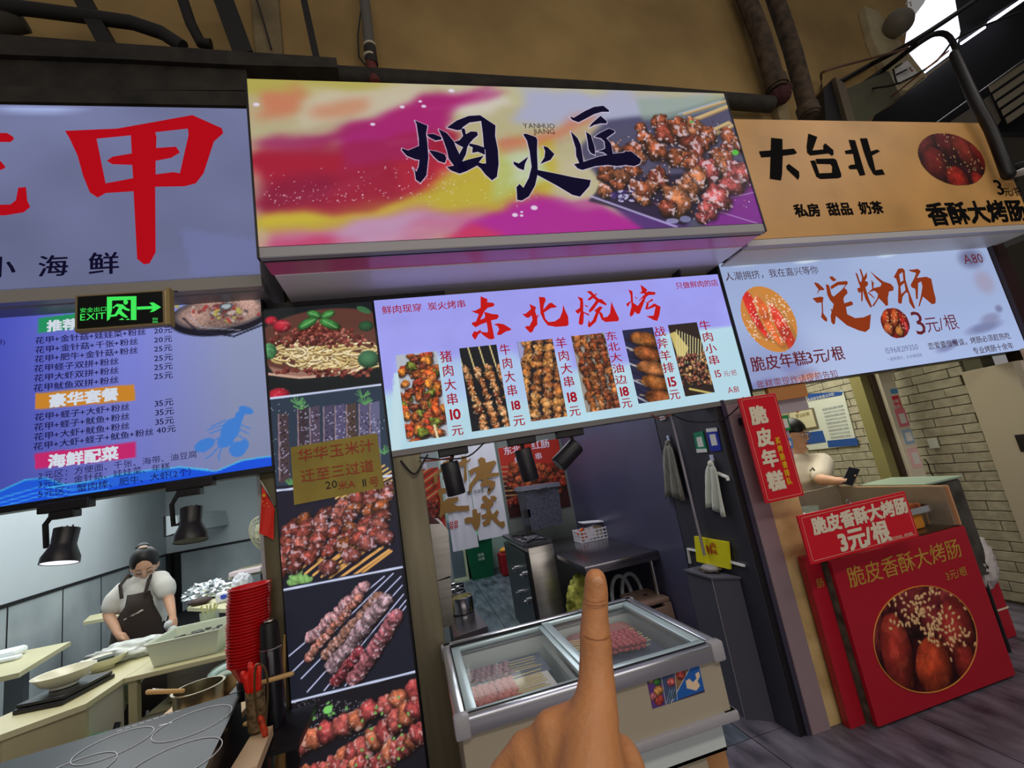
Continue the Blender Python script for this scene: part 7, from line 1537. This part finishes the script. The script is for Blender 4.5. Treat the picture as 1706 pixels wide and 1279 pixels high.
obj('red_tip', MB().limb([py_(a, b, 2.0) for a, b in ((434, 1196), (440, 1215), (444, 1232))], [.010, .012, .007], 8, 3), mat('orange_red', (226, 70, 30), .5, noise=.5, nscale=60), t, smooth=True)
o = obj('wooden_stick', MB().limb([py_(432, 1138, 2.12), py_(486, 1122, 2.12)], [.009, .009], 8), mat('beech_handle', (210, 170, 110), .6), smooth=True); tag(o, 'short pale wooden rod lying across beside the flask', 'rod')
o = obj('bamboo_stake', MB().limb([py_(466, 1290, 2.2), py_(469, 1180, 2.2), py_(474, 1058, 2.2)], [.020, .016, .004], 8), mat('brown_bamboo', (150, 116, 66), .6)); tag(o, 'tall pointed bamboo stake against the photo panel', 'stake')
o = obj('wooden_spatula', MB().limb([py_(408, 1206, 2.05), py_(432, 1198, 2.05)], [.007, .012], 8), mat('beech_handle', (210, 170, 110), .6), smooth=True); tag(o, 'small wooden spatula head under the basket', 'spatula')
# fan, flag
t = thing('wall_fan', 'round cream wall fan with wire guard behind the red flag', 'fan', tuple(py_(440, 890, 4.5))); fc = py_(441, 889, 4.5); fr = .155
ax = Vector((-.45, -.8, -.25)).normalized(); a1 = ax.orthogonal().normalized(); a2 = ax.cross(a1)
b = MB()
for q in (.35, .6, .8, 1.0): b.tube([fc+ax*(.07*(1-q*q))+(a1*math.cos(a)+a2*math.sin(a))*fr*q for a in np.linspace(0, 2*math.pi, 33)], .003 if q < 1 else .008, 5, caps=False)
for i in range(28): a = i*2*math.pi/28; d = a1*math.cos(a)+a2*math.sin(a); b.tube([fc+ax*.07, fc+ax*.055+d*fr*.5, fc+d*fr], .0022, 4)
m_fan = mat('cream_fan', (206, 204, 176), .45); obj('wire_guard', b, m_fan, t, kind='stuff')
obj('motor_housing', MB().sphere(fc-ax*.06, .12, 18, 12, (1.0, 1.0, 1.0)), m_fan, t, smooth=True)
for i in range(3):
    a = i*2.09; d = a1*math.cos(a)+a2*math.sin(a); e = ax.cross(d); b = MB(); v = [b.bm.verts.new(fc+d*.03-e*.02), b.bm.verts.new(fc+d*.12-e*.06), b.bm.verts.new(fc+d*.13+e*.05), b.bm.verts.new(fc+d*.03+e*.02)]; b.bm.faces.new(v); obj('blade', b, mat('fan_blade', (150, 160, 140), .4), t)
obj('wall_arm', MB().tube([fc-ax*.1, Vector((-.75, 5.1, fc.z+.05))], .02, 8), m_fan, t)
t = thing('flag', 'small red flag with yellow stars hanging by the olive post', 'flag', tuple(py_(440, 850, 2.34)))
def fp(a, b): q = py_(a, b, 2.34); return (q.x, q.z)
b = MB(); nf = 6; V = []
TL, TR, BR, BL = [Vector((*fp(*q), 0)) for q in ((436, 808), (457, 848), (456, 899), (431, 888))]
for j in range(nf+1):
    l = TL.lerp(BL, j/nf); r = TR.lerp(BR, j/nf); V.append([b.bm.verts.new((l.lerp(r, i/nf).x, 2.345+.006*math.sin(i*1.6+j*.5), l.lerp(r, i/nf).y)) for i in range(nf+1)])
for j in range(nf):
    for i in range(nf): b.bm.faces.new((V[j][i], V[j][i+1], V[j+1][i+1], V[j+1][i]))
obj('flag_cloth', b, mat('flag_red', (222, 44, 28), .6), t, smooth='all')
pfg = ypl(2.334)
def star(cx, cy, r): return [(cx+r*(1 if k % 2 == 0 else .42)*math.sin(k*math.pi/5), cy-r*(1 if k % 2 == 0 else .42)*math.cos(k*math.pi/5)) for k in range(10)]
strokes(t, 'star', [[star(440, 825, 4)]]+[[star(*q, 1.4)] for q in ((445, 838), (448, 844), (438, 835), (440, 842))], pfg, mat('star_yellow', (236, 190, 40), .5), .002)
obj('flag_stick', MB().tube([py_(433, 800, 2.35), py_(458, 842, 2.35)], .004, 6), m_steel, t)
# hanging lamps
def bell(lab, mount, top, botc, r, lit_, tilt):
    Y = 2.30; t = thing('track_lamp', lab, 'lamp', tuple(py_(*mount, Y)))
    Mn = py_(*mount, Y); A = py_(*top, Y); B = py_(*botc, Y-.03); ax = (B-A).normalized(); L = (B-A).length
    Mz = Matrix.Translation(A) @ ax.to_track_quat('Z', 'Y').to_matrix().to_4x4()
    obj('shade', MB().lathe([(0, 0), (.042, 0), (.040, .06), (.045, .075), (r*.98, L*.82), (r, L), (r*.95, L), (r*.9, L*.84), (.03, .08), (0, .08)], 32, Mz), mat('satin_black', (18, 17, 20), .4, spec=.5), t, smooth=True)
    obj('lamp_disc', MB().lathe([(0, L*.985), (r*.93, L*.985)], 28, Mz), mat('lamp_on', (240, 240, 250), .4, emit=1.4, ecol=(235, 235, 250)) if lit_ else mat('lamp_off', (40, 40, 44), .4), t)
    obj('arm', MB().tube([Mn+Vector((.03, 0, -.02)), Mn+Vector((-.05, 0, -.035)), A+Vector((-.075, 0, .03)), A+Vector((-.07, 0, -.06)), A+Vector((-.03, 0, -.055))], .011, 6), m_dark, t)
    obj('track_mount', MB().box(Mn.x-.09, Mn.x+.09, Y-.02, Y+.03, Mn.z-.02, Mn.z+.02, bev=.004), m_dark, t)
    obj('mount_block', MB().box(Mn.x-.05, Mn.x+.04, Y-.02, Y+.03, Mn.z-.05, Mn.z-.02, bev=.004), m_dark, t)
    for k in range(3): obj('pin', MB().tube([A+Vector((-.02+k*.02, 0, 0)), A+Vector((-.02+k*.02, 0, .012))], .003, 5), m_dark, t)
bell('lit black bell lamp on the track, left one under the seafood board', (110, 842), (112, 880), (99, 938), .062, True, 0)
bell('unlit black bell lamp on the track, right one under the seafood board', (318, 806), (319, 846), (318, 901), .064, False, 0)
t = thing('wall_panel_box', 'thin black-edged white box on the far wall behind the right bell lamp', 'box', tuple(py_(285, 875, 9)))
q = [py_(a, b, 9.0) for a, b in ((274, 860), (294, 859), (300, 888), (275, 894))]; obj('box_body', MB().prism([(p.x, p.z) for p in q], 9.0, 11.1), m_wallwhite, t); obj('black_edge', MB().tube([py_(274, 860, 8.98), py_(275, 894, 8.98), py_(300, 887, 8.98)], .02, 4), m_dark, t)
o = obj('hanging_cloth', MB().prism([(py_(a, b, 3.6).x, py_(a, b, 3.6).z) for a, b in ((442, 960), (458, 950), (464, 1000), (446, 1004), (450, 985))], 3.6, 3.62), mat('white_apron', (222, 224, 222), .8)); tag(o, 'white cloth hanging beside the olive post, left shop', 'cloth'); h_ = obj('hook', MB().tube([py_(452, 952, 3.61), py_(458, 948, 3.61), Vector((-.72, 3.61, py_(458, 948, 3.61).z))], .005, 6), m_chrome); h_.parent = o
# ================================================================== PEOPLE
m_skin = mat('skin_warm', (218, 170, 140), .55, sss=.1); m_hair = mat('black_hair', (18, 15, 17), .45, noise=.3, nscale=60)
def remesh(o, vox, sm=4, it=.5):
    md = o.modifiers.new('r', 'REMESH'); md.mode = 'VOXEL'; md.voxel_size = vox; md.use_smooth_shade = True
    s = o.modifiers.new('s', 'SMOOTH'); s.iterations = sm; s.factor = it
def head(b, hb, c, fwd, R=.105, up=Vector((0, 0, 1))):
    """adds a head to body builder b, hair to hb."""
    f = fwd.normalized(); r = f.cross(up).normalized(); u = r.cross(f)
    M = Matrix(((r.x, f.x, u.x, 0), (r.y, f.y, u.y, 0), (r.z, f.z, u.z, 0), (0, 0, 0, 1))); M3 = M.to_3x3()
    def W(x, y, z): return c+M3 @ Vector((x*R, y*R, z*R))
    b.sphere((0, 0, 0), R, 20, 14, (.78, .92, 1.0)); vs = list(b.bm.verts)[-(20*13+2):]
    for v in vs:
        x, y, z = v.co.x/R, v.co.y/R, v.co.z/R
        if z < 0: x *= 1+z*.28; y = y*(1+z*.16)+(-z*.10 if y > 0 else 0)
        if y > .5: y *= .95
        v.co = W(x, y, z*1.16)
    b.sphere(W(0, .93, -.10), R*.13, 10, 8, (.8, 1, 1.5)); b.sphere(W(0, 1.0, -.24), R*.13, 10, 8, (1.1, .9, .7))
    b.sphere(W(.77, -.02, -.08), R*.20, 8, 6, (.4, .8, 1.3)); b.sphere(W(-.77, -.02, -.08), R*.20, 8, 6, (.4, .8, 1.3))
    b.sphere(W(0, .80, -.56), R*.17, 10, 6, (1.5, .6, .45)); b.sphere(W(0, .74, -.98), R*.22, 10, 6, (1.2, .7, .7))
    b.limb([W(0, -.05, -.6), W(0, -.18, -1.5), W(0, -.25, -2.0)], [R*.55, R*.52, R*.62], 14, 2)
    return W
def face(root, W, R, down=False):
    for s in (-1, 1):
        if down:
            obj('eyelid', MB().limb([W(s*.16, .885, -.0), W(s*.30, .91, -.045), W(s*.45, .80, .0)], [R*.02, R*.03, R*.018], 6, 3), m_hair, root, smooth=True)
            obj('eyebrow', MB().limb([W(s*.14, .92, .26), W(s*.32, .90, .31), W(s*.48, .78, .25)], [R*.022, R*.026, R*.015], 6, 2), m_hair, root, smooth=True); continue
        obj('eye', MB().sphere(W(s*.30, .80, .06), R*.085, 10, 8), mat('eye_white', (226, 222, 216), .3), root, smooth=True)
        obj('iris', MB().sphere(W(s*.30, .872, .05), R*.05, 8, 6), mat('iris_dark', (26, 18, 16), .2), root, smooth=True)
        obj('eyebrow', MB().limb([W(s*.14, .90, .26), W(s*.32, .88, .32), W(s*.48, .76, .26)], [R*.028, R*.034, R*.02], 6, 2), m_hair, root, smooth=True)
    obj('lips', MB().limb([W(-.20, .86, -.56), W(0, .95, -.55), W(.20, .86, -.56)], [R*.03, R*.055, R*.03], 8, 3), mat('lip_rose', (176, 96, 90), .5), root, smooth=True)
def glasses(root, W, R, m):
    b = MB()
    for s in (-1, 1): b.tube([W(s*.34+.23*math.cos(a), 1.0-.06*abs(math.cos(a)), .03+.19*math.sin(a)) for a in np.linspace(0, 2*math.pi, 21)], R*.018, 5, caps=False); b.tube([W(s*.57, .93, .06), W(s*.80, .0, .06)], R*.016, 5)
    b.tube([W(-.11, 1.03, .05), W(.11, 1.03, .05)], R*.018, 5); obj('glasses', b, m, root)
# ---- woman in apron
t = thing('person', 'woman in a white puff-sleeved blouse and dark apron working behind the counter', 'person', (-1.98, 4.36, 0))
Yw = 4.3
def wp(a, b, y=Yw): return py_(a, b, y)
b = MB(); hb = MB(); R = .108
hc_ = wp(241, 942, Yw-.02); fw = Vector((.35, -.80, -.50))
W = head(b, hb, hc_, fw, R, Vector((0.0, -.1, 1)))
sl, sr = wp(205, 980), wp(268, 962, Yw-.03); nk = (sl+sr)/2; hip = Vector((nk.x-.01, Yw+.06, .86))
chest = nk+Vector((0, .02, -.12)); 
b.limb([hc_+Vector((-.02, .05, -.12)), nk+Vector((0, 0, .0)), chest, Vector((hip.x, Yw+.03, .99)), hip, hip+Vector((0, 0, -.1))], [.048, .07, .115, .115, .14, .15], 16, 3)
b.limb([sl+Vector((.05, 0, 0)), sr-Vector((.05, 0, 0))], [.05, .05], 12, 3)
el = wp(181, 1022, Yw-.06); hl = wp(198, 1058, Yw-.20)
b.limb([sl, (sl+el)/2+Vector((-.015, 0, 0)), el, (el+hl)/2, hl], [.048, .044, .038, .032, .024], 12, 3)
er = wp(281, 996, Yw-.10); hr = wp(288, 1026, Yw-.22)
b.limb([sr, (sr+er)/2, er, (er+hr)/2, hr], [.048, .043, .037, .031, .023], 12, 3)
for hnd, d in ((hl, Vector((.05, -.02, -.03))), (hr, Vector((.01, -.03, -.06)))):
    b.sphere(hnd+d*.5, .034, 10, 8, (1, .7, 1))
    for k in range(4): o_ = Vector((.0, .016*(k-1.5), 0)) if hnd is hl else Vector((.015*(k-1.5), 0, 0)); b.limb([hnd+d*.6+o_, hnd+d*1.2+o_, hnd+d*1.35+o_+Vector((-.01, 0, -.025))], [.011, .0105, .009], 8, 2)
    b.limb([hnd+d*.3+Vector((.01, -.02, .0)), hnd+d*1.0+Vector((.01, -.035, .005))], [.011, .009], 8, 2)
for s in (-1, 1): b.limb([hip+Vector((s*.08, 0, -.03)), Vector((hip.x+s*.09, Yw+.05, .5)), Vector((hip.x+s*.09, Yw+.08, .08)), Vector((hip.x+s*.09, Yw-.04, .04))], [.095, .065, .042, .035], 12, 3)
body = obj('body', b, m_skin, t); remesh(body, .010, 3); face(t, W, R, True); glasses(t, W, R, mat('silver_glasses', (190, 186, 186), .3, metal=.7))
hb.sphere((0, 0, 0), 1, 20, 14); 
for v in hb.bm.verts:
    x, y, z = v.co; y2 = y*.98-.16; z2 = z*1.02+.30
    if z < -.2: z2 = -.2*1.02+.30+(z+.2)*.2
    v.co = W(x*.86, y2 if y2 < .62 else .62, z2*1.02)
hb.sphere(W(.05, -.75, 1.0), R*.42, 14, 10, (1.1, 1, .9)); hb.sphere(W(0, -.95, .1), R*.45, 12, 8)
obj('hair', hb, m_hair, t, smooth='all'); obj('hair_clip', MB().sphere(W(.0, -.25, 1.36), R*.20, 10, 8, (1.5, .6, .5)), mat('pale_clip', (226, 196, 180), .4), t, smooth=True)
# blouse
b = MB(); b.limb([sl+Vector((.0, 0, -.01)), nk+Vector((0, .015, -.005)), sr+Vector((.0, 0, -.01))], [.062, .075, .062], 14, 3); b.limb([nk+Vector((0, .01, .01)), chest+Vector((0, 0, .0)), Vector((hip.x, Yw+.03, 1.0)), hip], [.08, .145, .14, .162], 18, 3)
b.limb([sl+Vector((.09, 0, -.01)), sl+Vector((.02, 0, -.01)), (sl*1.2+el)/2.2, (sl+el*2.2)/3.2], [.062, .064, .078, .072], 14, 3); b.limb([sr-Vector((.09, 0, .01)), sr-Vector((.02, 0, .01)), (sr*1.2+er)/2.2, (sr+er*2)/3], [.062, .064, .074, .066], 14, 3)
o = obj('blouse', b, mat('white_blouse', (228, 226, 220), .8, noise=.08, nscale=9, bump=.3, bscale=9), t); remesh(o, .012, 3)
# apron: front bib + skirt + straps
m_ap = mat('dark_apron', (56, 46, 42), .8)
b = MB(); rows = [(-.075, .085, -.06, .14), (-.095, .10, -.16, .168), (-.16, .15, -.27, .165), (-.185, .165, -.42, .165), (-.20, .185, -.60, .18), (-.21, .19, -.85, .19)]
V = []
for (x0, x1, dz, bul) in rows: V.append([b.bm.verts.new((nk.x+.005+x0+(x1-x0)*i/10, Yw+.02-bul*math.cos((i/10-.5)*2.0)-.012, nk.z+dz)) for i in range(11)])
for j in range(len(V)-1):
    for i in range(10): b.bm.faces.new((V[j][i], V[j][i+1], V[j+1][i+1], V[j+1][i]))
o = obj('apron', b, m_ap, t, smooth='all'); md = o.modifiers.new('s', 'SOLIDIFY'); md.thickness = .008
for s, e in ((-.07, -.10), (.08, .095)): obj('apron_strap', MB().tube([(nk.x+s, Yw-.14, nk.z-.07), (nk.x+e*.95, Yw-.11, nk.z+.02), (nk.x+e*.9, Yw-.02, nk.z+.075), (nk.x+e*.8, Yw+.08, nk.z+.03)], .012, 6), m_ap, t, smooth=True)
obj('apron_print', MB().tube([(nk.x-.05, Yw-.150, nk.z-.22), (nk.x+.01, Yw-.157, nk.z-.20), (nk.x+.07, Yw-.150, nk.z-.18)], [.006, .012, .007], 6), mat('print_grey', (200, 196, 186), .6), t, smooth=True)
obj('trousers', MB().limb([hip+Vector((0, .0, .02)), hip+Vector((0, 0, -.1))], [.16, .17], 16).limb([hip+Vector((-.08, 0, -.06)), Vector((hip.x-.09, Yw+.05, .12))], [.10, .06], 12).limb([hip+Vector((.08, 0, -.06)), Vector((hip.x+.09, Yw+.05, .12))], [.10, .06], 12), mat('dark_trousers', (34, 28, 32), .8), t, smooth='all')
bg = MB(); 
for i in range(7): rr = random.Random(i+33); bg.sphere(hr+Vector((.01+rr.uniform(-.03, .03), -.04+rr.uniform(-.02, .02), -.03-rr.uniform(0, .09))), .032, 8, 6)
o = obj('plastic_bag', bg, mat('thin_white_bag', (214, 220, 220), .4, bump=.8, bscale=30), smooth='all'); tag(o, 'thin white plastic bag held in the woman\'s hand', 'bag')
# ---- man with glasses
t = thing('person', 'man with short black hair and glasses in a white t-shirt looking at a phone', 'person', (3.2, 3.3, 0)); Ym = 3.3
b = MB(); hb = MB(); R = .112; hc_ = py_(1323, 726, Ym); fw = Vector((.30, -.94, -.16)); W = head(b, hb, hc_, fw, R)
sl, sr = py_(1312, 790, Ym+.08), py_(1352, 776, Ym-.10); nk = hc_+Vector((-.02, .03, -.22)); hip = Vector((nk.x+.02, Ym+.05, .88)); sA = nk+Vector((-.14, .12, -.03)); sB = nk+Vector((.13, -.12, -.03))
b.limb([hc_+Vector((-.02, .03, -.1)), nk, nk+Vector((0, 0, -.14)), Vector((hip.x, Ym+.05, 1.08)), hip], [.06, .10, .15, .145, .15], 16, 3); b.limb([sA, sB], [.07, .07], 12, 3)
eB = py_(1368, 798, Ym-.26); hB = py_(1400, 802, Ym-.42)
b.limb([sB, (sB+eB)/2, eB, (eB+hB)/2, hB], [.062, .052, .045, .037, .026], 12, 3); b.limb([sA, sA+Vector((-.05, .02, -.25)), sA+Vector((.02, -.12, -.42))], [.06, .048, .03], 12, 3)
d = Vector((.05, -.03, .0)); b.sphere(hB+d*.4, .034, 10, 8, (1, 1, .6))
for k in range(4): q = hB+d*.7+Vector((0, 0, -.022+.013*k))+Vector((.0, -.01, 0)); b.limb([q, q+Vector((.035, -.02, .006)), q+Vector((.03, -.045, .016))], [.010, .009, .008], 8, 2)
b.limb([hB+Vector((.0, .02, .02)), hB+Vector((.05, .02, .035))], [.011, .009], 8, 2)
for s in (-1, 1): b.limb([hip+Vector((s*.08, 0, -.02)), Vector((hip.x+s*.09, Ym+.05, .48)), Vector((hip.x+s*.09, Ym+.08, .08)), Vector((hip.x+s*.09, Ym-.06, .045))], [.095, .07, .045, .038], 12, 3)
body = obj('body', b, m_skin, t); remesh(body, .012, 3); face(t, W, R); glasses(t, W, R, mat('dark_glasses', (120, 110, 106), .3))
hb.sphere((0, 0, 0), 1, 20, 14)
for v in hb.bm.verts:
    x, y, z = v.co; y2 = y*.98-.10; z2 = z*.98+.30
    if z < .12: z2 = (.118+.30+(z-.12)*.25) if y > 0 else z*.98+.25
    v.co = W(x*.85, min(y2, .78), z2*1.08+.03*math.sin(9*x))
obj('hair', hb, m_hair, t, smooth='all')
b = MB(); b.limb([nk+Vector((0, .01, .0)), nk+Vector((0, 0, -.13)), Vector((hip.x, Ym+.05, 1.08)), hip+Vector((0, 0, .0))], [.115, .175, .17, .175], 18, 3)
b.limb([sA, sA+Vector((-.04, .01, -.16))], [.085, .075], 12, 3); b.limb([sB-Vector((.06, -.06, 0)), sB, (sB+eB)/2, sB.lerp(eB, .85)], [.08, .085, .078, .066], 14, 3)
o = obj('t_shirt', b, mat('white_tshirt', (226, 216, 200), .85, noise=.06, nscale=7, bump=.25, bscale=7), t); remesh(o, .012, 3)
obj('shirt_logo', MB().tube([py_(1350, 784, Ym-.30), py_(1354, 779, Ym-.30), py_(1357, 784, Ym-.30)], .006, 6), mat('logo_grey', (110, 106, 100), .6), t)
obj('shorts', MB().limb([hip+Vector((0, 0, .03)), hip+Vector((0, 0, -.1))], [.165, .17], 14).limb([hip+Vector((-.08, 0, -.06)), Vector((hip.x-.09, Ym+.05, .42))], [.105, .09], 12).limb([hip+Vector((.08, 0, -.06)), Vector((hip.x+.09, Ym+.05, .42))], [.105, .09], 12), mat('black_shorts', (26, 24, 28), .8), t, smooth='all')
ph = thing('mobile_phone', 'dark mobile phone held in the man\'s hand', 'phone', tuple(hB+d)); pm = Matrix.Translation(hB+Vector((.06, -.03, .03))) @ Matrix.Rotation(.5, 4, 'Y') @ Matrix.Rotation(-.4, 4, 'X') @ Matrix.Rotation(-.5, 4, 'Z')
pm = Matrix.Translation(hB+Vector((.055, -.045, .028))) @ Matrix.Rotation(-.75, 4, 'Y') @ Matrix.Rotation(.5, 4, 'X')
obj('phone_body', MB().box(-.075, .075, -.036, .036, -.004, .004, bev=.003, M=pm), mat('phone_dark', (46, 38, 36), .3), ph); obj('phone_screen', MB().box(-.07, .07, -.033, .033, .0042, .005, M=pm), mat('phone_screen', (20, 22, 30), .15), ph)

# ---- the viewer's hand
t = thing('pointing_hand', 'close-up left hand raised from below, index finger pointing up at the stall', 'hand', tuple(pc_(965, 1250, .25)))
m_hand = mat('hand_skin', (196, 134, 84), .5, noise=.10, nscale=30, bump=.12, bscale=260, sss=.12)
def hp(x, y, d): return pc_(x, y, d)
b = MB()
def Rp(rpx, d): return rpx*d/F
K = [(992, 965, .292, 18.5), (993, 985, .291, 20.5), (992, 1005, .289, 21.5), (991, 1025, .286, 22.5), (991, 1048, .283, 25), (992, 1062, .280, 26.5), (993, 1085, .277, 27), (993, 1110, .273, 28.5), (994, 1135, .268, 31), (993, 1160, .262, 34.5), (990, 1190, .255, 41), (985, 1225, .248, 48), (985, 1290, .235, 60), (985, 1380, .22, 72)]
pts = [hp(x, y, d) for x, y, d, r in K]; rad = [Rp(r, d) for x, y, d, r in K]
b.limb(pts, rad, 24, 2)
# middle, ring, little: knuckles then curled fingers turning away under the palm
for kn, mc, r, curl in (((918, 1214, .256), (960, 1400, .225), 30, ((930, 1225, .285), (950, 1262, .290), (962, 1290, .272))),
                        ((874, 1246, .258), (930, 1420, .226), 27, ((888, 1258, .284), (912, 1292, .288), (930, 1318, .272))),
                        ((838, 1290, .258), (900, 1440, .228), 25, ((852, 1300, .280), (880, 1328, .283), (900, 1350, .270)))):
    k0 = hp(*kn); m0 = hp(*mc)
    b.limb([m0, m0.lerp(k0, .6), k0], [Rp(58, .226), Rp(40, .24), Rp(r, .257)], 20, 3)
    b.limb([k0]+[hp(*q) for q in curl], [Rp(r*.9, .257), Rp(26, .284), Rp(24, .288), Rp(21, .27)], 16, 3)
b.limb([hp(988, 1180, .262), hp(955, 1196, .260), hp(920, 1212, .257)], [Rp(26, .262), Rp(26, .26), Rp(29, .257)], 18, 3)
b.limb([hp(918, 1212, .257), hp(896, 1232, .257), hp(872, 1248, .258), hp(838, 1290, .258)], [Rp(27, .257), Rp(23, .257), Rp(25, .258), Rp(24, .258)], 16, 3)
b.limb([hp(960, 1215, .250), hp(925, 1245, .252), hp(880, 1285, .252)], [Rp(30, .25), Rp(34, .25), Rp(32, .25)], 16, 3)
b.limb([hp(962, 1290, .243), hp(920, 1310, .245), hp(880, 1340, .246)], [Rp(52, .243), Rp(50, .245), Rp(40, .245)], 16, 3)
b.limb([hp(995, 1430, .225), hp(1046, 1345, .245), hp(1052, 1296, .262), hp(1044, 1262, .272), hp(1036, 1244, .278)], [Rp(70, .225), Rp(36, .245), Rp(28, .262), Rp(24, .272), Rp(20, .278)], 18, 3)
wr = hp(960, 1520, .215); b.limb([hp(970, 1400, .222), wr, hp(960, 1800, .20), Vector((-.03, .02, .95))], [Rp(100, .222), Rp(100, .215)*.85, .034, .045], 20, 3)
hand = obj('hand', b, m_hand, t); remesh(hand, .0019, 8, .5)
# nail, faint
nm = MB(); nc = hp(992, 968, .2925)-(FWD*Rp(18.5, .29)*.96)
for j in range(1): pass
nb = MB().sphere((0, 0, 0), Rp(11.5, .285), 16, 10)
for v in nb.bm.verts: v.co = hp(993, 966, .292)+RGT*v.co.x*.95+UPV*v.co.y*1.15-FWD*(Rp(18.0, .29)*.93*math.sqrt(max(0, 1-(v.co.x/Rp(22, .29))**2-(max(0, v.co.y)/Rp(26, .29))**2))+v.co.z*.10)
obj('fingernail', nb, mat('nail_pink', (216, 158, 116), .3, spec=.5), t, smooth='all')
for (y0, n_, w, x0) in ((994, 2, 17, 990), (1052, 4, 21, 992)):
    for k in range(n_):
        y = y0+k*4.5; dd = .288 if y < 1010 else .2805; rr_ = 21.4 if y < 1010 else 25.8
        pp = [hp(x0+w*q, y+1.6*q*q*(1 if k % 2 else -1)+k*.4, dd)-FWD*(Rp(rr_, dd)*math.sqrt(1-(w*q/rr_)**2)*.985) for q in np.linspace(-1, 1, 13)]
        obj('skin_crease', MB().tube(pp, .00022, 5), mat('crease_brown', (150, 92, 56), .6), t, smooth='all')
flush_text()
